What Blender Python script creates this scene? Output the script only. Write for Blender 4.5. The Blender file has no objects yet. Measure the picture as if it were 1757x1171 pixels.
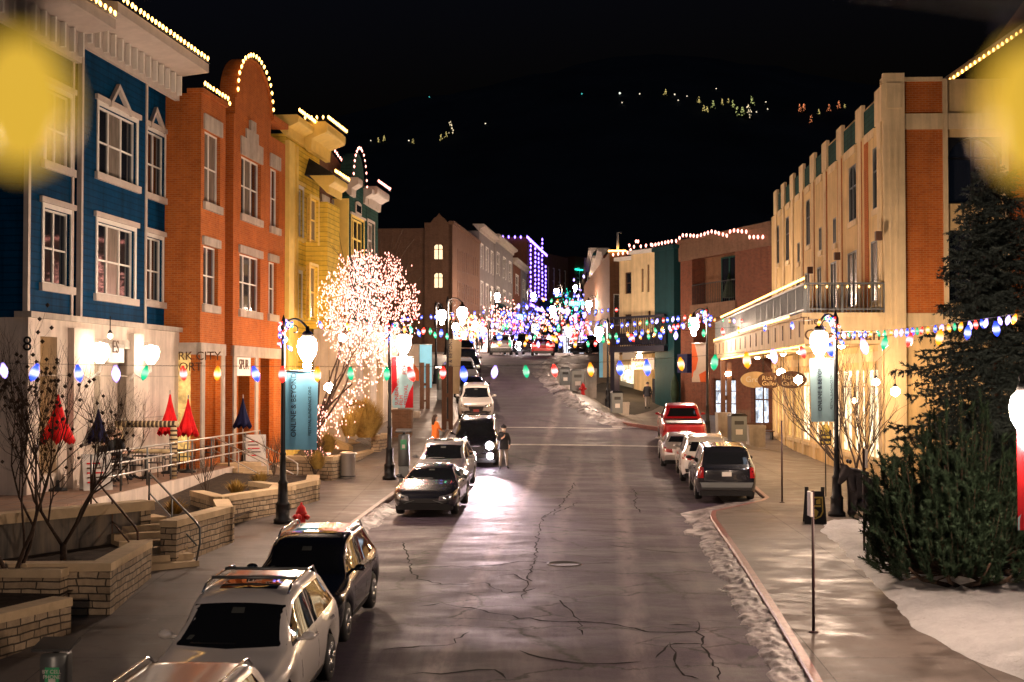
import bpy, bmesh, math, random
import numpy as np
from mathutils import Vector, Matrix
from mathutils.bvhtree import BVHTree
R = math.radians
rnd = random.Random(7)
SC = bpy.context.scene
COL = SC.collection
# ---------------------------------------------------------------- camera, sky, sun, exposure
CAMZ, FPX, CX, CY = 5.1, 2440.0, 878.5, 585.5
TH = math.atan(69.5 / FPX)
cam = bpy.data.cameras.new('camera'); camo = bpy.data.objects.new('camera', cam); COL.objects.link(camo)
camo.location = (0, 0, CAMZ); camo.rotation_euler = (R(90) + TH, 0, 0)
cam.sensor_width = 36; cam.lens = 36 * FPX / 1757; cam.clip_end = 4000; cam.clip_start = 0.05
cam.dof.use_dof = True; cam.dof.focus_distance = 42; cam.dof.aperture_fstop = 2.3
SC.camera = camo
W = bpy.data.worlds.new('World'); SC.world = W; W.use_nodes = True
_nt = W.node_tree; _sky = _nt.nodes.new('ShaderNodeTexSky'); _sky.sky_type = 'NISHITA'; _sky.sun_disc = False
_sky.sun_elevation = R(-3.9); _sky.sun_rotation = R(200); _sky.altitude = 2100
_mx = _nt.nodes.new('ShaderNodeMix'); _mx.data_type = 'RGBA'; _mx.blend_type = 'MULTIPLY'; _mx.inputs[0].default_value = 1; _mx.inputs[7].default_value = (.55, .75, 1.25, 1)
_nt.links.new(_sky.outputs[0], _mx.inputs[6]); _nt.links.new(_mx.outputs[2], _nt.nodes['Background'].inputs[0]); _nt.nodes['Background'].inputs[1].default_value = 0.12
sun = bpy.data.lights.new('sun', 'SUN'); sun.energy = 0.04; sun.angle = R(10); sun.color = (.75, .85, 1)
suno = bpy.data.objects.new('sun', sun); COL.objects.link(suno); suno.rotation_euler = (R(40), 0, R(20))
SC.view_settings.view_transform = 'Standard'; SC.view_settings.look = 'None'
SC.view_settings.exposure = 0.55; SC.view_settings.gamma = 1
SC.cycles.use_denoising = True
SC.cycles.sample_clamp_indirect = 4.0; SC.cycles.sample_clamp_direct = 0
SC.cycles.max_bounces = 5; SC.cycles.diffuse_bounces = 2; SC.cycles.glossy_bounces = 3
SC.cycles.transparent_max_bounces = 6; SC.cycles.caustics_reflective = False; SC.cycles.caustics_refractive = False
try: SC.cycles.denoiser = 'OPENIMAGEDENOISE'
except Exception: pass

# ---------------------------------------------------------------- picture <-> place
def ray(px, py):
    x, z = px - CX, CY - py
    c, s = math.cos(TH), math.sin(TH)
    return Vector((x, FPX * c - z * s, FPX * s + z * c))
def P(px, py, D):
    d = ray(px, py); t = D / d.y
    return Vector((d.x * t, D, CAMZ + d.z * t))
def lerpt(tab, y):
    if y <= tab[0][0]: return tab[0][1]
    for (a, va), (b, vb) in zip(tab, tab[1:]):
        if y <= b:
            t = (y - a) / (b - a); return va + (vb - va) * t
    (a, va), (b, vb) = tab[-2:]
    return vb + (vb - va) / (b - a) * (y - b)
GR = [(-20, -2), (0, -1.0), (20, .05), (25, .42), (33, .8), (43, 1.08), (48, 1.17), (55, 1.38), (61, 1.65), (66, 2.1), (70, 2.5), (78, 3.2), (88, 4.35), (95, 5.2), (103, 6.2), (110, 7.0), (116, 7.25), (150, 8.1), (260, 10.5), (400, 14)]
PZ = [(-20, -2), (0, -1.0), (20, .05), (25, .42), (33, .78), (42, 1.0), (50, 1.3), (60, 1.45), (72, 1.6), (78, 2.0), (85, 2.65), (92, 3.1), (100, 3.9), (110, 6.0), (120, 7.3), (150, 8.1), (260, 10.5), (400, 14)]
def sm(t): t = max(0, min(1, t)); return t * t * (3 - 2 * t)
def grz(Y):
    return (lerpt(GR, Y - 2.5) + 2 * lerpt(GR, Y) + lerpt(GR, Y + 2.5)) / 4
def pzz(Y): return (lerpt(PZ, Y - 2.5) + 2 * lerpt(PZ, Y) + lerpt(PZ, Y + 2.5)) / 4
KR = [(-20, 2), (20, 4.6), (41.5, 5.75), (43, 6.0), (46.5, 8.3), (66, 9.3), (70, 8.9), (74, 5.8), (80, 4.4), (91, 2.85), (98, 2.3), (109, 3.6), (114, 5.5), (120, 7), (400, 25)]
KL = [(-20, -8), (20, -5.6), (41, -4.35), (55, -3.6), (66, -3.2), (76, -2.85), (84, -3.5), (95, -4.1), (110, -4.4), (125, -4.6), (150, -4), (400, 23)]
def kr(Y): return lerpt(KR, Y)
def kl(Y): return lerpt(KL, Y)
def g(X, Y):
    k = kr(Y); t = sm((X - k - .2) / 4.0)
    return grz(Y) * (1 - t) + pzz(Y) * t
def G(px, py, ymax=300):
    d = ray(px, py); Y = 8.0; prev = None
    while Y < ymax:
        t = Y / d.y; z = CAMZ + d.z * t; x = d.x * t
        h = z - g(x, Y)
        if h <= 0:
            return Vector((x, Y, g(x, Y)))
        Y += .05
    return Vector((d.x * ymax / d.y, ymax, g(0, ymax)))

# ---------------------------------------------------------------- objects
def obj_new(name, data, parent=None):
    o = bpy.data.objects.new(name, data); COL.objects.link(o)
    if parent: o.parent = parent
    return o
def tag(o, label=None, cat=None, group=None, kind=None):
    if label: o['label'] = label
    if cat: o['category'] = cat
    if group: o['group'] = group
    if kind: o['kind'] = kind
    return o
def empty(name, loc=(0, 0, 0), rz=0, label=None, cat=None, group=None):
    o = obj_new(name, None); o.location = loc; o.rotation_euler = (0, 0, rz); o.empty_display_size = .2
    return tag(o, label, cat, group)
def copy_tree(o, parent=None):
    c = o.copy(); COL.objects.link(c); c.parent = parent
    for ch in o.children: copy_tree(ch, c)
    return c
class MB:
    def __init__(s): s.v = []; s.f = []; s.m = []; s.sm = []
    def add(s, vs, fs, m=0, smooth=False):
        b = len(s.v); s.v += [tuple(v) for v in vs]
        for f in fs: s.f.append(tuple(b + i for i in f)); s.m.append(m); s.sm.append(smooth)
        return s
    def quad(s, a, b, c, d, m=0): return s.add([a, b, c, d], [(0, 1, 2, 3)], m)
    def hexa(s, p, m=0):          # 8 corners: bottom 0-3, top 4-7
        return s.add(p, [(3, 2, 1, 0), (4, 5, 6, 7), (0, 1, 5, 4), (1, 2, 6, 5), (2, 3, 7, 6), (3, 0, 4, 7)], m)
    def box(s, x0, x1, y0, y1, z0, z1, m=0):
        return s.hexa([(x0, y0, z0), (x1, y0, z0), (x1, y1, z0), (x0, y1, z0), (x0, y0, z1), (x1, y0, z1), (x1, y1, z1), (x0, y1, z1)], m)
    def tube(s, pts, r, n=6, m=0, cap=True, smooth=True):
        pts = [Vector(p) for p in pts]; k = len(pts)
        rr = r if isinstance(r, (list, tuple)) else [r] * k
        vs = []; fs = []; up = None
        for i, p in enumerate(pts):
            d = (pts[min(i + 1, k - 1)] - pts[max(i - 1, 0)])
            if d.length < 1e-9: d = Vector((0, 0, 1))
            d.normalize()
            if up is None: up = Vector((1, 0, 0)) if abs(d.x) < .9 else Vector((0, 1, 0))
            a = d.cross(up).normalized(); b = a.cross(d).normalized(); up = b
            for j in range(n):
                t = 2 * math.pi * j / n
                vs.append(p + (a * math.cos(t) + b * math.sin(t)) * rr[i])
        for i in range(k - 1):
            for j in range(n):
                fs.append((i * n + j, i * n + (j + 1) % n, (i + 1) * n + (j + 1) % n, (i + 1) * n + j))
        if cap: fs.append(tuple(range(n))[::-1]); fs.append(tuple((k - 1) * n + j for j in range(n)))
        return s.add(vs, fs, m, smooth)
    def lathe(s, c, prof, n=12, m=0, axis='z', smooth=True, cap=True):
        c = Vector(c); vs = []; fs = []
        for r, h in prof:
            for j in range(n):
                t = 2 * math.pi * j / n; a, b = r * math.cos(t), r * math.sin(t)
                vs.append(c + (Vector((a, b, h)) if axis == 'z' else Vector((h, a, b)) if axis == 'x' else Vector((b, h, a))))
        for i in range(len(prof) - 1):
            for j in range(n):
                fs.append((i * n + j, i * n + (j + 1) % n, (i + 1) * n + (j + 1) % n, (i + 1) * n + j))
        if cap:
            fs.append(tuple(range(n))[::-1]); fs.append(tuple((len(prof) - 1) * n + j for j in range(n)))
        return s.add(vs, fs, m, smooth)
    def prism(s, poly, fn, d0, d1, m=0):   # poly in 2D, fn(a,b,d)->3D
        n = len(poly)
        vs = [fn(a, b, d0) for a, b in poly] + [fn(a, b, d1) for a, b in poly]
        fs = [tuple(range(n))[::-1], tuple(range(n, 2 * n))] + [(i, (i + 1) % n, n + (i + 1) % n, n + i) for i in range(n)]
        return s.add(vs, fs, m)
    def build(s, name, mats, parent=None, uv=True, fix=True):
        me = bpy.data.meshes.new(name); me.from_pydata(s.v, [], s.f)
        for m in (mats if isinstance(mats, (list, tuple)) else [mats]): me.materials.append(m)
        me.polygons.foreach_set('material_index', s.m); me.polygons.foreach_set('use_smooth', s.sm)
        if fix:
            bm = bmesh.new(); bm.from_mesh(me); bmesh.ops.recalc_face_normals(bm, faces=bm.faces); bm.to_mesh(me); bm.free()
        if uv: auto_uv(me)
        return obj_new(name, me, parent)
def auto_uv(me):
    n = len(me.loops)
    if not n: return
    co = np.empty(len(me.vertices) * 3); me.vertices.foreach_get('co', co); co = co.reshape(-1, 3)
    vi = np.empty(n, int); me.loops.foreach_get('vertex_index', vi)
    nr = np.empty(len(me.polygons) * 3); me.polygons.foreach_get('normal', nr); nr = nr.reshape(-1, 3)
    lt = np.empty(len(me.polygons), int); me.polygons.foreach_get('loop_total', lt)
    ln = np.repeat(nr, lt, axis=0); p = co[vi]
    uv = np.empty((n, 2)); flat = np.abs(ln[:, 2]) > .75
    tx, ty = -ln[:, 1], ln[:, 0]; L = np.hypot(tx, ty); L[L < 1e-6] = 1; tx, ty = tx / L, ty / L
    uv[:, 0] = np.where(flat, p[:, 0], p[:, 0] * tx + p[:, 1] * ty); uv[:, 1] = np.where(flat, p[:, 1], p[:, 2])
    l = me.uv_layers.new(name='UVMap'); l.data.foreach_set('uv', uv.ravel())
# ---------------------------------------------------------------- materials
def nodes(name):
    m = bpy.data.materials.new(name); m.use_nodes = True
    nt = m.node_tree; return m, nt, nt.nodes['Principled BSDF']
def pset(b, col=None, rough=None, metal=None, coat=None, spec=None):
    if col is not None: b.inputs['Base Color'].default_value = (*col, 1)
    if rough is not None: b.inputs['Roughness'].default_value = rough
    if metal is not None: b.inputs['Metallic'].default_value = metal
    if coat is not None: b.inputs['Coat Weight'].default_value = coat; b.inputs['Coat Roughness'].default_value = .04
    if spec is not None: b.inputs['Specular IOR Level'].default_value = spec
def plain(name, col, rough=.6, metal=0, coat=None, spec=None):
    m, nt, b = nodes(name); pset(b, col, rough, metal, coat, spec); return m
def nz(nt, scale, detail=4, rough=.6, vec=None, sc3=None):
    n = nt.nodes.new('ShaderNodeTexNoise'); n.inputs['Scale'].default_value = scale; n.inputs['Detail'].default_value = detail; n.inputs['Roughness'].default_value = rough
    tc = nt.nodes.new('ShaderNodeTexCoord'); out = tc.outputs[vec or 'Object']
    if sc3:
        mp = nt.nodes.new('ShaderNodeMapping'); mp.inputs['Scale'].default_value = sc3; nt.links.new(out, mp.inputs[0]); out = mp.outputs[0]
    nt.links.new(out, n.inputs['Vector']); return n
def ramp(nt, src, stops):
    r = nt.nodes.new('ShaderNodeValToRGB'); e = r.color_ramp.elements
    while len(e) < len(stops): e.new(.5)
    for k, (p, c) in zip(e, stops): k.position = p; k.color = (*c, 1) if not isinstance(c, (int, float)) else (c, c, c, 1)
    nt.links.new(src, r.inputs[0]); return r
def mixc(nt, fac, a, b, mode='MIX'):
    m = nt.nodes.new('ShaderNodeMix'); m.data_type = 'RGBA'; m.blend_type = mode
    for s, v in ((m.inputs[0], fac), (m.inputs[6], a), (m.inputs[7], b)):
        if isinstance(v, (int, float)): s.default_value = v
        elif isinstance(v, tuple): s.default_value = (*v, 1)
        else: nt.links.new(v, s)
    return m.outputs[2]
def bump(nt, b, h, strength=.4, dist=.02):
    n = nt.nodes.new('ShaderNodeBump'); n.inputs['Strength'].default_value = strength; n.inputs['Distance'].default_value = dist
    nt.links.new(h, n.inputs['Height']); nt.links.new(n.outputs[0], b.inputs['Normal'])
def mott(name, col, var=.25, scale=3, rough=.7, bmp=.2, metal=0, fine=30, sc3=None):
    m, nt, b = nodes(name); n = nz(nt, scale, 6, .65, sc3=sc3)
    lo = tuple(c * (1 - var) for c in col); hi = tuple(min(1, c * (1 + var)) for c in col)
    r = ramp(nt, n.outputs[0], [(.3, lo), (.7, hi)]); nt.links.new(r.outputs[0], b.inputs['Base Color'])
    pset(b, None, rough, metal, None, .18 if rough > .55 else .4)
    if bmp: bump(nt, b, nz(nt, fine, 3).outputs[0], bmp, .01)
    return m
def brick(name, c1, c2, mortar, w=.22, h=.075, dirt=.25):
    m, nt, b = nodes(name); t = nt.nodes.new('ShaderNodeTexBrick'); uv = nt.nodes.new('ShaderNodeUVMap')
    nt.links.new(uv.outputs[0], t.inputs['Vector'])
    t.inputs['Color1'].default_value = (*c1, 1); t.inputs['Color2'].default_value = (*c2, 1); t.inputs['Mortar'].default_value = (*mortar, 1)
    t.inputs['Scale'].default_value = 1; t.inputs['Brick Width'].default_value = w; t.inputs['Row Height'].default_value = h
    t.inputs['Mortar Size'].default_value = .008; t.inputs['Mortar Smooth'].default_value = .3; t.inputs['Bias'].default_value = -.2
    n = nz(nt, 1.2, 6, .7); r = ramp(nt, n.outputs[0], [(.3, 1 - dirt), (.7, 1.0)])
    dr = ramp(nt, nz(nt, 1, 6, .7, sc3=(3, 3, .22)).outputs[0], [(.34, .82), (.56, 1.0)])
    c = mixc(nt, 1.0, mixc(nt, 1.0, t.outputs[0], r.outputs[0], 'MULTIPLY'), dr.outputs[0], 'MULTIPLY'); nt.links.new(c, b.inputs['Base Color']); pset(b, None, .85, None, None, .12)
    bump(nt, b, t.outputs['Fac'], -.5, .01); return m
def siding(name, col, pitch=.16, dirt=.6):
    m, nt, b = nodes(name); uv = nt.nodes.new('ShaderNodeUVMap'); w = nt.nodes.new('ShaderNodeTexWave')
    w.wave_profile = 'SAW'; w.bands_direction = 'Y'; w.inputs['Scale'].default_value = 2 * math.pi / 20 / pitch; nt.links.new(uv.outputs[0], w.inputs[0])
    n = nz(nt, 1.5, 6, .7, sc3=(1, 1, 3)); r = ramp(nt, n.outputs[0], [(.3, tuple(c * .75 for c in col)), (.7, tuple(c * 1.1 for c in col))])
    ln = ramp(nt, w.outputs[0], [(0, .45), (.22, 1.0)])
    dr = ramp(nt, nz(nt, 1, 6, .7, sc3=(3, 3, .22)).outputs[0], [(.34, dirt), (.56, 1.0)])
    nt.links.new(mixc(nt, 1.0, mixc(nt, 1.0, r.outputs[0], ln.outputs[0], 'MULTIPLY'), dr.outputs[0], 'MULTIPLY'), b.inputs['Base Color']); pset(b, None, .7, None, None, .03); bump(nt, b, w.outputs[0], .6, .02); return m
def stone(name, cols, sx=.36, sz=.14):
    m, nt, b = nodes(name); t = nt.nodes.new('ShaderNodeTexBrick'); uv = nt.nodes.new('ShaderNodeUVMap')
    nd = nz(nt, 1.3, 3); mx = nt.nodes.new('ShaderNodeVectorMath'); mx.operation = 'MULTIPLY_ADD'
    nt.links.new(nd.outputs['Color'], mx.inputs[0]); mx.inputs[1].default_value = (.22, .09, 0); nt.links.new(uv.outputs[0], mx.inputs[2]); nt.links.new(mx.outputs[0], t.inputs['Vector'])
    t.inputs['Color1'].default_value = (*cols[0], 1); t.inputs['Color2'].default_value = (*cols[1], 1); t.inputs['Mortar'].default_value = (*cols[2], 1)
    t.inputs['Scale'].default_value = 1; t.inputs['Brick Width'].default_value = sx; t.inputs['Row Height'].default_value = sz
    t.inputs['Mortar Size'].default_value = .016; t.inputs['Mortar Smooth'].default_value = .4; t.squash = 1.6; t.squash_frequency = 3; t.offset_frequency = 2
    n = nz(nt, 4, 6, .7); r = ramp(nt, n.outputs[0], [(.25, .5), (.75, 1.15)])
    nt.links.new(mixc(nt, 1.0, t.outputs[0], r.outputs[0], 'MULTIPLY'), b.inputs['Base Color']); pset(b, None, .85)
    ad = nt.nodes.new('ShaderNodeMath'); ad.operation = 'MULTIPLY_ADD'; nt.links.new(t.outputs['Fac'], ad.inputs[0]); ad.inputs[1].default_value = -1.5; nt.links.new(nz(nt, 9, 5, .7).outputs[0], ad.inputs[2])
    bump(nt, b, ad.outputs[0], .8, .03); return m
def emis(name, col, st, samp=False):
    m, nt, b = nodes(name); pset(b, tuple(c * .5 for c in col), .3)
    b.inputs['Emission Color'].default_value = (*col, 1); b.inputs['Emission Strength'].default_value = st
    m.cycles.emission_sampling = 'AUTO' if samp else 'NONE'; return m
def shopglass(name, col, st, sx=1.2, var=.7):
    # a lit interior seen through glass: shelves, doors and goods as blotches of different light
    m, nt, b = nodes(name); v = nt.nodes.new('ShaderNodeTexVoronoi'); v.distance = 'CHEBYCHEV'; v.inputs['Scale'].default_value = 1
    uv = nt.nodes.new('ShaderNodeUVMap'); mp = nt.nodes.new('ShaderNodeMapping'); mp.inputs['Scale'].default_value = (2.2 * sx, 1.6 * sx, 1); nt.links.new(uv.outputs[0], mp.inputs[0]); nt.links.new(mp.outputs[0], v.inputs['Vector'])
    r = ramp(nt, v.outputs['Color'], [(.15, 1 - var), (.85, 1.0)])
    n = nz(nt, 2.5 * sx, 3); r2 = ramp(nt, n.outputs[0], [(.35, .35), (.65, 1.0)])
    c = mixc(nt, 1.0, mixc(nt, 1.0, r.outputs[0], r2.outputs[0], 'MULTIPLY'), col, 'MULTIPLY')
    nt.links.new(c, b.inputs['Emission Color']); b.inputs['Emission Strength'].default_value = st; pset(b, (.03, .03, .03), .08)
    m.cycles.emission_sampling = 'NONE'; return m
def bulb_emis(name, col, st):
    # translucent coloured bulb: brightest and palest round the lamp inside it, deeper colour toward the tip and the socket
    m, nt, b = nodes(name); pset(b, tuple(c * .4 for c in col), .2); tc = nt.nodes.new('ShaderNodeTexCoord'); sp = nt.nodes.new('ShaderNodeSeparateXYZ'); nt.links.new(tc.outputs['Generated'], sp.inputs[0])
    pale = tuple(.6 * c + .4 for c in col); r = ramp(nt, sp.outputs[2], [(.0, tuple(c * .6 for c in col)), (.22, col), (.48, pale), (.78, col), (1.0, tuple(c * .4 for c in col))]); r.color_ramp.interpolation = 'EASE'; nt.links.new(r.outputs[0], b.inputs['Emission Color']); b.inputs['Emission Strength'].default_value = st
    m.cycles.emission_sampling = 'NONE'; return m
M = {}
M['glass'] = plain('window_glass', (.012, .014, .02), .04, 0, None, .8)
M['carglass'] = plain('car_glass', (.008, .009, .011), .03, 0, None, .6)
def drips(m, amt=.78):
    nt = m.node_tree; b = nt.nodes['Principled BSDF']; src = b.inputs['Base Color'].links[0].from_socket
    d = ramp(nt, nz(nt, 1, 6, .7, sc3=(2.6, 2.6, .2)).outputs[0], [(.36, amt), (.58, 1.0)]); nt.links.new(mixc(nt, 1.0, src, d.outputs[0], 'MULTIPLY'), b.inputs['Base Color']); return m
M['trim'] = mott('pale_trim', (.52, .45, .40), .12, 2, .6, .1)
M['white'] = mott('white_paint', (.74, .71, .66), .08, 3, .5, .05)
M['cream'] = drips(mott('cream_stucco', (.70, .49, .23), .13, 1.2, .8, .25))
M['cream2'] = drips(mott('pale_cream_trim', (.74, .56, .32), .1, 1.5, .7, .15))
M['blue'] = siding('blue_siding', (.0004, .046, .125), .2)
M['bluedark'] = siding('dark_blue_siding', (.012, .055, .16))
M['conc'] = drips(mott('pale_concrete', (.68, .58, .50), .13, 1.5, .8, .2))
M['brickor'] = brick('orange_brick', (.56, .145, .022), (.44, .10, .016), (.50, .24, .11))
M['brickrd'] = brick('red_brick', (.20, .06, .032), (.13, .036, .02), (.22, .15, .11))
M['brickbr'] = brick('brown_brick', (.23, .10, .05), (.17, .07, .035), (.20, .15, .1))
M['bricktan'] = brick('tan_brick', (.22, .12, .075), (.17, .09, .055), (.22, .15, .11)); M['fargrey'] = mott('weathered_grey_paint', (.20, .18, .18), .15, 1, .8, .1)
M['yellow'] = siding('yellow_siding', (.88, .62, .09), .22, .85)
M['yeltrim'] = mott('yellow_trim', (.82, .60, .16), .1, 2, .6, .1)
M['green'] = siding('dark_green_siding', (.025, .075, .065), .18)
M['teal'] = drips(mott('teal_stucco', (.004, .035, .042), .15, 2, .7, .15))
M['stonelt'] = drips(mott('cast_stone', (.48, .42, .36), .18, 2, .85, .25))
M['roof'] = mott('dark_roof', (.03, .03, .032), .3, 2, .9, .3)
M['gstone'] = stone('golden_block_stone', ((.54, .41, .27), (.36, .26, .16), (.08, .06, .04)))
M['gcap'] = mott('golden_stone_cap', (.56, .42, .26), .14, 3, .85, .3)
M['iron'] = plain('black_iron', (.012, .012, .014), .4, .3)
M['steel'] = plain('brushed_steel', (.58, .55, .52), .38, .7)
M['grail'] = plain('grey_metal', (.16, .17, .17), .45, .6)
M['wood'] = mott('brown_wood', (.10, .05, .03), .3, 2, .6, .3, sc3=(8, 8, 1))
M['woodlt'] = mott('pale_log', (.50, .38, .22), .3, 6, .8, .4)
M['bark'] = mott('dark_bark', (.055, .035, .025), .4, 12, .9, .5)
M['soil'] = mott('dead_mulch', (.05, .035, .025), .5, 6, .95, .8, fine=12)
def snow_mat():
    m, nt, b = nodes('old_snow'); n = nz(nt, 1.1, 8, .75); d = nz(nt, 3.2, 8, .8)
    c = ramp(nt, n.outputs[0], [(.3, (.50, .49, .51)), (.62, (.70, .69, .71))]).outputs[0]; c = mixc(nt, ramp(nt, d.outputs[0], [(.60, 0), (.72, .8)]).outputs[0], c, (.20, .17, .15)); nt.links.new(c, b.inputs['Base Color']); pset(b, None, .6)
    bump(nt, b, nz(nt, 5, 8, .8).outputs[0], 1.0, .10); return m
M['snow'] = snow_mat()
M['dsnow'] = mott('dirty_snow', (.25, .22, .225), .8, 2.2, .5, .8, fine=9)
M['red'] = mott('red_canvas', (.75, .014, .018), .2, 3, .75, .2)
M['navy'] = mott('navy_canvas', (.012, .014, .06), .2, 3, .75, .2)
M['tyre'] = plain('tyre_rubber', (.012, .012, .013), .75)
M['rim'] = plain('alloy_rim', (.30, .30, .31), .3, .9)
M['chrome'] = plain('chrome', (.7, .7, .7), .12, 1)
M['blackpl'] = plain('black_plastic', (.014, .014, .015), .4)
M['lens'] = plain('headlight_lens', (.32, .32, .34), .08, .6, 1)
M['tail'] = plain('tail_light_lens', (.32, .012, .015), .12, 0, 1)
M['plate'] = plain('plate_white', (.6, .55, .5), .5)
M['hydrant'] = plain('hydrant_red', (.55, .012, .012), .4)
M['skin'] = plain('skin', (.55, .33, .24), .6)
M['hair'] = plain('dark_hair', (.03, .015, .01), .6)
M['black'] = plain('black_cloth', (.012, .012, .016), .85)
M['jeans'] = plain('tan_trousers', (.26, .22, .19), .85)
M['orangec'] = mott('orange_coat', (.85, .22, .05), .12, 4, .8, .2)
M['twig'] = plain('brown_twig', (.07, .045, .03), .9)
M['dry'] = mott('dry_grass', (.36, .23, .06), .4, 6, .9, 0)
M['needle'] = mott('spruce_needles', (.042, .056, .050), .5, 2.5, .7, 0)
M['pine'] = mott('pine_needles', (.022, .040, .022), .5, 3, .7, 0)
GL = emis('lamp_globe_glow', (1, .72, .53), 340, True)
WARM = emis('warm_bulb_glow', (1, .50, .11), 7)
PINKW = emis('pink_white_bulb_glow', (1, .34, .26), 5)
TREEB = emis('tree_bulb_glow', (1, .40, .31), 3.2)
BULB = [bulb_emis('red_bulb_glow', (1, .03, .02), 2.2), bulb_emis('blue_bulb_glow', (.03, .07, 1), 2.2), bulb_emis('amber_bulb_glow', (1, .30, .01), 1.6), bulb_emis('green_bulb_glow', (.01, .6, .25), .9), bulb_emis('violet_white_bulb_glow', (.40, .28, 1), 3.2)]
PURP = emis('purple_bulb_glow', (.22, .12, 1), 7)
TEALB = emis('teal_light_glow', (.02, .75, .5), 2.5)
M['shopw'] = shopglass('warm_shop_window', (1, .76, .46), 3.2)
M['shopfar'] = shopglass('far_shop_window', (1, .70, .52), 9, .5, .8)
M['shoppink'] = shopglass('pink_shop_window', (1, .45, .55), 7, .5, .8)
M['shopc'] = shopglass('cool_shop_window', (.75, .85, 1), 2.2)
M['shopy'] = shopglass('amber_shop_window', (1, .55, .16), 1.2, 1, .4)
M['litwin'] = emis('lit_window', (1, .74, .42), 1.1)
M['reflwin'] = M['glass']

# road and pavement
def road_mat():
    m, nt, b = nodes('worn_asphalt')
    n1 = nz(nt, .35, 8, .7); n2 = nz(nt, 38, 4, .8); n3 = nz(nt, 1.0, 7, .7, sc3=(.35, .8, 1)); n4 = nz(nt, 1, 6, .65, sc3=(.9, .035, 1))
    c = ramp(nt, n1.outputs[0], [(.3, (.028, .017, .032)), (.7, (.062, .038, .070))]).outputs[0]
    c = mixc(nt, 1.0, c, ramp(nt, n2.outputs[0], [(.3, .45), (.7, 1.5)]).outputs[0], 'MULTIPLY')
    c = mixc(nt, ramp(nt, n4.outputs[0], [(.52, 0), (.72, .55)]).outputs[0], c, (.14, .11, .125))       # salt tracks along the lanes
    tc0 = nt.nodes.new('ShaderNodeTexCoord'); sx = nt.nodes.new('ShaderNodeSeparateXYZ'); nt.links.new(tc0.outputs['Object'], sx.inputs[0])
    def mth(op, a, bb, cc=None):
        q = nt.nodes.new('ShaderNodeMath'); q.operation = op
        for i, v in enumerate((a, bb, cc)):
            if v is None: continue
            if isinstance(v, (int, float)): q.inputs[i].default_value = v
            else: nt.links.new(v, q.inputs[i])
        return q.outputs[0]
    lane = mth('MULTIPLY_ADD', sx.outputs[1], -.066, sx.outputs[0]); lane = mth('MULTIPLY_ADD', nz(nt, .5, 4).outputs[0], .5, lane)
    for x0, amt in ((-2.55, .75), (-1.0, .3), (.75, .55), (2.2, .25)):        # pale salt lines left by the tyres
        d = mth('ABSOLUTE', mth('SUBTRACT', lane, x0), 0); f = ramp(nt, d, [(.08, amt), (.32, 0)]).outputs[0]
        f = mixc(nt, 1.0, f, ramp(nt, nz(nt, 1, 5, .7, sc3=(2, .5, 1)).outputs[0], [(.35, .25), (.6, 1)]).outputs[0], 'MULTIPLY'); c = mixc(nt, f, c, (.27, .215, .225))
    c = mixc(nt, ramp(nt, n3.outputs[0], [(.52, 0), (.70, .7)]).outputs[0], c, (.022, .018, .019))      # damp patches across
    tc = nt.nodes.new('ShaderNodeTexCoord')
    def cracks(sc, w, warp):
        wn = nz(nt, 1.1, 5, .7); vm = nt.nodes.new('ShaderNodeVectorMath'); vm.operation = 'MULTIPLY_ADD'; nt.links.new(wn.outputs['Color'], vm.inputs[0]); vm.inputs[1].default_value = (warp, warp, 0); nt.links.new(tc.outputs['Object'], vm.inputs[2])
        mp = nt.nodes.new('ShaderNodeMapping'); mp.inputs['Scale'].default_value = sc; nt.links.new(vm.outputs[0], mp.inputs[0])
        v = nt.nodes.new('ShaderNodeTexVoronoi'); v.voronoi_dimensions = '2D'; v.feature = 'DISTANCE_TO_EDGE'; v.inputs['Scale'].default_value = 1; nt.links.new(mp.outputs[0], v.inputs['Vector'])
        return ramp(nt, v.outputs['Distance'], [(0, 1.0), (w, 0.0)]).outputs[0]
    ck = cracks((.12, .32, 1), .022, 1.4); ck2 = cracks((.6, .9, 1), .04, .7)
    msk = ramp(nt, nz(nt, .22, 2).outputs[0], [(.5, 0), (.58, 1)]).outputs[0]
    tot = mixc(nt, 1.0, ck, mixc(nt, 1.0, ck2, msk, 'MULTIPLY'), 'LIGHTEN')
    c = mixc(nt, tot, c, (.008, .006, .006)); nt.links.new(c, b.inputs['Base Color'])
    nt.links.new(ramp(nt, n3.outputs[0], [(.42, .78), (.66, .52)]).outputs[0], b.inputs['Roughness'])
    h = mixc(nt, tot, n2.outputs[0], (0, 0, 0)); bump(nt, b, h, .35, .012); return m
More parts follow.
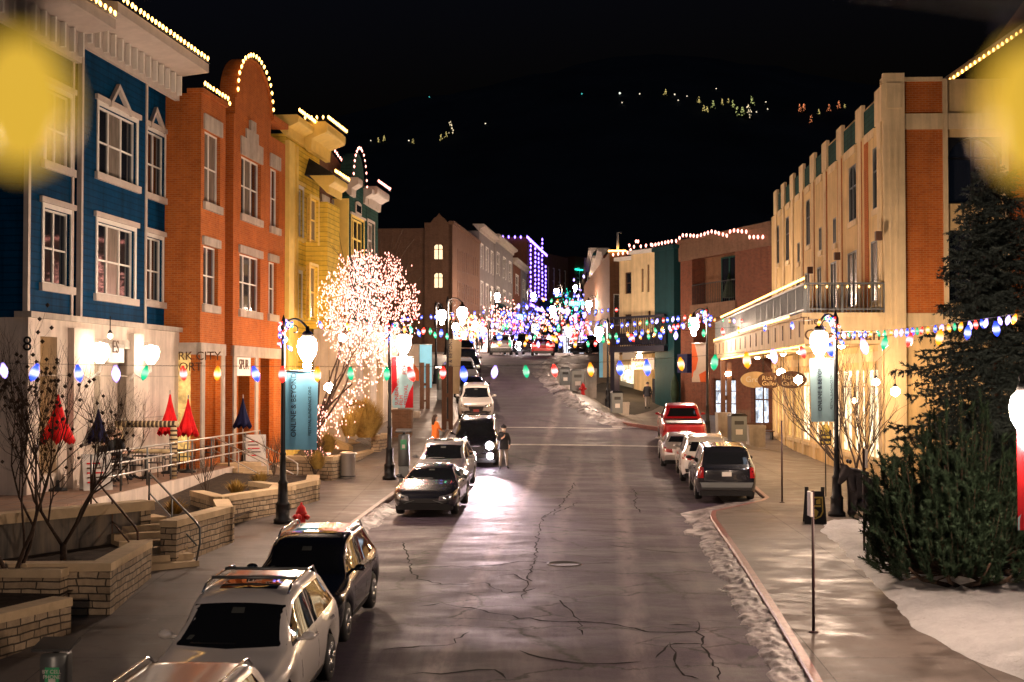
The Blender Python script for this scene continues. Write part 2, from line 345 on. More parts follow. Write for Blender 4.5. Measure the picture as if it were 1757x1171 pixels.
def pave_mat(name, c0, c1, slab=1.6, rough=.6):
    m, nt, b = nodes(name); uv = nt.nodes.new('ShaderNodeUVMap'); t = nt.nodes.new('ShaderNodeTexBrick'); nt.links.new(uv.outputs[0], t.inputs['Vector'])
    t.offset = 0; t.inputs['Scale'].default_value = 1; t.inputs['Brick Width'].default_value = slab * 1.6; t.inputs['Row Height'].default_value = slab; t.inputs['Mortar Size'].default_value = .012
    t.inputs['Color1'].default_value = (1, 1, 1, 1); t.inputs['Color2'].default_value = (.84, .84, .84, 1); t.inputs['Mortar'].default_value = (.25, .22, .2, 1)
    n1 = nz(nt, .7, 8, .7); n2 = nz(nt, 1.4, 6, .65, sc3=(.7, 1.1, 1)); n3 = nz(nt, 45, 3)
    c = ramp(nt, n1.outputs[0], [(.3, c0), (.7, c1)]).outputs[0]; c = mixc(nt, 1.0, c, t.outputs[0], 'MULTIPLY')
    c = mixc(nt, ramp(nt, nz(nt, 2.6, 8, .75).outputs[0], [(.56, 0), (.72, .75)]).outputs[0], c, mixc(nt, 1.0, c, (.42, .38, .36), 'MULTIPLY')); c = mixc(nt, ramp(nt, nz(nt, 1.7, 9, .8, sc3=(1, .6, 1)).outputs[0], [(.60, 0), (.72, .5)]).outputs[0], c, (.42, .38, .36)); c = mixc(nt, ramp(nt, nz(nt, 14, 2).outputs[0], [(.70, 0), (.74, .8)]).outputs[0], c, (.05, .045, .04))
    wet = ramp(nt, n2.outputs[0], [(.45, 0), (.62, 1)]).outputs[0]
    c = mixc(nt, wet, c, mixc(nt, 1.0, c, (.55, .52, .5), 'MULTIPLY')); nt.links.new(c, b.inputs['Base Color'])
    nt.links.new(ramp(nt, n2.outputs[0], [(.42, rough + .12), (.66, .40)]).outputs[0], b.inputs['Roughness']); bump(nt, b, n3.outputs[0], .2, .006); return m
M['road'] = road_mat(); M['beam'] = plain('dark_painted_beam', (.010, .008, .018), .5)
M['pave'] = pave_mat('pavement_concrete', (.105, .085, .075), (.175, .142, .125))
M['kerb'] = mott('kerb_concrete', (.30, .24, .22), .25, 3, .5, .3)
M['kerbred'] = mott('worn_red_kerb', (.22, .09, .08), .35, 5, .45, .3)
M['ground'] = mott('dark_ground', (.04, .035, .03), .4, .5, .9, .3)
M['terr'] = pave_mat('terrace_paving', (.26, .15, .10), (.34, .20, .13), .6, .7)
M['hill'] = mott('night_hillside', (.030, .036, .045), .35, .02, .95, 0)
M['line'] = mott('worn_road_paint', (.55, .52, .50), .35, 2, .6, .2)
# ---------------------------------------------------------------- ground, road, pavements
def sheet(name, ys, xf0, xf1, nx, zf, mats, kind='structure', mf=None):
    b = MB(); vs = []
    for Y in ys:
        a, c = xf0(Y), xf1(Y)
        for i in range(nx + 1):
            X = a + (c - a) * i / nx; vs.append((X, Y, zf(X, Y)))
    fs = [(r * (nx + 1) + i, r * (nx + 1) + i + 1, (r + 1) * (nx + 1) + i + 1, (r + 1) * (nx + 1) + i) for r in range(len(ys) - 1) for i in range(nx)]
    b.add(vs, fs, 0, True); o = b.build(name, mats); tag(o, kind=kind); return o
fr = lambda a, b, s: [a + (b - a) * i / max(1, round((b - a) / s)) for i in range(max(1, round((b - a) / s)) + 1)]
YS = fr(-20, 130, 1.0) + fr(132, 400, 6)
sheet('ground', fr(-40, 460, 6), lambda Y: -260, lambda Y: 260, 40, lambda X, Y: grz(Y) - .6 - max(0, abs(X) - 60) * 0.0 - (sm((X - 4) / 3) * 1.4 if 46 < Y < 122 else 0), M['ground'])
sheet('road', YS, lambda Y: kl(Y) - .02, lambda Y: kr(Y) + .02, 16, lambda X, Y: g(X, Y) - .0004 * (X - .5) ** 2 * 4, M['road'])
KH = .13
sheet('pavement', YS, lambda Y: kl(Y) - 22, lambda Y: kl(Y) - .16, 24, lambda X, Y: grz(Y) + KH, M['pave'])
sheet('pavement', YS, lambda Y: kr(Y) + .16, lambda Y: kr(Y) + 26, 30, lambda X, Y: g(X, Y) + KH, M['pave'])
for side, kf, sg, mt in (('l', kl, -1, M['kerb']), ('r', kr, 1, M['kerbred'])):
    b = MB(); vs = []; fs = []
    for Y in YS:
        k = kf(Y); z = g(k, Y); z1 = g(k + sg * .16, Y) + KH
        for dx, dz in ((-.0, -.2), (0, z * 0 + .105), (.025, KH + .004), (.165, KH + .004), (.165, -.2)):
            vs.append((k + sg * dx, Y, z + dz))
    n = len(YS)
    for r in range(n - 1):
        for i in range(4): fs.append((r * 5 + i, r * 5 + i + 1, (r + 1) * 5 + i + 1, (r + 1) * 5 + i))
    b.add(vs, fs); tag(b.build('kerb', mt), kind='structure')
# crosswalk lines and the ramped crossing
def stripe(name, x0, y0, x1, y1, w, mat=M['line'], dz=.006):
    b = MB(); n = 24
    for i in range(n):
        p = []
        for t in (i / n, (i + 1) / n):
            X = x0 + (x1 - x0) * t; Y = y0 + (y1 - y0) * t
            p.append((X, Y - w / 2)); p.append((X, Y + w / 2))
        q = [(X, Y, g(X, Y) - .0016 * (X - .5) ** 2 + dz) for X, Y in (p[0], p[2], p[3], p[1])]
        b.add(q, [(0, 1, 2, 3)])
    return tag(b.build(name, mat), kind='structure')
stripe('crosswalk_line', -2.9, 66.6, 7.2, 66.3, .4); stripe('crosswalk_line', -2.7, 73.0, 5.6, 72.6, .3)
# snow bank in the right gutter and along the left kerb, snow field on the right verge, snow lip of the hill road
def snowstrip(name, yrange, f0, f1, hgt, seed, mat, nx=18, st=.07, edge=.35):
    r = random.Random(seed); ys = fr(yrange[0], yrange[1], st); ph = [r.uniform(0, 6) for _ in range(8)]
    from mathutils import noise
    b = MB(); vs = []
    for Y in ys:
        e = min(1, (Y - ys[0]) / 1.5, (ys[-1] - Y) / 1.5); a = f0(Y); c = f1(Y); w = a - c; a2 = c + w * 1.5      # c: kerb side, a: road side
        for i in range(nx + 1):
            X = a2 + (c - a2) * i / nx; d = (X - c) / w
            mk = 1.0 - d - (1 - e) + .55 * noise.noise((X * 1.6, Y * .7, seed)) + .22 * noise.noise((X * 4, Y * 2.4, seed + 3)) + .06 * noise.noise((X * 13, Y * 10, seed + 5))
            mk = min(1, max(0, mk * 1.6)); h = hgt * mk * (.5 + .5 * abs(noise.noise((X * 4.3, Y * 3.1, seed))) * 2 + .35 * noise.noise((X * 9, Y * 8, seed)) + .3 * noise.noise((X * 21, Y * 19, seed)))
            vs.append((X, Y, g(X, Y) + (h if mk > .02 else -.035)))
    fs = [(q * (nx + 1) + i, q * (nx + 1) + i + 1, (q + 1) * (nx + 1) + i + 1, (q + 1) * (nx + 1) + i) for q in range(len(ys) - 1) for i in range(nx)]
    b.add(vs, fs, 0, True); return tag(b.build(name, mat), kind='stuff')
snowstrip('snow_bank', (19, 43.5), lambda Y: kr(Y) - .12 - .52 * sm((Y - 18) / 8), lambda Y: kr(Y) + .0, .085, 3, M['dsnow'], 20)
snowstrip('snow_bank', (42.5, 52), lambda Y: kr(Y) - .9, lambda Y: kr(Y) + .0, .06, 13, M['dsnow'], 16)
snowstrip('snow_bank', (31, 46), lambda Y: kl(Y) + .5, lambda Y: kl(Y) - .0, .13, 5, M['dsnow'], 14)
snowstrip('snow_bank', (76, 100), lambda Y: kl(Y) + .35, lambda Y: kl(Y) - .0, .1, 6, M['dsnow'], 8, .2)
snowstrip('snow_bank', (73, 112), lambda Y: kr(Y) - .75, lambda Y: kr(Y) + .3, .2, 8, M['dsnow'], 14, .15)
def field():
    from mathutils import noise
    b = MB(); vs = []; ys = fr(19, 41.3, .13); nx = 80
    for Y in ys:
        a = lerpt([(19, 9.4), (22.6, 8.1), (24, 7.6), (26.3, 7.35), (33, 7.9), (39, 8.4), (42, 9.3)], Y) + .16 * noise.noise((Y * .9, 4, 0)); 
        if Y > 40: a += (Y - 40) ** 2 * .3
        for i in range(nx + 1):
            t = i / nx; X = a + t * 11
            e = min(1, (X - a) / .35, (41.3 - Y) / 1.0)
            mound = .75 * math.exp(-((X - 11.3) / 2.2) ** 2 - ((Y - 23.2) / 3.2) ** 2)
            h = e * (.10 + mound + .08 * noise.noise((X * .8, Y * .8, 1)) + .06 * noise.noise((X * 3, Y * 3, 2)) + .05 * noise.noise((X * 6.5, Y * 6.5, 3)) + .03 * noise.noise((X * 14, Y * 14, 5)) - .05 * max(0, noise.noise((X * 2.2, Y * 2.2, 9)) - .2))
            vs.append((X, Y, g(X, Y) + KH + h - .01))
    fs = [(q * (nx + 1) + i, q * (nx + 1) + i + 1, (q + 1) * (nx + 1) + i + 1, (q + 1) * (nx + 1) + i) for q in range(len(ys) - 1) for i in range(nx)]
    b.add(vs, fs, 0, True); tag(b.build('snow_field', M['snow']), kind='stuff')
field()
# manhole
def manhole():
    c = G(968, 968); b = MB(); b.lathe((c.x, c.y, c.z + .0), [(.42, -.05), (.42, .006), (.36, .007), (.355, .003), (.0, .004)], 24)
    b.v = [(x, y, g(x, y) - .0016 * (x - .5) ** 2 + (z - c.z)) for x, y, z in b.v]
    tag(b.build('manhole_cover', plain('worn_cast_iron', (.06, .055, .055), .7, .2, None, .2)), 'round steel manhole cover in the middle of the near road', 'manhole cover')
manhole()
# far hill with its lights
def hill():
    from mathutils import noise
    b = MB(); vs = []; nx, ny = 60, 14
    for j in range(ny + 1):
        Y = 420 + j * 45
        for i in range(nx + 1):
            X = -420 + i * 14
            crest = lerpt([(-420, 165), (-200, 175), (-102, 195), (0, 215), (95, 232), (150, 230), (225, 218), (420, 185)], X * 1050 / Y)
            z = 12 + (crest - 8) * sm(j / ny * 1.02) + 5 * noise.noise((X * .02, Y * .02, 0)) + 3 * noise.noise((X * .08, Y * .08, 4))
            vs.append((X, Y, z))
    fs = [(q * (nx + 1) + i, q * (nx + 1) + i + 1, (q + 1) * (nx + 1) + i + 1, (q + 1) * (nx + 1) + i) for q in range(ny) for i in range(nx)]
    b.add(vs, fs, 0, True); o = tag(b.build('hill', M['hill']), kind='structure'); return o
HILL = hill()
_bm = bmesh.new(); _bm.from_mesh(HILL.data); HILLT = BVHTree.FromBMesh(_bm); _bm.free()

# open cracks in the near road: long jagged seams across and along the lanes
def cracks():
    rn = random.Random(15); b = MB()
    L = [[(985, 828), (975, 850), (958, 872), (930, 890), (922, 925), (916, 965), (905, 1000), (898, 1030)], [(700, 975), (760, 973), (830, 972), (905, 964), (1000, 968), (1060, 966)], [(726, 1004), (775, 1002), (830, 1001), (870, 1020), (920, 1010)], [(655, 1113), (700, 1110), (770, 1108), (805, 1085)], [(720, 1040), (760, 1036), (800, 1044), (905, 1062), (960, 1066), (1040, 1069), (1120, 1086), (1210, 1082)], [(700, 1160), (760, 1156), (850, 1151), (868, 1166)], [(895, 1118), (945, 1134), (1010, 1140), (1100, 1136)],
         [(1148, 1105), (1160, 1125), (1160, 1145), (1172, 1156), (1200, 1166)], [(1195, 1065), (1200, 1085), (1210, 1115), (1222, 1140), (1234, 1168)], [(1148, 1106), (1180, 1105), (1212, 1106)], [(1146, 1074), (1190, 1073)], [(1045, 936), (1100, 942), (1160, 948), (1206, 945)], [(930, 890), (980, 870), (990, 862)], [(918, 930), (880, 933)], [(1085, 838), (1092, 850), (1088, 868), (1100, 880)], [(905, 1000), (880, 985), (850, 990)], [(690, 930), (712, 990), (760, 1004)], [(1130, 1130), (1148, 1105)], [(960, 1030), (985, 1055), (1000, 1090)]]
    for pl in L:
        V = [G(*p) for p in pl]; pts = []
        for a, c in zip(V, V[1:]):
            n = max(2, int((c - a).length / .22))
            for i in range(n): q = a.lerp(c, i / n); pts.append(Vector((q.x + rn.gauss(0, .035), q.y + rn.gauss(0, .06), 0)))
        pts.append(V[-1]); vs = []
        for i, p in enumerate(pts):
            d = (pts[min(i + 1, len(pts) - 1)] - pts[max(i - 1, 0)]); d.z = 0; d = d.normalized() if d.length else Vector((1, 0, 0)); nrm = Vector((-d.y, d.x, 0)); w = rn.uniform(.005, .024) * (1 if 0 < i < len(pts) - 1 else .2) * (1 + abs(d.x) * .9)
            for sgn in (-1, 1): q = p + nrm * w * sgn; vs.append((q.x, q.y, g(q.x, q.y) - .0016 * (q.x - .5) ** 2 + .005))
        b.add(vs, [(2 * i, 2 * i + 1, 2 * i + 3, 2 * i + 2) for i in range(len(pts) - 1)])
    tag(b.build('road_cracks', plain('crack_filler', (.006, .004, .005), .8, 0, None, .1)), kind='structure')
cracks()
# ---------------------------------------------------------------- facades
class Fac:
    def __init__(s, X0, Y0, X1, Y1, side):      # side: +1 street lies to the right of the direction of travel
        s.o = Vector((X0, Y0, 0)); s.u = Vector((X1 - X0, Y1 - Y0, 0)).normalized(); s.n = Vector((s.u.y, -s.u.x, 0)) * side; s.side = side
    def pt(s, u, z, d=0): return s.o + s.u * u + s.n * d + Vector((0, 0, z))
    def uz(s, px, py, d=0):
        r = ray(px, py); c = Vector((0, 0, CAMZ)); o = s.o + s.n * d
        t = (o - c).dot(s.n) / r.dot(s.n); p = c + r * t
        return (p - s.o).dot(s.u), p.z
    def U(s, px, d=0): return s.uz(px, 600, d)[0]
    def Z(s, px, py, d=0): return s.uz(px, py, d)[1]
    def rect(s, px0, pyt, pyb, px1, d=0):
        u0, zt = s.uz(px0, pyt, d); u1 = s.U(px1, d); zb = s.Z(px0, pyb, d); return (u0, u1, zb, zt)
    def box(s, b, u0, u1, z0, z1, d0, d1, m=0):
        b.hexa([s.pt(u0, z0, d0), s.pt(u1, z0, d0), s.pt(u1, z0, d1), s.pt(u0, z0, d1), s.pt(u0, z1, d0), s.pt(u1, z1, d0), s.pt(u1, z1, d1), s.pt(u0, z1, d1)], m)
def perp(F, u, d):     # the plane at right angles to F through (u, d), facing back down the street to the camera
    p = F.pt(u, 0, d); q = p + F.n * 5
    return Fac(p.x, p.y, q.x, q.y, 1 if (Vector((q.y - p.y, -(q.x - p.x), 0)).dot(F.u) < 0) else -1)
def wall(b, F, u0, u1, z0, z1, d, holes=(), depth=.3, m=0, back=9.0, rv=.16):
    """front with real openings, reveals, and the sides, back and top of the block behind it"""
    us = sorted({u0, u1, *[min(max(h[k], u0), u1) for h in holes for k in (0, 1)]}); zs = sorted({z0, z1, *[min(max(h[k], z0), z1) for h in holes for k in (2, 3)]})
    for a, c in zip(us, us[1:]):
        for e, f in zip(zs, zs[1:]):
            mu, mz = (a + c) / 2, (e + f) / 2
            if any(h[0] < mu < h[1] and h[2] < mz < h[3] for h in holes): continue
            b.quad(F.pt(a, e, d), F.pt(c, e, d), F.pt(c, f, d), F.pt(a, f, d), m)
    for h in holes:
        A = [(h[0], h[2]), (h[1], h[2]), (h[1], h[3]), (h[0], h[3])]
        for (a, e), (c, f) in zip(A, A[1:] + A[:1]): b.quad(F.pt(a, e, d), F.pt(c, f, d), F.pt(c, f, d - rv), F.pt(a, e, d - rv), m)
    D = d - back
    b.quad(F.pt(u0, z0, d), F.pt(u0, z1, d), F.pt(u0, z1, D), F.pt(u0, z0, D), m); b.quad(F.pt(u1, z0, d), F.pt(u1, z1, d), F.pt(u1, z1, D), F.pt(u1, z0, D), m)
    b.quad(F.pt(u0, z0, D), F.pt(u1, z0, D), F.pt(u1, z1, D), F.pt(u0, z1, D), m); b.quad(F.pt(u0, z1, d), F.pt(u1, z1, d), F.pt(u1, z1, D), F.pt(u0, z1, D), m)
def window(par, F, r, d, sashes=2, mid=.5, fw=.07, frame=None, glass=None, trim=None, tw=0, sill=0, head=0, arch=False, rv=.16, glasses=None, bars=0):
    """a window in an opening r=(u0,u1,z0,z1): frame (part) with pane and trim (sub-parts)"""
    frame = frame or M['white']; glass = glass or M['glass']; u0, u1, z0, z1 = r; b = MB(); D = d - rv
    if tw:
        F.box(b, u0 - tw, u0, z0 - tw, z1 + tw, d - .02, d + .035); F.box(b, u1, u1 + tw, z0 - tw, z1 + tw, d - .02, d + .035)
        F.box(b, u0, u1, z1, z1 + tw, d - .02, d + .034)
    f = lambda a, c, e, g2, k=0: F.box(b, a, c, e, g2, D - .01, D + .07 - k * .006)
    f(u0, u0 + fw, z0, z1); f(u1 - fw, u1, z0, z1); f(u0 + fw, u1 - fw, z1 - fw, z1, 1); f(u0 + fw, u1 - fw, z0, z0 + fw, 1)
    w = (u1 - u0); gp = MB()
    for k in range(1, sashes):
        c = u0 + w * k / sashes; f(c - fw * .7, c + fw * .7, z0 + fw, z1 - fw, 2)
    for k in range(sashes):
        a, c = u0 + w * k / sashes + fw * .6, u0 + w * (k + 1) / sashes - fw * .6
        if mid: f(a, c, z0 + (z1 - z0) * mid - fw * .45, z0 + (z1 - z0) * mid + fw * .45, 3)
        for q in range(1, bars + 1):
            zz = z0 + (z1 - z0) * q / (bars + 1); f(a, c, zz - fw * .25, zz + fw * .25, 4)
    if arch:
        n = 10; rr = w / 2
        for sg in (-1, 1):
            poly = [(u0 if sg < 0 else u1, z1)] + [((u0 + u1) / 2 + sg * rr * math.cos(t), z1 - rr + rr * math.sin(t)) for t in [i * math.pi / 2 / n for i in range(n + 1)]]
            b.prism(poly, lambda a, z, dd: F.pt(a, z, dd), D - .01, d - .004)
    wf = b.build('window', frame, par)
    for k in range(sashes):
        a, c = u0 + w * k / sashes + fw * .5, u0 + w * (k + 1) / sashes - fw * .5
        gg = (glasses[k % len(glasses)] if glasses else glass)
        g2 = MB(); F.box(g2, a, c, z0 + fw * .5, z1 - fw * .5, D - .03, D + .02); g2.build('pane', gg, wf)
    if sill or head or tw:
        b = MB()
        if sill: F.box(b, u0 - .12 - tw, u1 + .12 + tw, z0 - sill - tw * .0, z0 - .002, d - rv, d + .10)
        b.build('sill', trim or M['trim'], wf) if sill else None
        if head:
            b = MB(); F.box(b, u0 - .14 - tw, u1 + .14 + tw, z1 + tw + .002, z1 + tw + head, d - .02, d + .09); b.build('lintel', trim or M['trim'], wf)
    return wf
BM = {}
def bulbmesh(key, h, mat, n=6):
    k = (key, round(h, 3))
    if k not in BM:
        b = MB(); b.lathe((0, 0, 0), [(.0, -h), (.16 * h, -h * .86), (.27 * h, -h * .6), (.25 * h, -h * .35), (.13 * h, -h * .12), (.10 * h, 0)], n)
        o = b.build('bulb', mat); BM[k] = o.data; bpy.data.objects.remove(o)
    return BM[k]
def bulbs_on(par, pts, mesh, name='bulb', tilt=.25):
    for p in pts:
        m = rnd.choice(mesh) if isinstance(mesh, list) else mesh
        o = obj_new(name, m, par); o.location = p; o.rotation_euler = (rnd.uniform(-tilt, tilt), rnd.uniform(-tilt, tilt), rnd.uniform(0, 6)); s = rnd.uniform(.9, 1.12); o.scale = (s, s, s)
def poly_pts(pts, step, jit=0):
    pts = [Vector(p) for p in pts]; out = []; acc = 0
    for a, c in zip(pts, pts[1:]):
        L = (c - a).length; t = acc
        while t < L: out.append(a + (c - a) * (t / L)); t += step * (1 + rnd.uniform(-jit, jit))
        acc = t - L
    return out
def lights_line(label, pts, step, mesh, group, cable=.008, up=False, jit=.08):
    t = empty('string_lights', (0, 0, 0), 0, label, 'string lights', group)
    b = MB(); b.tube(pts, cable, 4); b.build('cable', M['iron'], t)
    pp = poly_pts(pts, step, jit)[:100]
    for p in pp:
        o = obj_new('bulb', rnd.choice(mesh) if isinstance(mesh, list) else mesh, t); o.location = p + Vector((0, 0, .05 if up else 0)); o.rotation_euler = (math.pi if up else 0, rnd.uniform(-.2, .2), rnd.uniform(0, 6))
    return t
def letters(c, mat, par):
    c.resolution_u = 3; t = bpy.data.objects.new('t', c); COL.objects.link(t); me = bpy.data.meshes.new_from_object(t); bpy.data.objects.remove(t); me.materials.clear(); me.materials.append(mat); me.name = 'lettering'
    return obj_new('lettering', me, par)
def text(s, F_, u, z, d, size, mat, par, rot=0, ext=.008, align='LEFT', flip=False, sx=1, shear=0):
    c = bpy.data.curves.new('lettering', 'FONT'); c.body = s; c.size = size; c.extrude = ext; c.align_x = align; c.space_line = .9; c.shear = shear
    o = letters(c, mat, par)
    # reading direction: to the viewer's right, with the face normal toward the street
    nrm = F_.n; zd = Vector((0, 0, 1)); xd = zd.cross(nrm)
    m = Matrix((xd, zd, nrm)).transposed().to_4x4(); o.matrix_world = Matrix.Translation(F_.pt(u, z, d)) @ m @ Matrix.Rotation(rot, 4, 'Z') @ Matrix.Diagonal((sx, 1, 1, 1))
    return o
FL = Fac(-17.63, 0, -17.63 + 10.94, 100, 1)
WB = bulbmesh('warm', .17, WARM); PB = bulbmesh('pinkw', .15, PINKW)
GRP = 'lights along the rooflines'
# ================= blue corner building
def blue_building():
    F = FL; T = empty('shop_building', F.pt(F.U(150), 1.2, 0), 0, 'three storey blue clapboard building with white window trim at the left edge', 'building', 'buildings along the left side')
    T.location = (0, 0, 0)
    zband0 = F.Z(140, 583, .5); zband = F.Z(140, 554, .5); U = F.U
    ztop = F.Z(145, 78, .5)
    uL, uR = U(45, .5), U(285)
    main = (U(137, .5), U(248, .5)); bay = (U(45, .5), U(120, .5))
    def tr(px0, t, bt, px1, d=.5): return F.rect(px0, t, bt, px1, d)
    w1 = tr(78, 150, 276, 116); w2 = tr(74, 356, 486, 117); w3 = tr(169, 180, 296, 231); w4 = tr(167, 380, 504, 229)
    w5 = tr(252, 222, 330, 280, 0); w6 = tr(250, 405, 515, 277, 0)
    b = MB(); wall(b, F, main[0], main[1], zband, ztop + .74, .5, [w3, w4], back=.9); wall(b, F, bay[0], bay[1], zband, ztop + .14, .52, [w1, w2], back=10)
    wall(b, F, uL + .1, uR, zband, ztop + .6, 0, [w5, w6], back=9.4); b.build('wall', M['blue'], T)
    for u, d in ((main[0], .5), (main[1], .5), (bay[0], .52), (bay[1], .52), (uR - .12, .0)): b = MB(); F.box(b, u - .07, u + .07, zband, ztop - .02, d - .1, d + .04); b.build('corner_trim', M['trim'], T)
    for r, d, s in ((w1, .52, 2), (w2, .52, 2), (w3, .5, 3), (w4, .5, 3), (w5, 0, 2), (w6, 0, 2)):
        g3 = [M['glass']] if s == 2 else [M['glass'], M['trimglass'], M['glass']]
        window(T, F, r, d, s, .48, .06, glasses=g3, tw=.13, sill=.22, head=.16, trim=M['trim'])
    for px, t, bt, px1, d in ((182, 148, 182, 218, .5), (252, 187, 218, 277, 0)):   # small gable pediments
        u0, zt = F.uz((px + px1) / 2, t, d); z0 = F.Z(px, bt, d); a, c = U(px, d), U(px1, d); b = MB()
        for e0 in (a, c):
            b.hexa([F.pt(e0, z0, d), F.pt(e0, z0, d + .12), F.pt(u0, zt - .12, d + .12), F.pt(u0, zt - .12, d), F.pt(e0, z0 + .16, d), F.pt(e0, z0 + .16, d + .12), F.pt(u0, zt + .06, d + .12), F.pt(u0, zt + .06, d)])
        b.build('pediment', M['trim'], T)
    # cornices: bracketed frieze, deep boxed eave
    def cornice(u0, u1, d, zt, proj, hgt=.75):
        b = MB(); F.box(b, u0 - .05, u1 + .05, zt - .85, zt - .003, d - .05, d + .12)
        q = [(d + .1, zt), (d + proj, zt + .12), (d + proj, zt + .12 + hgt * .4), (d - 1.2, zt + hgt)]
        n = len(q); vs = [F.pt(u0 - .15, z, dd) for dd, z in q] + [F.pt(u1 + .1, z, dd) for dd, z in q]
        b.add(vs, [(0, 1, 2, 3), (7, 6, 5, 4)] + [(i, (i + 1) % 4, 4 + (i + 1) % 4, 4 + i) for i in range(4)])
        k = max(3, int((u1 - u0) / .55))
        b.build('cornice', M['trim'], T)
        for i in range(k):
            b = MB(); u = u0 + .15 + (u1 - u0 - .3) * i / (k - 1); F.box(b, u - .05, u + .05, zt - .70, zt - .02, d + .12, d + .26); b.build('bracket', M['white'], T)
        lights_line(f'warm white bulbs along the eave of the blue building, {"upper" if d == .5 and u0 > 0 and zt > ztop + .1 else "lower"} run', [F.pt(u0 - .15, zt + .14 + hgt * .4, d + proj + .04), F.pt(u1 + .1, zt + .14 + hgt * .4, d + proj + .04)], .34, WB, GRP, up=True)
    cornice(main[0] - .05, uR - .6, .5, ztop + .75, 1.15); cornice(bay[0] - 3.0, bay[1] + .1, .6, ztop + .15, 1.1)
    # ground floor: concrete piers, band, shop openings
    zg = F.Z(170, 800, .5)
    o1 = (U(69, .55), U(98, .55), zg, F.Z(69, 577, .55)); o2 = (U(160, .55), U(228, .55), zg, F.Z(160, 582, .55)); o3 = (U(281, .55), U(300, .55), zg, F.Z(281, 604, .55))
    o3 = (U(276, .3), U(284, .3) + 1.2, zg, F.Z(281, 604, .3))
    b = MB(); wall(b, F, uL, uR + .0, zg - 1.2, zband, .55, [o1, o2], back=10, rv=1.0)
    b.build('concrete_base', M['conc'], T); b = MB()
    F.box(b, uL - .1, uR + .02, zband - .003, zband + .16, .2, .68); F.box(b, main[0], main[1], zband0 - .2, zband0 + .06, .5, .62)
    for z in (1, 2): F.box(b, uL, uR, zg + z * 1.35, zg + z * 1.35 + .03, .545, .556)
    b.build('string_course', M['stonelt'], T)
    for a, c in ((125, 160), (228, 245)): b = MB(); F.box(b, U(a, .7), U(c, .7), zg - 1, zband - .2, .5, .74); b.build('pier', M['conc'], T)
    for o, mm in ((o1, M['shopy']), (o2, M['shopw'])):
        b = MB(); F.box(b, o[0], o[1], o[2], o[3], -.5, -.42); b.build('shop_window', mm, T)
    b = MB(); a, c = U(178, .2), U(228, .2); F.box(b, a, c, zg, o2[3] - .003, -.38, .1); b.build('entry_wall', M['conc'], T)
    b = MB(); a, c = U(158, .3), U(182, .3)
    for u in (a, (a + c) / 2, c): F.box(b, u - .04, u + .04, zg, o2[3] - 1.0, -.35, -.2)
    F.box(b, a, c, zg + 2.2, zg + 2.3, -.34, -.21); b.build('door_frame', M['wood'], T)
    b = MB(); s = F.rect(187, 590, 622, 213, .62); F.box(b, s[0], s[1], s[2], s[3], .2, .62); sg = b.build('sign_board', M['white'], T)
    text('ES', F, s[0] + .25, s[2] + .3, .63, .55, M['wood'], sg)
    u, z = F.uz(39, 601, .6); PF = perp(FL, uL, 0); 
    text('8', PF, *PF.uz(39, 602, 0), .03, .55, M['iron'], T)
    # wood sign with two round cut letters, dark sign board below
    s = F.rect(75, 634, 655, 97, .0); b = MB(); F.box(b, s[0], s[1], s[2], s[3], -.02, .04); sb = b.build('sign_board', M['wood'], T)
    text('SPC\n  &', F, s[0] + .1, s[3] - .33, .05, .36, M['white'], sb)
    text('CO', F, s[0] + .02, s[3] + .12, .05, .72, M['wood'], T)
    b = MB(); F.box(b, s[0], s[1], zg, zg + 1.6, -.3, -.05); b.build('brick_panel', M['bricktan'], T)
    return T
M['trimglass'] = mott('curtained_glass', (.20, .17, .14), .35, 2, .2, 0, sc3=(4, 4, .6))
BLUE = blue_building()
def arch_poly(u0, u1, z0, z1, zs, n=16):
    c = (u0 + u1) / 2; r = (u1 - u0) / 2
    return [(u0, z0)] + [(c - r * math.cos(math.pi * i / n), zs + (z1 - zs) * math.sin(math.pi * i / n)) for i in range(n + 1)] + [(u1, z0)]
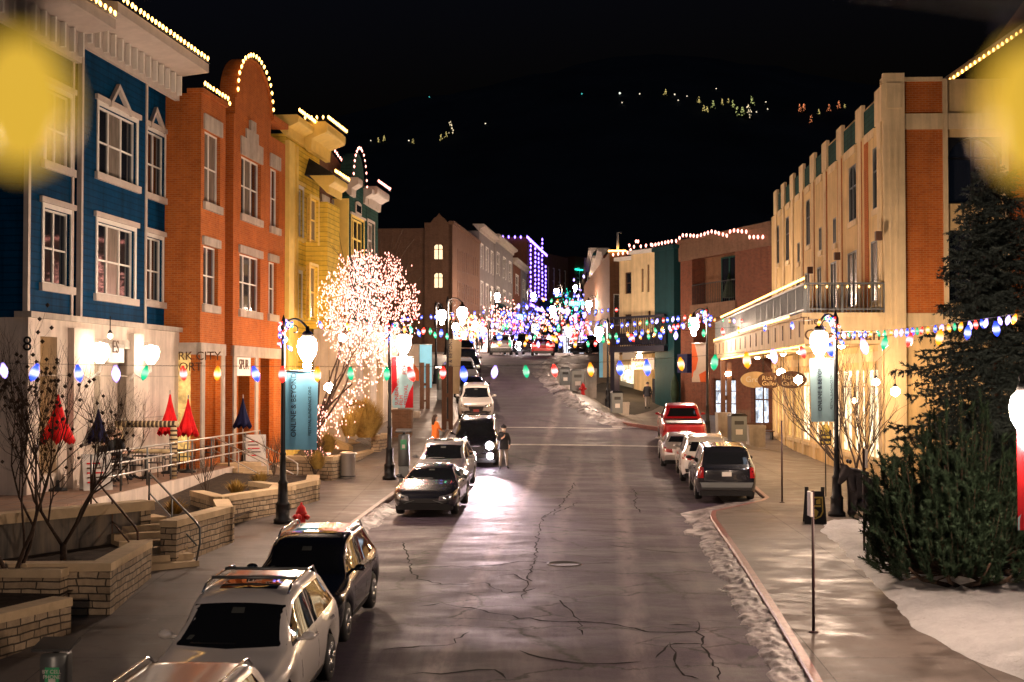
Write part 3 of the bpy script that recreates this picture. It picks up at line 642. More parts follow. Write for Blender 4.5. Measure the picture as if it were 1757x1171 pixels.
def orange_building():
    F = FL; D = 1.3; T = empty('brick_building', (0, 0, 0), 0, 'orange brick three storey building with a round arched parapet and warm bulbs', 'building', 'buildings along the left side')
    U = lambda p, d=D: F.U(p, d)
    u0, u1 = U(343), U(488); ztop = F.Z(343, 158, D); zb = F.Z(343, 588, D); zg = F.Z(350, 790, D)
    r = lambda a, t, bt, c: F.rect(a, t, bt, c, D)
    ws = [r(351, 222, 346, 376), r(349, 420, 522, 373), r(414, 265, 366, 446), r(411, 434, 531, 446), r(464, 286, 388, 477), r(461, 448, 539, 474)]
    op = [(U(349), U(379), zg, F.Z(349, 607, D)), (U(406), U(437), zg, F.Z(406, 612, D)), (U(447), U(470), zg, F.Z(447, 615, D))]
    slot = (U(385), U(399))
    b = MB(); wall(b, F, u0, slot[0], zg - 1.5, ztop, D, [ws[0], ws[1], op[0]], back=10, rv=.2); wall(b, F, slot[1], u1, zg - 1.5, ztop - .0, D, ws[2:] + op[1:], back=10, rv=.2)
    wall(b, F, slot[0], slot[1], zg - 1.5, ztop - .5, D - .9, [], back=8)
    ar = arch_poly(U(401), U(463), ztop - .05, F.Z(432, 108, D), F.Z(401, 165, D)); b.prism(ar, lambda a, z, d: F.pt(a, z, d), D - .55, D - .001)
    b.build('wall', M['brickor'], T)
    cc = F.pt(slot[0], 0, D)
    b = MB(); F.box(b, u0 - .08, slot[0], ztop, ztop + .16, D - .5, D + .1); F.box(b, U(463) + .01, u1 + .05, F.Z(463, 205, D), F.Z(463, 198, D) + .05, D - .6, D + .12)
    arr = [(a, z) for a, z in ar[1:-1]]
    for (a, z), (c, y) in zip(arr, arr[1:]):
        b.hexa([F.pt(a, z, D - .6), F.pt(c, y, D - .6), F.pt(c, y, D + .08), F.pt(a, z, D + .08), F.pt(a, z + .14, D - .6), F.pt(c, y + .14, D - .6), F.pt(c, y + .14, D + .08), F.pt(a, z + .14, D + .08)])
    b.build('coping', M['brickor'], T)
    b = MB(); F.box(b, u0 - .05, slot[0], zb - .42, zb, D - .1, D + .07); F.box(b, slot[1], u1, zb - .42, zb, D - .1, D + .07); b.build('string_course', M['stonelt'], T)
    PFo = perp(F, u0, 0); b = MB(); PFo.box(b, -1, D + .04, zb - .42, zb - .002, -.02, .05); b.build('string_course', M['stonelt'], T)
    for i, (w, s) in enumerate(zip(ws, (2, 2, 3, 3, 2, 2))):
        rg = [M['refl']] if i % 2 else [M['glass'], M['trimglass'], M['glass']] if s == 3 else [M['trimglass'] if i == 0 else M['glass']]
        window(T, F, w, D, s, .5, .055, glasses=rg, sill=.28, head=.3 if i % 2 else 0, trim=M['stonelt'], arch=False, rv=.2)
        if i % 2 == 0:   # cast stone surrounds with pointed heads above the upper windows
            a, c, z1 = w[0], w[1], w[3]; b = MB(); h = .55 if s == 2 else .7
            F.box(b, a - .12, c + .12, z1 + .002, z1 + h, D - .02, D + .07)
            if s == 3: F.box(b, (a + c) / 2 - .8, (a + c) / 2 + .8, z1 + h, z1 + h + .4, D - .02, D + .069); F.box(b, (a + c) / 2 - .35, (a + c) / 2 + .35, z1 + h + .4, z1 + h + .8, D - .02, D + .1)
            b.build('stone_head', M['stonelt'], T)
    for o in op:
        b = MB(); F.box(b, o[0] - .3, o[1] + .3, o[2] - .1, o[3] + .1, D - 1.7, D - 1.6); b.build('recess_wall', M['brickor'], T)
    s = F.rect(408, 613, 645, 431, D); b = MB(); F.box(b, s[0], s[1], s[2], s[3], D - .1, D - .02); sb = b.build('sign_board', M['white'], T)
    text('PARK\nSPUR', F, s[0] + .2, s[2] + .75, D - .01, .55, M['wood'], sb)
    b = MB()
    for a in (344, 379, 399, 437): F.box(b, U(a), U(a) + .35, zg - 1, zb - .42, D + .001, D + .06)
    b.build('pilaster', M['stonelt'], T)
    lights_line('warm bulbs on the flat left parapet of the orange brick building', [F.pt(u0, ztop + .2, D + .12), F.pt(slot[0], ztop + .2, D + .12), F.pt(slot[0] + .2, ztop + .05, D + .1)], .34, WB, GRP, up=True)
    lights_line('warm bulbs following the round arch of the orange brick building', [F.pt(a, z + .16, D + .12) for a, z in arr], .36, WB, GRP, up=True)
    # side face shop front between the two buildings
    zq = (zg, F.Z(300, 606, .6)); b = MB(); PFo.box(b, .05, D - .32, zq[0], zq[1], .01, .06); b.build('shop_window', M['shopy'], T)
    text('PARK CITY\n SPORT', PFo, *PFo.uz(283, 618, 0), .08, .42, M['wood'], T)
    return T
M['refl'] = plain('dusky_glass', (.02, .022, .03), .05, 0, None, .9)
ORANGE = orange_building()
def box_cornice(T, F, u0, u1, d, zt, proj, hgt, mat, ret=.3):
    b = MB(); q = [(d, zt), (d + proj * .22, zt + .02), (d + proj * .26, zt + hgt * .42), (d + proj * .95, zt + hgt * .62), (d + proj, zt + hgt * .7), (d + proj, zt + hgt * .92), (d + proj * .9, zt + hgt), (d - .8, zt + hgt)]
    n = len(q); vs = [F.pt(u0 - ret, z, dd) for dd, z in q] + [F.pt(u1 + ret, z, dd) for dd, z in q]
    b.add(vs, [tuple(range(n)), tuple(range(2 * n - 1, n - 1, -1))] + [(i, (i + 1) % n, n + (i + 1) % n, n + i) for i in range(n)]); return b.build('cornice', mat, T)
def mid_left():
    F = FL; D = 1.2
    # yellow
    T = empty('shop_building', (0, 0, 0), 0, 'yellow clapboard building with a boxed white cornice and a bay window', 'building', 'buildings along the left side')
    U = lambda p, d=D: F.U(p, d); zg = F.Z(530, 770, D)
    u0, u1 = U(488), U(547); zt = F.Z(500, 236, D)
    ws = [F.rect(509, 322, 406, 518, D), F.rect(507, 468, 545, 516, D)]; by = (U(524), U(546))
    b = MB(); wall(b, F, u0, u1, zg - 2, zt, D, ws, back=9); b.build('wall', M['yellow'], T)
    for w in ws: window(T, F, w, D, 1, .5, .07, frame=M['white'], tw=.16, sill=.15, head=.16, trim=M['yeltrim'])
    b = MB(); F.box(b, u0 - .05, U(497), zg - 1, zt - .3, D + .001, D + .2); F.box(b, U(504), U(507), zg - 1, zt - .3, D + .001, D + .12); b.build('pilaster', M['yeltrim'], T)
    box_cornice(T, F, u0, U(519), D, F.Z(500, 240, D), .6, .9, M['yeltrim'], .1); box_cornice(T, F, U(516), u1 + .1, D + .25, F.Z(525, 258, D + .25), .95, 1.3, M['yeltrim'], .12)
    zb0, zb1 = F.Z(530, 560, D + 1), F.Z(527, 328, D + 1); bw = [F.rect(533, 338, 412, 545, D + 1.0), F.rect(532, 455, 545, 544, D + 1.0)]
    b = MB(); wall(b, F, by[0], by[1] - .0, zb0, zb1, D + 1.0, bw, back=1.2); b.build('bay_window', M['yellow'], T)
    for w in bw: window(T, F, w, D + 1.0, 1, .5, .08, frame=M['yeltrim'], glass=M['trimglass'], tw=.12)
    box_cornice(T, F, by[0], by[1], D + 1.0, F.Z(526, 312, D + 1.0), .35, .8, M['yeltrim'], .15)
    b = MB(); z = F.Z(526, 312, D + 1) + .8; a, c = by; b.add([F.pt(a - .3, z, D), F.pt(a - .3, z, D + 1.4), F.pt(c + .3, z, D + 1.4), F.pt(c + .3, z, D), F.pt(a + .5, z + .9, D), F.pt(c - .5, z + .9, D)], [(0, 1, 4), (1, 2, 5, 4), (2, 3, 5), (0, 3, 2, 1), (0, 4, 5, 3)]); b.build('bay_roof', M['roof'], T)
    zc = F.Z(500, 240, D) + .95
    lights_line('warm bulbs on the left cornice end of the yellow building', [F.pt(u0 - .1, zc, D + .65), F.pt(U(519), zc, D + .65)], .3, WB, GRP, up=True)
    zc = F.Z(525, 258, D + .25) + 1.35
    lights_line('warm bulbs along the high boxed cornice of the yellow building', [F.pt(U(516) - .12, zc, D + .2), F.pt(U(516) - .12, zc, D + 1.25), F.pt(u1 + .22, zc, D + 1.25)], .28, WB, GRP, up=True)
    zc = F.Z(526, 312, D + 1) + .85
    lights_line('short run of warm bulbs on the bay window of the yellow building', [F.pt(by[0] - .2, zc, D + 1.42), F.pt(by[1] + .2, zc, D + 1.42)], .34, WB, GRP, up=True)
    # brown gabled
    T = empty('brick_building', (0, 0, 0), 0, 'narrow brown brick building with a steep stepped gable edged in bulbs', 'building', 'buildings along the left side')
    u0, u1 = U(547) + .05, U(590); ze = F.Z(590, 318, D); zp = F.Z(562, 255, D); up = U(563)
    ws = [F.rect(552, 350, 428, 560, D), F.rect(571, 360, 432, 582, D)]
    b = MB(); wall(b, F, u0, u1, zg - 2, ze, D, ws, back=9); b.prism([(u0, ze - .02), (u1, ze - .02), (u1 - .4, ze + .9), (up + .3, zp), (up - .3, zp), (u0, F.Z(550, 275, D))], lambda a, z, d: F.pt(a, z, d), D - .6, D - .001); b.build('wall', M['brickbr'], T)
    for w in ws: window(T, F, w, D, 2, .5, .06, tw=.1, sill=.2, head=.35, trim=M['stonelt'])
    b = MB(); w = F.rect(563, 300, 328, 570, D); b.prism([(w[0], w[2]), (w[1], w[2]), (w[1], w[3] - .4), ((w[0] + w[1]) / 2, w[3] + .3), (w[0], w[3] - .4)], lambda a, z, d: F.pt(a, z, d), D - .02, D + .08); b.build('louvre_panel', M['stonelt'], T)
    lights_line('warm bulbs down the steep gable of the brown brick building', [F.pt(up - .2, zp + .1, D + .1), F.pt(up + .4, zp, D + .1), F.pt(u1 - .3, ze + .9, D + .1), F.pt(u1, ze, D + .1)], .36, PB, GRP, up=True)
    # green pair
    T = empty('shop_building', (0, 0, 0), 0, 'dark green clapboard building with a tall arched gable and yellow side wall', 'building', 'buildings along the left side')
    D2 = 2.0; U2 = lambda p: F.U(p, D2); u0, u1 = U2(598), U2(627); zt = F.Z(600, 335, D2); 
    ws = [F.rect(603, 372, 440, 623, D2)]
    b = MB(); wall(b, F, u0, u1, zg - 2, zt, D2, ws, back=9); ar = arch_poly(u0 + .5, u1 - .3, zt - .02, F.Z(613, 262, D2), F.Z(604, 320, D2)); b.prism(ar, lambda a, z, d: F.pt(a, z, d), D2 - .6, D2 - .001); b.build('wall', M['green'], T)
    PG = perp(F, u0, 0); b = MB(); PG.box(b, .2, D2, zg - 2, zt - .2, .004, .12); b.build('side_wall', M['yeltrim'], T)
    window(T, F, ws[0], D2, 3, .5, .1, tw=.12, sill=.15, head=.1, frame=M['yeltrim'])
    b = MB(); w = F.rect(609, 344, 366, 618, D2); o_ = arch_poly(w[0], w[1], w[2], w[3], w[2] + .5); i_ = arch_poly(w[0] + .15, w[1] - .15, w[2] + .1, w[3] - .2, w[2] + .5)
    b.prism(o_, lambda a, z, d: F.pt(a, z, d), D2 - .01, D2 + .06); b.build('arch_trim', M['trim'], T); b = MB(); b.prism(i_, lambda a, z, d: F.pt(a, z, d), D2 + .06, D2 + .07); b.build('arch_pane', M['glass'], T)
    box_cornice(T, F, U2(599), U2(606), D2, F.Z(600, 336, D2), .45, .9, M['trim'], .05); box_cornice(T, F, U2(623), U2(628), D2, F.Z(624, 350, D2), .45, .8, M['trim'], .05)
    lights_line('warm bulbs round the arched gable of the dark green building', [F.pt(a, z + .14, D2 + .12) for a, z in ar[1:-1]], .36, PB, GRP, up=True)
    T = empty('shop_building', (0, 0, 0), 0, 'slim dark green annex with a small white cornice beside the arched gable', 'building', 'buildings along the left side')
    u0, u1 = U2(628) + .03, U2(648); b = MB(); ws = [F.rect(631, 380, 440, 641, D2)]; wall(b, F, u0, u1, zg - 2, F.Z(630, 352, D2), D2, ws, back=9); b.build('wall', M['green'], T)
    window(T, F, ws[0], D2, 1, .5, .1, tw=.14, frame=M['trim'], glass=M['trimglass']); box_cornice(T, F, u0, u1, D2, F.Z(630, 354, D2), .6, 1.0, M['trim'], .1)
    zc = F.Z(630, 354, D2) + 1.15
    lights_line('bulbs along the small cornice of the slim green annex', [F.pt(u0 - .1, zc, D2 + .65), F.pt(u1 + .1, zc, D2 + .65)], .26, PB, GRP, up=True)
    # pale ground floor arcade under the three narrow buildings, hidden mostly by the lit tree
    T = empty('arcade', (0, 0, 0), 0, 'pale concrete ground floor arcade behind the lit tree and golden bush', 'arcade')
    a, c = U2(560), U2(655); z1 = F.Z(600, 560, D2 + .8); b = MB()
    hs = [(a + (c - a) * k / 4 + .6, a + (c - a) * (k + 1) / 4 - .9, zg - 1, z1 - .9) for k in range(3)]
    wall(b, F, a, c, zg - 2.5, z1, D2 + .9, hs, back=1.5, rv=.6); b.build('wall', M['conc'], T)
    b = MB(); F.box(b, a, c, zg - 1, z1 - .5, D2 + .1, D2 + .14); b.build('shop_window', M['shopy'], T)
    b = MB(); F.box(b, a - .1, c + .1, z1 + .002, z1 + .25, D2 - .5, D2 + 1.1); b.build('coping', M['stonelt'], T)
mid_left()
# ================= the brick block and the row beyond the side street
FL2 = Fac(-22.7, 0, -22.7 + 10.94, 100, 1)
def far_left():
    F = FL2; G2 = 'buildings beyond the side street'
    T = empty('brick_building', (0, 0, 0), 0, 'three storey tan brick corner block with two lit arched windows', 'building', G2)
    u0, u1 = F.U(776), F.U(822); zt = F.Z(776, 385); zg = 7.0
    ws = []
    for (t, bt) in ((424, 462), (478, 512)):
        for k in range(5):
            px = 785 + k * 7.6; sc = (px - 776) * .18; ws.append(F.rect(px, t + sc * 2.5, bt + sc * 1.6, px + 4))
    b = MB(); wall(b, F, u0, u1, zg, zt, 0, ws, back=.4, rv=.03); PQ = perp(F, u0, 0)
    lw = [PQ.rect(744, 419, 446, 760), PQ.rect(744, 468, 495, 760), PQ.rect(744, 520, 560, 760)]
    v0, v1 = PQ.U(640), PQ.U(776); zq = PQ.Z(735, 388)
    wall(b, PQ, PQ.U(728), v1, zg, zt + .2, 0, lw, back=22); wall(b, PQ, v0, PQ.U(728) - .0, zg, zq - .2, -.3, [], back=20)
    a, c = PQ.U(738), PQ.U(768); b.prism([(a, zt + .15), (c, zt + .15), (c - .4, zt + .7), ((a + c) / 2 + .3, zt + .8), ((a + c) / 2, zt + 1.2), ((a + c) / 2 - .3, zt + .8), (a + .4, zt + .7)], lambda p, z, d: PQ.pt(p, z, d), -.5, .02)
    b.build('wall', M['bricktan'], T)
    for w in ws: window(T, F, w, 0, 1, .5, .08, frame=M['wood'], rv=.03)
    for i, w in enumerate(lw): window(T, PQ, w, 0, 2, .66, .07, frame=M['wood'], glass=M['litwin'] if i < 2 else M['glass'], arch=True)
    b = MB(); F.box(b, u0 - .1, u1, zt, zt + .35, -.4, .2); b.build('coping', M['bricktan'], T)
    for k in range(4): b = MB(); a = u0 + (u1 - u0) * (k + .15) / 4; c = u0 + (u1 - u0) * (k + .8) / 4; F.box(b, a, c, 8.6, 11.2, .02, .08); b.build('shop_window', M['shopfar'], T)
    rows = [('slim pale grey victorian shop house with tall narrow windows beside the tan block', 822, 848, 396, M['fargrey'], 3), ('pale victorian house with a bay, a small cornice and a teal awning', 849, 880, 412, M['fargrey'], 3), ('low dark house front with one pale window panel', 881, 893, 452, M['brickrd'], 1), ('narrow pale gabled front between two darker fronts', 894, 904, 462, M['fargrey'], 1)]
    for lab, a, c, t, mt, nw in rows:
        T = empty('shop_building', (0, 0, 0), 0, lab, 'building', G2); u0, u1 = F.U(a) + .05, F.U(c); zt = F.Z(a, t); ws = []
        for row in range(2):
            for k in range(nw):
                w = (u1 - u0) / nw; ws.append((u0 + w * (k + .3), u0 + w * (k + .7), zt - 4.2 - row * 4.6, zt - 1.5 - row * 4.6))
        b = MB(); wall(b, F, u0, u1, zg, zt, .0, ws, back=12); b.build('wall', mt, T)
        for w in ws: window(T, F, w, 0, 1, .5, .1, tw=.2)
        box_cornice(T, F, u0, u1, 0, zt - .1, .7, .9, M['stonelt'])
        if a == 849:
            b = MB(); z = F.Z(a, 516); b.add([F.pt(u0, z, 0), F.pt(u1, z, 0), F.pt(u1, z - 1.6, 2), F.pt(u0, z - 1.6, 2), F.pt(u0, z - 1.8, 0), F.pt(u1, z - 1.8, 0)], [(0, 1, 2, 3), (3, 2, 5, 4), (0, 3, 4), (1, 5, 2)]); b.build('awning', M['teal'], T)
        b = MB(); F.box(b, u0 + .6, u1 - .6, 8.6, 11.8, .02, .08); b.build('shop_window', M['shopfar'] if a != 881 else M['shoppink'], T)
    T = empty('purple_lit_building', (0, 0, 0), 0, 'tall dark red brick building outlined with purple lights and a spike', 'building', G2)
    u0, u1 = F.U(905), F.U(936); zt = F.Z(905, 407); b = MB(); wall(b, F, u0, u1, zg, zt, 0, [], back=30); b.build('wall', M['brickrd'], T)
    PQ = perp(F, u0, 0); b = MB(); u, z = F.U(927), F.Z(927, 398); b.tube([F.pt(u, zt - .5, 0), F.pt(u, z, 0)], .15, 6); b.build('spike', M['iron'], T)
    pm = bulbmesh('purp', .5, PURP)
    zl = F.Z(905, 520)
    for k, px in enumerate((908, 916, 922, 928, 934)):
        u = F.U(px); lights_line('vertical line of purple bulbs on the front of the tall dark building', [F.pt(u, zl + (k % 3) * 1.2, .25), F.pt(u, zt + (2.5 if k == 3 else -k * .4), .25)], .75, pm, 'purple light lines', .02)
    lights_line('purple bulbs along the flat roof edge of the tall dark building', [PQ.pt(PQ.U(842), zt + .3, .2), PQ.pt(PQ.U(905), zt + .2, .2), F.pt(u1, zt + .2, .3)], 1.0, pm, 'purple light lines', .02)
    lights_line('purple bulbs along the foot of the tall dark building', [F.pt(u0, zl, .5), F.pt(u1 + 3, zl, .5)], .8, pm, 'purple light lines', .02)
    for lab, a, c, t, D0, mt in (('tan brick building with tall pale windows beyond the purple lights', 936, 975, 434, 265, M['bricktan']), ('dark flat roofed house with a green light line under its eave', 986, 1046, 440, 330, M['brickrd']), ('low pale shop front far up the street with pink signs', 905, 990, 497, 300, M['stonelt']), ('distant teal lit shop front far up the street', 960, 1042, 515, 250, M['teal'])):
        T = empty('shop_building', (0, 0, 0), 0, lab, 'building', 'far buildings up the street'); p, q = P(a, t, D0), P(c, t, D0 + 12)
        Fq = Fac(p.x, p.y, q.x, q.y, 1); L = (Vector((q.x - p.x, q.y - p.y))).length; ws = [(L * (k + .25) / 4, L * (k + .6) / 4, p.z - 7.5, p.z - 2.5) for k in range(4)]
        b = MB(); wall(b, Fq, 0, L, 8, p.z, 0, ws, back=14); b.build('wall', mt, T)
        for w in ws: window(T, Fq, w, 0, 1, .5, .2, glass=M['glass'])
        if a == 986:
            b = MB(); Fq.box(b, 0, L, p.z - 3.2, p.z - 2.9, .05, .3); Fq.box(b, L - .3, L, p.z - 14, p.z - 3.2, .05, .3); b.build('light_line', TEALB, T)
        else:
            b = MB(); Fq.box(b, .5, L - .5, 9.5, 14, .02, .1); b.build('shop_window', M['shopc'] if a == 960 else M['shopfar'], T)
far_left()
# ================= the long cream and brick block on the right
FR = Fac(10.4, 0, 10.4 + 5, 100, -1)
GR_ = 'buildings on the right side'
def gallery_block():
    F = FR; T = empty('gallery_building', (0, 0, 0), 0, 'long cream and brick three storey block with pilasters and arched windows on the right', 'building', GR_)
    uA, uB = F.U(1516), F.U(1325); U = F.U; z0 = .9; ztop = F.Z(1516, 152)
    zband = F.Z(1516, 186); PA = perp(F, uA, 0)
    # bays between pilasters, read along the wall
    arches = [(1497, 257, 362, 1513), (1456, 290, 384, 1471), (1383, 346, 424, 1391), (1348, 375, 450, 1355), (1332, 390, 455, 1338)]
    rects = [(1429, 376, 420, 1436), (1405, 392, 432, 1411), (1368, 418, 452, 1373), (1494, 416, 520, 1514), (1454, 436, 530, 1471), (1425, 452, 535, 1436), (1402, 460, 540, 1410), (1381, 470, 545, 1390), (1366, 480, 550, 1373)]
    aw = [F.rect(a, t, bt, c) for a, t, bt, c in arches]; rw = [F.rect(a, t, bt, c) for a, t, bt, c in rects]
    aw = [w if w[0] < w[1] else (w[1], w[0], w[2], w[3]) for w in aw]; rw = [w if w[0] < w[1] else (w[1], w[0], w[2], w[3]) for w in rw]
    zgt = F.Z(1516, 632); zgb = F.Z(1516, 792); shops = []
    n = 11
    for k in range(n):
        a = uA + .5 + (uB - uA - .8) * k / n; shops.append((a + .25, a + (uB - uA - .8) / n - .35, zgb, zgt))
    b = MB(); wall(b, F, uA, uB, z0, ztop - 1.1, 0, aw + rw + shops, back=.6, rv=.07)
    # end wall to the camera
    ph = PA.Z(1553, 197); pv = [PA.U(x) for x in (1516, 1553, 1620, 1628, 1722, 1732, 1800)]
    pw = (min(pv[3], pv[4]), max(pv[3], pv[4]), PA.Z(1640, 350), PA.Z(1640, 236)); pw2 = (pw[0], pw[1], PA.Z(1640, 520), PA.Z(1640, 395))
    lo, hi = min(pv), max(pv); wall(b, PA, lo, hi - .5, z0, PA.Z(1553, 137), 0, [pw, pw2], back=14, rv=.3); wall(b, PA, hi - .5, hi, z0, PA.Z(1553, 137), 0, [], back=.3)
    b.build('wall', M['cream'], T)
    b = MB()
    for w in pv[1:3],:
        a, c = sorted(w); zt1 = PA.Z(1553, 141)
        PA.box(b, a, c, PA.Z(1560, 538), PA.Z(1560, 223), .003, .03); PA.box(b, a, c, PA.Z(1560, 195), zt1, .003, .03)
    a, c = sorted(pv[5:7]); PA.box(b, a, c, PA.Z(1560, 538), PA.Z(1560, 223), .003, .03)
    # brick strips between pilasters of the long side
    for (p, q) in ((1474, 1481), (1440, 1447), (1415, 1421), (1394, 1399), (1376, 1380), (1360, 1363), (1486, 1492)):
        a, c = sorted((U(p), U(q))); F.box(b, a, c, F.Z(1516, 545), zband - .5, .003, .03)
    b.build('brick_panel', M['brickor'], T)
    b = MB()
    cr = sorted((pv[0], pv[1])); PA.box(b, cr[0] - .0, cr[1], z0, PA.Z(1530, 128), .02, .22)
    for k in range(3): PA.box(b, cr[0] + .25 + k * .2, cr[0] + .33 + k * .2, PA.Z(1530, 600), PA.Z(1530, 225), .22, .25)
    PA.box(b, cr[0] + .12, cr[1] - .12, PA.Z(1530, 188), PA.Z(1530, 145), .22, .26)
    for a, c in (sorted(pv[2:4]), sorted(pv[4:6])): PA.box(b, a, c, z0, PA.Z(1553, 137) - .01, .002, .12)
    PA.box(b, lo, hi, PA.Z(1560, 223), PA.Z(1560, 196), .002, .08); PA.box(b, lo, hi, PA.Z(1560, 560), PA.Z(1560, 538), .002, .08)
    PA.box(b, pv[1] if pv[1] < pv[2] else pv[2], hi, PA.Z(1553, 141), PA.Z(1553, 134), -.3, .12)
    npil = 9; pp = [1516 - 4, 1478, 1444, 1418, 1397, 1378, 1361.5, 1346, 1333]
    for i, px in enumerate(pp):
        u = U(px); F.box(b, u - .30, u + .30, z0, ztop - 1.1, .002, .05); F.box(b, u - .12, u + .12, zband - 8, ztop - 2.0, .05, .07)
        F.box(b, u - .6, u + .6, ztop - 1.1, ztop + .12, -.08, .06)
        if i: F.box(b, U(pp[i - 1]) + .9, u - .9, ztop - 1.4, ztop - 1.09, -.3, .04)
    for w in aw + rw: F.box(b, w[0] - .1, w[1] + .1, w[2] - .22, w[2] - .003, -.06, .05)
    F.box(b, uA, uB, zgt + .25, zgt + .6, .002, .055)
    for s in shops: F.box(b, s[0] - .1, s[1] + .1, s[2] - .18, s[2] - .003, -.06, .06)
    b.build('pilaster_trim', M['cream2'], T)
    for i in range(1, len(pp)): b = MB(); F.box(b, U(pp[i - 1]) + .56, U(pp[i]) - .56, ztop - 1.08, ztop - .15, -.06, -.03); b.build('roof_rail_panel', M['green'], T)
    for w in aw: window(T, F, w, 0, 2, .62, .06, frame=M['grail'], arch=True, rv=.07)
    for w in rw: window(T, F, w, 0, 2, 0, .06, frame=M['grail'], glass=M['trimglass'], rv=.07)
    for w in (pw, pw2): window(T, PA, w, 0, 2, .7, .08, frame=M['iron'], arch=(w is pw), rv=.3)
    for i, s in enumerate(shops): window(T, F, s, 0, 2, .8, .06, frame=M['cream2'], glasses=[M['shopw'] if i < 7 else M['shopy']], rv=.07)
    # projecting balcony over the pavement
    d = 2.75; uE = U(1516) - .2; zb, zt2, zr = F.Z(1380, 590, d), F.Z(1380, 537, d), F.Z(1380, 485, d); uF = F.U(1226, d)
    b = MB(); F.box(b, uE, uF, zb, zt2, .0, d); F.box(b, uE - .06, uF + .06, zt2 - .14, zt2 + .0, -.0, d + .08); b.build('balcony_slab', M['cream2'], T)
    b = MB()
    for k in range(16): u = uE + 1 + (uF - uE - 2) * k / 15; F.box(b, u - .06, u + .06, zb + .25, zt2 - .25, d, d + .03)
    b.build('vent_slot_row', M['wood'], T)
    PE = perp(F, uE, 0); e0, e1 = (0, d) 
    b = MB()
    def rail(Fq, a, c, dd, step=.14):
        Fq.box(b, a, c, zr - .06, zr, dd - .03, dd + .03); Fq.box(b, a, c, zt2 + .1, zt2 + .15, dd - .02, dd + .02)
        k = int((c - a) / step)
        for i in range(k + 1): u = a + (c - a) * i / k; w = .04 if i % 10 == 0 else .012; Fq.box(b, u - w, u + w, zt2 + .001, zr - .06, dd - w, dd + w)
    rail(F, uE, uF, d - .05, .2); s0, s1 = (0, d) if PE.pt(1, 0)[0] < PE.pt(0, 0)[0] else (-d, 0); rail(PE, s0, s1, .0)
    b.build('balcony_rail', M['grail'], T)
    b = MB(); F.box(b, uE + .3, uF, zt2 + .15, zr - .08, d - .09, d - .07); b.build('balcony_screen', M['refl'], T)
    uu, zz = PE.uz(1374, 557, .1); text('The', PE, uu, zz, .02, .40, M['wood'], T, 0, .02); uu, zz = PE.uz(1380, 584, .1); text('Caledonian', PE, uu, zz, .02, .55, M['wood'], T, 0, .02, sx=1.05)
    lights_line('pale light line along the balcony top rail of the cream block', [F.pt(uE, zr + .05, d), F.pt(uF, zr + .05, d)], .3, bulbmesh('w2', .1, WARM), GRP, up=True)
    lights_line('pale light line under the balcony edge of the cream block', [F.pt(uE, zb - .02, d), F.pt(uF, zb - .02, d)], .3, bulbmesh('w2', .1, WARM), GRP)
    lights_line('pale light line under the balcony floor edge, middle height', [F.pt(uE + 3, zt2 + .05, d + .1), F.pt(uF, zt2 + .05, d + .1)], .3, bulbmesh('w2', .1, WARM), GRP)
    lights_line('eight small white bulbs on the balcony rail above the lettered sign', [PE.pt(s0 + .2, zr - .1, .08), PE.pt(s1, zr - .1, .08)], .36, bulbmesh('w2', .1, WARM), GRP)
    # balcony wall lamps
    for px, py in ((1513, 405), (1441, 440), (1394, 464)):
        u, z = F.uz(px, py, .2); b = MB(); F.box(b, u - .12, u + .12, z - .15, z + .15, .2, .42); b.build('wall_lamp', M['wood'], T)
    return T, uA, uB, PA, d, zb
GAL = gallery_block()
def right_wing():   # taller wing behind the flat roof, with a sloping lit roof edge
    T = empty('roof_wing', (0, 0, 0), 0, 'set back brick wing with roof terrace rail and sloping lit eave', 'building', GR_)
    D = 52; a = P(1628, 140, D); c = P(1800, 22, D - 4); e = P(1628, 215, D); F = Fac(P(1672, 100, D).x, D, c.x, c.y, 1)
    b = MB(); b.hexa([F.pt(0, e.z, 0), F.pt(9, e.z, 0), F.pt(9, e.z, -8), F.pt(0, e.z, -8), F.pt(0, P(1672, 118, D).z, 0), F.pt(9, P(1672, 118, D).z + 9 * .62, 0), F.pt(9, P(1672, 118, D).z + 9 * .62, -8), F.pt(0, P(1672, 118, D).z, -8)]); b.build('wall', M['brickbr'], T)
    b = MB(); n = (c - a).normalized(); b.hexa([a + Vector((0, 0, -.05)), c + Vector((0, 0, -.05)), c + Vector((0, 9, -.05)), a + Vector((0, 9, -.05)), a + Vector((0, 0, .25)), c + Vector((0, 0, .25)), c + Vector((0, 9, .25)), a + Vector((0, 9, .25))]); b.build('roof', M['trim'], T)
    b = MB(); z0 = P(1628, 196, D).z; x0, x1 = P(1626, 190, 49.8).x, P(1672, 190, 49.8).x
    for i in range(15): x = x0 + (x1 - x0) * i / 14; b.tube([(x, 49.8, z0 - .6), (x, 49.8, P(1628, 140, 49.8).z)], .015, 4)
    b.tube([(x0, 49.8, P(1628, 140, 49.8).z), (x1, 49.8, P(1628, 140, 49.8).z)], .03, 5); b.build('terrace_rail', M['iron'], T)
    lights_line('warm bulbs up the sloping eave at the upper right', [a + Vector((0, -.1, .1)), c + Vector((0, -.1, .1))], .22, bulbmesh('warm', .14, WARM), GRP)
right_wing()
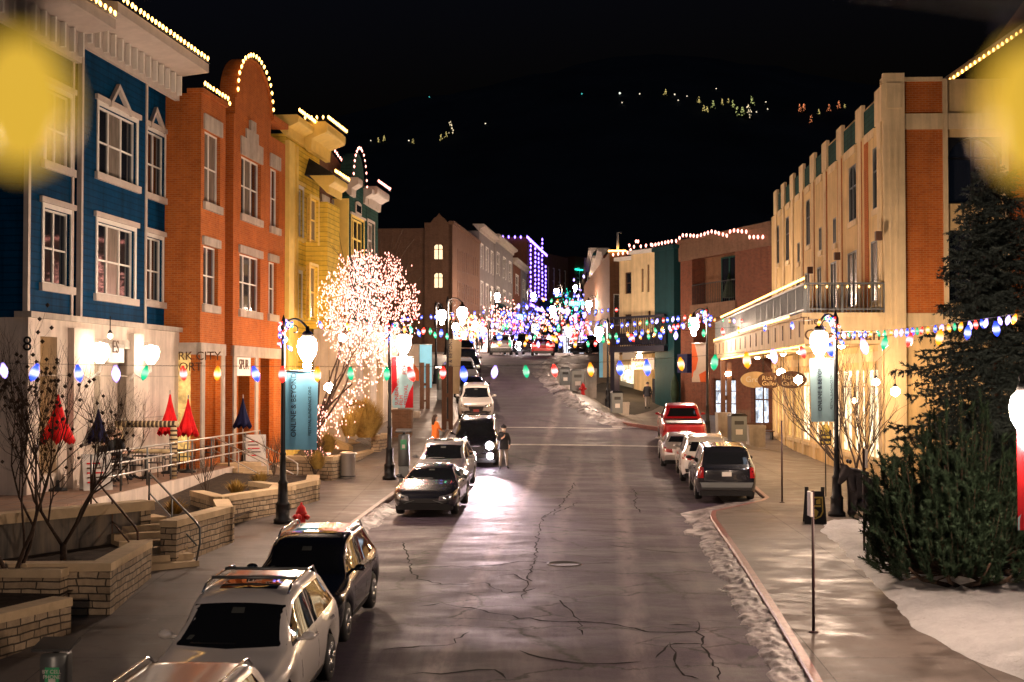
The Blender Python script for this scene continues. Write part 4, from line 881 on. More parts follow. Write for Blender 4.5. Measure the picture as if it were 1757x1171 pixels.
# ================= plaza buildings
A_ = P(1140, 600, 95); B_ = P(1330, 600, 81); FB = Fac(A_.x, A_.y, B_.x, B_.y, 1)
def plaza_buildings():
    F = FB; U = F.U; pm = bulbmesh('pinkw2', .24, PINKW); z0 = 1.2
    # brown brick corner building
    T = empty('brick_building', (0, 0, 0), 0, 'low brown brick corner building with a recessed balcony and lit glass doors', 'building', GR_)
    ua, ub = U(1168), U(1330); zt = F.Z(1180, 418); bal = (U(1188), U(1262), F.Z(1225, 520), F.Z(1225, 436)); door = (U(1220), U(1262), F.Z(1240, 736), F.Z(1240, 650)); sh = (U(1288), U(1318), F.Z(1300, 740), F.Z(1300, 650)); sl = (U(1175), U(1186), F.Z(1180, 500), F.Z(1180, 455)); lob = (U(1190), U(1262), F.Z(1225, 600), F.Z(1225, 545))
    b = MB(); wall(b, F, ua, ub, z0, zt, 0, [bal, door, sh, lob], back=8, rv=.9); b.build('wall', M['brickrd'], T)
    b = MB(); F.box(b, ua - .1, ub, zt - 1.1, zt + .0, .003, .12); F.box(b, ua - .2, ub, zt, zt + .25, -.4, .25); b.build('frieze', M['bricktan'], T); b = MB(); F.box(b, U(1186), U(1264), F.Z(1225, 545), F.Z(1225, 520), .003, .1); b.build('balcony_band', M['bricktan'], T); b = MB(); F.box(b, ua, U(1216), F.Z(1180, 720), F.Z(1180, 704), .003, .06); F.box(b, U(1264), U(1288), F.Z(1180, 720), F.Z(1280, 704), .003, .06); b.build('base_course', M['bricktan'], T)
    b = MB(); F.box(b, bal[0], bal[1], bal[2], bal[3], -.95, -.9); F.box(b, lob[0], lob[1], lob[2], lob[3], -.95, -.9); b.build('recess_wall', M['brickbr'], T)
    dw = (U(1222), U(1250), bal[2], bal[3] - .2); window(T, F, dw, -.6, 2, 0, .09, frame=M['green'], rv=.1)
    b = MB()
    for i in range(26): u = bal[0] + (bal[1] - bal[0]) * i / 25; F.box(b, u - .012, u + .012, bal[2], bal[2] + 1.25, -.02, .004)
    F.box(b, bal[0], bal[1], bal[2] + 1.25, bal[2] + 1.31, -.04, .02); b.build('balcony_rail', M['iron'], T)
    dr = window(T, F, door, -.1, 2, .0, .12, frame=M['wood'], glasses=[M['shopc']], rv=.2, bars=3); window(T, F, sh, -.1, 2, .6, .09, frame=M['wood'], glass=M['shopc'], rv=.2)
    b = MB()
    for px, py in ((1240, 466),): 
        u, z = F.uz(px, py); b.lathe(F.pt(u, z - 1.6, -.45), [(.45, 0), (.25, .8), (.0, 1.6)], 8)
    b.build('balcony_tree', M['pine'], T)
    lights_line('pink white bulbs along the stepped roof of the brown brick corner building', [F.pt(ua, F.Z(1170, 418), .3), F.pt(U(1180), F.Z(1180, 408), .3), F.pt(U(1205), F.Z(1205, 410), .3), F.pt(U(1230), F.Z(1230, 402), .3), F.pt(U(1258), F.Z(1258, 410), .3), F.pt(U(1262), F.Z(1262, 400), .3), F.pt(U(1290), F.Z(1290, 403), .3), F.pt(U(1294), F.Z(1294, 412), .3), F.pt(U(1322), F.Z(1322, 412), .3)], .52, pm, GRP, up=True)
    # dark teal stair tower
    T = empty('stair_tower', (0, 0, 0), 0, 'dark teal stucco tower between the cream facade and the brown brick corner', 'building', GR_)
    ua, ub = U(1134), U(1168) - .05; zt = F.Z(1150, 430); b = MB(); wall(b, F, ua, ub, 1.2, zt, .45, [], back=8); b.build('wall', M['teal'], T)
    b = MB(); F.box(b, ua - .15, ub + .15, zt, zt + .25, -2, .6); b.build('coping', M['teal'], T)
    b = MB(); a, c = U(1120, .3), U(1134, .3) - .05; F.box(b, a, c, F.Z(1125, 705, .3), F.Z(1125, 650, .3), .25, .35); b.build('poster_case', M['refl'], T)
    b = MB(); u = U(1176, .4); F.box(b, U(1162, 1.2), U(1179, 1.2), F.Z(1170, 640, 1.2), F.Z(1170, 608, 1.2), .5, 1.2); b.build('awning', M['navy'], T)
    b = MB(); b.lathe(F.pt(U(1172), F.Z(1172, 704), .6), [(.22, 0), (.2, .5), (.3, 1.0), (.24, 1.8), (.02, 2.4)], 9); b.build('pot_shrub', M['pine'], T)
    lights_line('pink white bulbs along the slanting roof of the dark teal tower', [F.pt(ua, zt + .3, .6), F.pt(ub, F.Z(1172, 418), .6)], .5, pm, GRP, up=True)
    # cream facade with narrow windows
    D = 98; a = P(1066, 600, 100); c = P(1136, 600, 96.5); F2 = Fac(a.x, a.y, c.x, c.y, 1); U2 = F2.U
    T = empty('shop_building', (0, 0, 0), 0, 'cream stucco facade with tall narrow windows behind the dark balcony beam', 'building', GR_)
    zt = F2.Z(1080, 447); zt2 = F2.Z(1110, 436); zb = F2.Z(1090, 600); ws = [F2.rect(1072, 468, 505, 1087), F2.rect(1108, 462, 502, 1112), F2.rect(1118, 455, 502, 1122), F2.rect(1072, 540, 556, 1087), F2.rect(1119, 534, 556, 1124)]
    b = MB(); wall(b, F2, U2(1063), U2(1091), zb, zt, .0, [ws[0], ws[3]], back=6); wall(b, F2, U2(1091), U2(1136), zb, zt2, .4, [(w[0], w[1], w[2], w[3]) for w in (ws[1], ws[2], ws[4])], back=6); b.build('wall', M['cream2'], T)
    for i, w in enumerate(ws): window(T, F2, w, .4 if i in (1, 2, 4) else 0, 1, .5, .07, frame=M['wood'])
    b = MB(); F2.box(b, U2(1060), U2(1091), zt, zt + .25, -1, .35); F2.box(b, U2(1091), U2(1136), zt2, zt2 + .25, -1, .7); b.build('cornice', M['white'], T)
    # beam, balcony and passage below
    zb0, zb1 = F2.Z(1095, 604, 2), F2.Z(1095, 594, 2); zr = F2.Z(1095, 546, 2); a2, c2 = F2.U(1048, 2), F2.U(1141, 2)
    b = MB(); F2.box(b, a2, c2, zb0, zb1, .3, 2.1); F2.box(b, a2, a2 + .45, .5, zb0, 1.6, 2.05); b.build('dark_beam', M['beam'], T)
    b = MB(); n = 30
    for i in range(n + 1): u = a2 + (c2 - a2) * i / n; F2.box(b, u - .02, u + .02, zb1, zr, 1.95, 2.0)
    F2.box(b, a2, c2, zr, zr + .15, 1.9, 2.08); F2.box(b, a2, c2, zb1 + .1, zb1 + .9, 1.86, 1.9); b.build('balcony_rail', M['beam'], T)
    q = F2.pt(0, 0, -3.5); F3 = Fac(q.x, q.y, (q + F2.u).x, (q + F2.u).y, 1); s = (F3.U(1058), F3.U(1136))
    b = MB(); F3.box(b, s[0] - 1, s[1] + 1, 1.5, zb0, -.3, 0); b.build('passage_wall', M['cream2'], T)
    b = MB(); F3.box(b, F3.U(1066), F3.U(1088), 2.5, zb0 - .8, .01, .06); b.build('shop_window', M['shopw'], T)
    b = MB(); F3.box(b, F3.U(1091, 1), F3.U(1122, 1), 2.4, zb0, .4, 1.2); b.build('column', M['cream2'], T)
    b = MB(); F3.box(b, F3.U(1068, 1.5), F3.U(1090, 1.5), F3.Z(1080, 617, 1.5), F3.Z(1080, 605, 1.5), 1.4, 1.5); sb = b.build('sign_board', M['plate'], T)
    ss = F2.rect(1083, 615, 634, 1122, 1.2); b = MB(); F2.box(b, ss[0], ss[1], ss[2], ss[3], 1.14, 1.2); sb = b.build('sign_board', M['trim'], T)
    text('Redmont\n  Spice', F2, ss[0] + .12, ss[2] + .5, 1.21, .42, M['wood'], sb, shear=.25)
    lights_line('pink white bulbs along the uneven roof of the cream facade', [F2.pt(U2(1060), zt + .3, .4), F2.pt(U2(1091), zt + .35, .4), F2.pt(U2(1092), zt2 + .5, .7), F2.pt(U2(1103), zt2 + .3, .7), F2.pt(U2(1106), zt2 + .9, .7), F2.pt(U2(1112), zt2 + .3, .7), F2.pt(U2(1136), zt2 + .35, .7)], .52, pm, GRP, up=True)
    # dark building behind, between the street and the cream facade
    T = empty('shop_building', (0, 0, 0), 0, 'dark flat roofed building left of the cream facade with an amber eave light', 'building', GR_)
    a, c = P(1046, 432, 112), P(1074, 432, 112); F4 = Fac(a.x, a.y, c.x, c.y, 1); L = c.x - a.x; b = MB(); wall(b, F4, 0, L, 5, a.z, 0, [(.3, .8, 9.5, 12), (1.0, 1.4, 9.5, 12)], back=40); b.build('wall', M['brickbr'], T)
    for w in ((.3, .8, 9.5, 12), (1.0, 1.4, 9.5, 12)): window(T, F4, w, 0, 1, .5, .06)
    b = MB(); F4.box(b, -.1, L, a.z, a.z + .1, -.3, .2); b.build('eave_light', WARM, T)
    b = MB(); p = P(1060, 430, 112); b.tube([p, p + Vector((0, 0, 1.4)), p + Vector((.3, 0, 1.4))], .1, 5); b.build('vent_pipe', M['steel'], T)
plaza_buildings()

def right_far():   # shops along the right side beyond the crest
    F = Fac(P(1046, 600, 128).x, 128, P(1000, 600, 330).x, 330, -1); G2 = 'far buildings up the street'; rn = random.Random(3)
    for k, (u0, u1, zt, mt, sh, lab) in enumerate(((0, 22, 15.5, M['bricktan'], M['shopfar'], 'far tan shop front with a bright warm window, nearest in the far right row'), (22.2, 48, 18.5, M['brickrd'], M['shoppink'], 'far dark red shop front with pink lit windows in the right row'), (48.3, 80, 20, M['stonelt'], M['shopfar'], 'far pale shop front with warm lit windows in the right row'), (80.4, 120, 24, M['teal'], M['shopc'], 'far teal shop front with cool lit windows in the right row'), (120.5, 190, 26, M['brickbr'], M['shoppink'], 'farthest brown shop front at the end of the right row'))):
        T = empty('shop_building', (0, 0, 0), 0, lab, 'building', G2); b = MB(); zg = g(0, 128 + u0) + .2; n = max(2, int((u1 - u0) / 7)); ws = [(u0 + (u1 - u0) * (i + .3) / n, u0 + (u1 - u0) * (i + .7) / n, zt - 4.5, zt - 2) for i in range(n)]
        wall(b, F, u0, u1, zg - 3, zt, 0, ws, back=12, rv=.05); b.build('wall', mt, T)
        for w in ws: window(T, F, w, 0, 1, .5, .12, glass=M['litwin'] if rn.random() < .35 else M['glass'], rv=.05)
        for i in range(n):
            a, c = u0 + (u1 - u0) * (i + .08) / n, u0 + (u1 - u0) * (i + .92) / n; b = MB(); F.box(b, a, c, zg + .5, zg + 3.3, .02, .1); b.build('shop_window', sh, T)
        b = MB(); F.box(b, u0 + .3, u1 - .3, zg + 3.5, zg + 3.9, .0, 1.3); b.build('canopy', M['navy'] if k % 2 else M['teal'], T); box_cornice(T, F, u0, u1, 0, zt - .1, .6, .8, M['stonelt'])
right_far()
# ================= terrace, stone planters, stairs and rails on the left
TZ = 2.07
def terr_edge(Y): return -10.84 + (Y - 37.9) * (1.09 / 17.7)
def terrace():
    T = empty('terrace', (0, 0, 0), 0, 'raised paved terrace with a white retaining wall in front of the shops', 'terrace')
    b = MB(); ys = fr(24, 56.5, 2.5)
    for a, c in zip(ys, ys[1:]):
        ea, ec = terr_edge(a), terr_edge(c); b.hexa([(ea - 6, a, TZ - .3), (ea, a, TZ - .3), (ec, c, TZ - .3), (ec - 6, c, TZ - .3), (ea - 6, a, TZ), (ea, a, TZ), (ec, c, TZ), (ec - 6, c, TZ)])
    b.build('paving', M['terr'], T)
    b = MB()
    for a, c in zip(ys, ys[1:]):
        if a < 35: continue
        ea, ec = terr_edge(a) + .01, terr_edge(c) + .01; b.hexa([(ea - .2, a, -.5), (ea + .05, a, -.5), (ec + .05, c, -.5), (ec - .2, c, -.5), (ea - .2, a, TZ - .01), (ea + .05, a, TZ - .01), (ec + .05, c, TZ - .01), (ec - .2, c, TZ - .01)])
        b.hexa([(ea + .05, a, TZ - .62), (ea + .065, a, TZ - .62), (ec + .065, c, TZ - .62), (ec + .05, c, TZ - .62), (ea + .05, a, TZ - .60), (ea + .065, a, TZ - .60), (ec + .065, c, TZ - .60), (ec + .05, c, TZ - .60)])
    b.build('retaining_wall', M['conc'], T)
    for px in (240, 272):
        c = Vector((0, 0, 0)); Y = 40.2 if px == 240 else 41.5; e = terr_edge(Y); b = MB(); b.box(e + .03, e + .075, Y - .5, Y + .45, TZ - 1.55, TZ - .75)
        for k in range(5): b.box(e + .075, e + .10, Y - .48, Y + .43, TZ - 1.5 + k * .15, TZ - 1.43 + k * .15)
        b.build('louvre_vent', M['iron'], T)
    t = empty('railing', (0, 0, 0), 0, 'long three bar steel railing along the edge of the terrace', 'railing')
    b = MB(); ya, yb = 37.2, 55.6
    for h in (.45, .78, 1.12): b.tube([(terr_edge(ya) - .1, ya, TZ + h), (terr_edge(yb) - .1, yb, TZ + h)], .028, 6)
    b.build('rail_bar', M['steel'], t)
    for k in range(9):
        Y = ya + (yb - ya) * k / 8; b = MB(); b.tube([(terr_edge(Y) - .1, Y, TZ), (terr_edge(Y) - .1, Y, TZ + 1.12)], .03, 6); b.build('post', M['grail'], t)
terrace()
def planter(label, pts, top, capw=.42, h0=-1.0, fill=None, group='stone planter walls along the left pavement'):
    """stone wall with a cap along a polyline; pts are (x, y)"""
    T = empty('planter_wall', (0, 0, 0), 0, label, 'planter wall', group); b = MB(); c = MB()
    V = [Vector((p[0], p[1], 0)) for p in pts]
    for i in range(len(V) - 1):
        a, e = V[i], V[i + 1]; d = (e - a).normalized(); n = Vector((-d.y, d.x, 0)); hw = .19; cw = capw / 2; a2, e2 = a - d * hw, e + d * (hw - .003); za = top[i] if isinstance(top, list) else top; ze = top[i + 1] if isinstance(top, list) else top
        q = lambda p, s, z: (p + n * s) + Vector((0, 0, z))
        b.hexa([q(a2, -hw, h0), q(e2, -hw, h0), q(e2, hw, h0), q(a2, hw, h0), q(a2, -hw, za - .15), q(e2, -hw, ze - .15), q(e2, hw, ze - .15), q(a2, hw, za - .15)])
        k = .004 * (i % 2); a3, e3 = a - d * cw, e + d * (cw - .003)
        c.hexa([q(a3, -cw, za - .152), q(e3, -cw, ze - .152), q(e3, cw, ze - .152), q(a3, cw, za - .152), q(a3, -cw, za + k), q(e3, -cw, ze + k), q(e3, cw, ze + k), q(a3, cw, za + k)])
    w = b.build('wall', M['gstone'], T); c.build('cap', M['gcap'], T)
    if fill:
        b = MB(); b.add([(x, y, z) for x, y, z in fill], [tuple(range(len(fill)))]); b.build('planting_bed', M['soil'], T)
    return T
def gx(px, py): v = G(px, py); return v
def left_walls():
    pz = lambda Y: grz(Y) + KH
    L = []
    def pp(*a): return [(G(px, py).x, G(px, py).y) for px, py in a]
    # (front bottom corners read off the pavement)
    a = G(392, 940); b_ = G(322, 978)
    planter('long low golden stone wall with a sloping end beside the lower stairs', [(b_.x - .35, b_.y - .1), (a.x - .1, a.y), (a.x - .6, a.y + 2.0)], pz(35) + .95)
    c = G(478, 888); d = G(404, 912)
    planter('square cornered stone planter in front of the white terrace wall', [(d.x - 1.5, d.y + 2.2), (d.x - .5, d.y + .3), (c.x - .1, c.y), (c.x - .3, c.y + 2.2)], pz(39) + .82, fill=None)
    e = G(541, 866); f_ = G(492, 880)
    planter('small stone planter beside the blue banner lamp post', [(f_.x - 1.2, f_.y + 1.6), (f_.x, f_.y), (e.x - .1, e.y), (e.x - .4, e.y + 2.4)], pz(44) + .7)
    h = G(598, 822); i_ = G(565, 830)
    planter('bright stone planter with a bench ledge left of the steel bin', [(i_.x - 1.7, i_.y + .7), (i_.x, i_.y), (h.x - .1, h.y), (h.x - .3, h.y + 2.2)], pz(50) + .95)
    j = G(642, 778); k = G(609, 800)
    planter('low stone seat wall just beyond the steel bin', [(k.x - .2, k.y), (j.x - .1, j.y)], pz(56) + .5)
    l = G(664, 772); m = G(642, 780)
    planter('stone end pier at the foot of the golden bush stairs', [(m.x + .1, m.y), (l.x - .1, l.y + .1), (l.x - .2, l.y + 1.4)], pz(59) + 1.0)
    # near left: three stepped walls
    n = G(249, 1005); o = G(184, 1065); p = G(135, 1105)
    planter('near stone planter wall below the dark stained wall', [(n.x - .1, n.y), (o.x - .1, o.y), (o.x - 1.6, o.y - .1), (o.x - 3.2, o.y + .3)], pz(28) + .95)
    planter('nearest stone planter wall at the lower left edge', [(p.x - .45, p.y + .1), (p.x - 1.5, p.y - 3.0), (p.x - 1.9, p.y - 6)], pz(24) + .75)
    planter('small square stone planter at the left edge behind the kiosk', [(p.x - .9, p.y + 1.4), (p.x - 2.6, p.y + 1.5)], pz(25) + 1.05)
    # stained retaining wall with coping
    T = empty('retaining_wall', (0, 0, 0), 0, 'dark stained concrete wall with a pale stone coping behind the bare tree', 'wall')
    q0 = P(72, 880, 31.5); q1 = P(254, 880, 34); zt = P(160, 882, 33).z; w = MB(); dv = Vector((q1.x - q0.x, q1.y - q0.y, 0)).normalized(); nn = Vector((dv.y, -dv.x, 0))
    F = Fac(q0.x, q0.y, q1.x, q1.y, 1); Ln = (Vector((q1.x - q0.x, q1.y - q0.y))).length
    F.box(w, -3, Ln, 0, zt, -.3, 0); w.build('wall', M['stain'], T); w = MB(); F.box(w, -3.1, Ln + .12, zt, zt + .22, -.4, .1); w.build('cap', M['gcap'], T); w = MB(); F.box(w, Ln - .25, Ln + .05, 0, zt - .002, -.34, .04); w.build('end_pier', M['gstone'], T)
    w = MB(); F.box(w, -4, Ln - 1.0, -.5, zt - 1.1, .05, 4.5 * .35); 
    b = MB(); b.add([(-15, 24, 1.05), (-8.6, 24, 1.05), (-8.0, 30.5, 1.25), (-8.9, 33.5, 1.35), (-15, 33, 1.4)], [(0, 1, 2, 3, 4)]); b.build('planting_bed', M['soil'], T)
    b = MB(); b.add([(-11, 36, 1.3), (-8.4, 35.5, 1.25), (-7.6, 38, 1.35), (-7.2, 44, 1.5), (-7.0, 50, 1.8), (-10.2, 50, 1.9)], [(0, 1, 2, 3, 4, 5)]); o_ = b.build('planting_bed', M['soil']); tag(o_, kind='structure')
    for x, y, s in ((-9.4, 30, .5), (-9.9, 30.6, .4), (-7.8, 38, .45), (-7.4, 44.6, .4), (-10.4, 28.2, .5)):
        pass
    # stairs between the two walls
    def stairs(label, base, d, wdt, n, rise, run):
        T = empty('stairs', (0, 0, 0), 0, label, 'stairs', 'stone stairs up to the terrace'); b = MB(); d = Vector((d[0], d[1], 0)).normalized(); s = Vector((-d.y, d.x, 0)); base = Vector(base)
        for k in range(n):
            p0 = base + d * run * k; p1 = base + d * (run * n + .5); z = base.z + rise * (k + 1)
            b.hexa([p0 - s * wdt / 2 + Vector((0, 0, -1 + k * .001)), p1 - s * wdt / 2 + Vector((0, 0, -1)), p1 + s * wdt / 2 + Vector((0, 0, -1)), p0 + s * wdt / 2 + Vector((0, 0, -1)), *[Vector((v.x, v.y, z)) for v in (p0 - s * wdt / 2, p1 - s * wdt / 2, p1 + s * wdt / 2, p0 + s * wdt / 2)]])
        b.build('treads', M['gcap'], T); return T, base, d, s
    def hrail(par, p0, p1, h=.95, mat=M['steel'], both=True):
        b = MB(); p0, p1 = Vector(p0), Vector(p1); up = Vector((0, 0, h)); d = (p1 - p0); d.z = 0; d.normalize()
        b.tube([p0 + Vector((0, 0, .15)), p0 - d * .22 + up * .55, p0 - d * .2 + up * .9, p0 + up, p1 + up, p1], .026, 6)
        if both: b.tube([p0 + up * .5, p1 + up * .5], .02, 5)
        m = (p0 + p1) / 2; b.tube([m, m + up], .022, 5); b.build('handrail', mat, par)
    st = G(268, 990)
    T, b0, d, s = stairs('lower stone stairs between the planters at left', (st.x + .2, st.y + .2, grz(st.y) + KH), (-.55, .83), 1.5, 7, .14, .36)
    for k in (-.72, .72): hrail(T, b0 + s * k + d * .1, b0 + s * k + d * 3.3 + Vector((0, 0, .98)), 1.0, M['wood'] if k > 0 else M['grail'])
    st = G(475, 850)
    T, b0, d, s = stairs('middle stone stairs at the end of the terrace railing', (st.x - .2, st.y + 1.6, grz(48) + KH), (-.8, .6), 1.5, 6, .14, .34)
    for k in (-.72, .72): hrail(T, b0 + s * k, b0 + s * k + d * 2.6 + Vector((0, 0, .84)), .95, M['steel'])
    st = G(636, 775)
    T, b0, d, s = stairs('upper stone stairs with steel handrails beside the golden bush', (st.x - .2, st.y + .6, grz(59) + KH), (-.85, .5), 1.8, 8, .15, .34)
    for k in (-.85, .0): hrail(T, b0 + s * k, b0 + s * k + d * 3.2 + Vector((0, 0, 1.2)), .95, M['steel'])
    b = MB(); q = b0 + s * 1.1; dn = d
    b.hexa([q, q + d * 3.4 + Vector((0, 0, 1.2)), q + d * 3.4 + s * .3 + Vector((0, 0, 1.2)), q + s * .3, q + Vector((0, 0, .5)), q + d * 3.4 + Vector((0, 0, 1.7)), q + d * 3.4 + s * .3 + Vector((0, 0, 1.7)), q + s * .3 + Vector((0, 0, .5))])
    b.build('side_wall', M['gcap'], T)
def stain_mat():
    m, nt, b = nodes('stained_concrete'); n = nz(nt, 1, 5, .7, sc3=(2.5, 2.5, .25))
    r = ramp(nt, n.outputs[0], [(.35, (.035, .035, .032)), (.5, (.13, .11, .09)), (.68, (.22, .17, .12))]); nt.links.new(r.outputs[0], b.inputs['Base Color']); pset(b, None, .85); return m
M['stain'] = stain_mat()
left_walls()
# --- umbrellas, tables, chairs, log arch on the terrace
def umbrella(px, pyt, pyb, w, mat, label, D):
    p0, p1 = P(px, pyt, D), P(px, pyb, D); T = empty('patio_umbrella', (p0.x, p0.y, TZ), 0, label, 'umbrella', 'closed patio umbrellas'); h = p0.z - TZ; hb = p1.z - TZ; rr = w * D / FPX / 2
    b = MB(); n = 28; vs = []; pr = [(.03, h), (.16, h - (h - hb) * .2), (.42, h - (h - hb) * .5), (.75, h - (h - hb) * .8), (1.0, hb), (.9, hb + .02)]
    for r_, z in pr:
        for j in range(n):
            t = 2 * math.pi * j / n; k = 1 + .22 * math.cos(7 * t + z * 1.2) * min(1, r_ * 1.5); zz = z + (.10 * math.cos(7 * t) if r_ > .85 else 0); vs.append((rr * r_ * k * math.cos(t), rr * r_ * k * math.sin(t), zz))
    b.add(vs, [(i * n + j, i * n + (j + 1) % n, (i + 1) * n + (j + 1) % n, (i + 1) * n + j) for i in range(len(pr) - 1) for j in range(n)], 0, True); b.build('canopy', mat, T)
    b = MB(); b.tube([(0, 0, 0), (0, 0, h + .06)], .025, 6); b.build('pole', M['steel'], T); b = MB(); b.lathe((0, 0, 0), [(.28, 0), (.28, .06), (.06, .1), (.05, .3)], 12); b.build('base', M['iron'], T)
    return T
umbrella(100, 674, 757, 52, M['red'], 'closed red umbrella alone near the left edge of the terrace', 39.5)
umbrella(169, 698, 757, 34, M['navy'], 'closed dark navy umbrella beside the seated group', 41.5)
umbrella(292, 673, 744, 36, M['red'], 'closed red umbrella, taller left one of the close pair', 47)
umbrella(323, 681, 746, 34, M['red'], 'closed red umbrella, right one of the close pair by the brick wall', 47.5)
umbrella(417, 680, 732, 28, M['navy'], 'closed navy umbrella with white lettering patch in front of the brick opening', 53)
def table_set():
    T = empty('bistro_table', (0, 0, 0), 0, None, 'table', 'bistro tables on the terrace'); b = MB(); b.lathe((0, 0, .70), [(.42, 0), (.42, .03)], 16); b.build('tabletop', M['iron'], T); b = MB(); b.tube([(0, 0, 0), (0, 0, .7)], .03, 6); b.lathe((0, 0, 0), [(.25, 0), (.25, .03), (.04, .06)], 10); b.build('pedestal', M['iron'], T)
    Cc = empty('bistro_chair', (0, 0, 0), 0, None, 'chair', 'bistro chairs on the terrace'); b = MB(); b.box(-.21, .21, -.21, .21, .44, .47); b.build('seat', M['iron'], Cc)
    b = MB()
    for k in range(5): b.tube([(-.18 + k * .09, .2, .47), (-.18 + k * .09, .24, .86)], .009, 4)
    b.tube([(-.21, .2, .47), (-.21, .24, .88), (.21, .24, .88), (.21, .2, .47)], .014, 5); b.build('backrest', M['iron'], Cc)
    for sx in (-1, 1):
        for sy in (-1, 1): b = MB(); b.tube([(sx * .19, sy * .18, .45), (sx * .22, sy * .22, 0)], .013, 5); b.build('leg', M['iron'], Cc)
    spots = [(41.2, 'near the lone red umbrella'), (44.6, 'at the log arch'), (48.2, 'by the red umbrella pair'), (51.0, 'before the brick pier'), (53.6, 'by the far navy umbrella')]
    for i, (Y, lab) in enumerate(spots):
        x = terr_edge(Y) - 1.05
        t = T if i == 0 else copy_tree(T); t.location = (x, Y, TZ); t['label'] = 'round black bistro table ' + lab
        for k, (dx, dy, rz, w) in enumerate(((.1, .72, 0, 'far'), (-.1, -.72, math.pi, 'near'))):
            c = Cc if (i == 0 and k == 0) else copy_tree(Cc); c.location = (x + dx, Y + dy, TZ); c.rotation_euler = (0, 0, rz + .3 * (k - .5)); c['label'] = f'black bistro chair, {w} side of the table {lab}'
table_set()
def log_arch():
    p = P(205, 765, 44); T = empty('log_arbor', (0, 0, 0), 0, 'pale log frame wrapped with garland on the terrace', 'arbor'); a, c = P(206, 735, 44.5), P(298, 735, 44.5); b = MB()
    za, zc = P(206, 728, 44.5).z, P(298, 728, 44.5).z; ym = 44.5
    for x in (a.x, c.x): b.tube([(x, ym, TZ), (x, ym, za)], .10, 8)
    b.tube([(a.x - .15, ym, za), (c.x + .15, ym, za)], .10, 8); b.tube([(a.x, ym, TZ + .85), (c.x, ym, TZ + .85)], .07, 8); b.build('logs', M['woodlt'], T)
    b = MB()
    for k in range(14): x = a.x + (c.x - a.x) * k / 13; b.lathe((x, ym, za), [(.104, -.04), (.112, 0), (.104, .04)], 8, axis='x')
    for k in range(12): z = TZ + .1 + k * .14; b.lathe((c.x, ym, z), [(.105, -.03), (.14, 0), (.105, .03)], 8); 
    b.build('garland', M['twig'], T)
log_arch()
def lean_sign(px, py, D, label, rz, w=.7, h=1.0, lettering=None):
    p = P(px, py, D); T = empty('sandwich_board', (p.x, p.y, TZ), rz, label, 'sign board'); b = MB()
    b.hexa([(-w / 2, -.3, 0), (w / 2, -.3, 0), (w / 2, -.27, 0), (-w / 2, -.27, 0), (-w / 2, -.02, h), (w / 2, -.02, h), (w / 2, .01, h), (-w / 2, .01, h)]); b.hexa([(-w / 2, .27, 0), (w / 2, .27, 0), (w / 2, .3, 0), (-w / 2, .3, 0), (-w / 2, .02, h - .01), (w / 2, .02, h - .01), (w / 2, .05, h - .01), (-w / 2, .05, h - .01)]); b.build('board', M['white'], T)
    b = MB()
    for k in range(5): z = .2 + k * .13; y = -.3 + .28 * z / h - .012; b.box(-w * .35, w * (.1 + .05 * (k * 7 % 4)), y - .004, y + .02, z, z + .04, k % 2)
    b.build('printed_band', [M['red'], M['wood']], T)
lean_sign(165, 800, 40.0, 'white printed sandwich board lying against the terrace rail', .5, .8, 1.0)
lean_sign(438, 760, 54.5, 'white printed sandwich board at the far end of the terrace', .2, .8, 1.0)
# ================= street lamps, banners, strings of coloured bulbs
GLOBE = {}
def lamp_proto(h, off, rg=.28):
    T = empty('street_lamp'); b = MB()
    b.lathe((0, 0, 0), [(.26, 0), (.26, .12), (.20, .16), (.19, .5), (.21, .54), (.15, .62), (.13, 1.1), (.15, 1.14), (.10, 1.22), (.075, 1.9), (.095, 1.94), (.07, 2.0), (.06, h - .3), (.09, h - .26), (.09, h - .1), (.05, h), (.0, h + .14)], 10); b.build('pole', M['iron'], T)
    b = MB(); s = 1 if off > 0 else -1; o = abs(off); pts = []
    for i in range(13):
        t = i / 12; pts.append((s * (o * t), 0, h - .15 + .20 * math.sin(t * math.pi * .9) - .16 * t * t))
    b.tube(pts, .035, 6); sp = [(s * (.30 - .16 * math.cos(a) * (1 - a / 9)), 0, h - .30 + .16 * math.sin(a) * (1 - a / 9)) for a in [i * .5 for i in range(11)]]; b.tube(sp, .018, 5)
    b.lathe((s * o, 0, h - .22), [(.05, .02), (.06, -.1), (.14, -.16), (.17, -.26), (.15, -.28)], 10); b.build('arm', M['iron'], T)
    b = MB(); z = h - .48; b.lathe((s * o, 0, z), [(.13, 0), (.24, -.10), (.28, -.28), (.25, -.48), (.15, -.66), (.085, -.72), (.12, -.80), (.10, -.90), (.0, -.96)] if rg > .2 else [], 14); b.build('globe', GL, T)
    return T
LP = {}
def lamp(px, pbase, ptop, gpx, D, label, group='street lamps along both pavements'):
    base = P(px, pbase, D); x = base.x; zb = g(x, D) + KH; h = P(px, ptop, D).z - zb; off = (gpx - px) * D / FPX
    T = lamp_proto(h, off); T.location = (x, D, zb); tag(T, label, 'street lamp', group); return T, x, zb, h
L1 = lamp(485, 905, 548, 526, 40, 'tall black street lamp with a blue banner left of the lit tree')
L2 = lamp(668, 828, 552, 692, 53, 'black street lamp with a red and teal banner beside the lit tree')
L3 = lamp(748, 690, 520, 758, 92, 'black street lamp behind the pale tan block corner')
L4 = lamp(768, 735, 512, 793, 75, 'black street lamp with a tan banner and tall timber post')
R1 = lamp(1436, 890, 540, 1408, 42, 'black street lamp with a pale teal banner by the sandwich sign')
R2 = lamp(1214, 735, 530, 1191, 74, 'black street lamp with an orange and white banner by the brown brick corner')
R0 = lamp(1795, 1000, 620, 1765, 23.5, 'street lamp with the red banner cut by the right edge', )
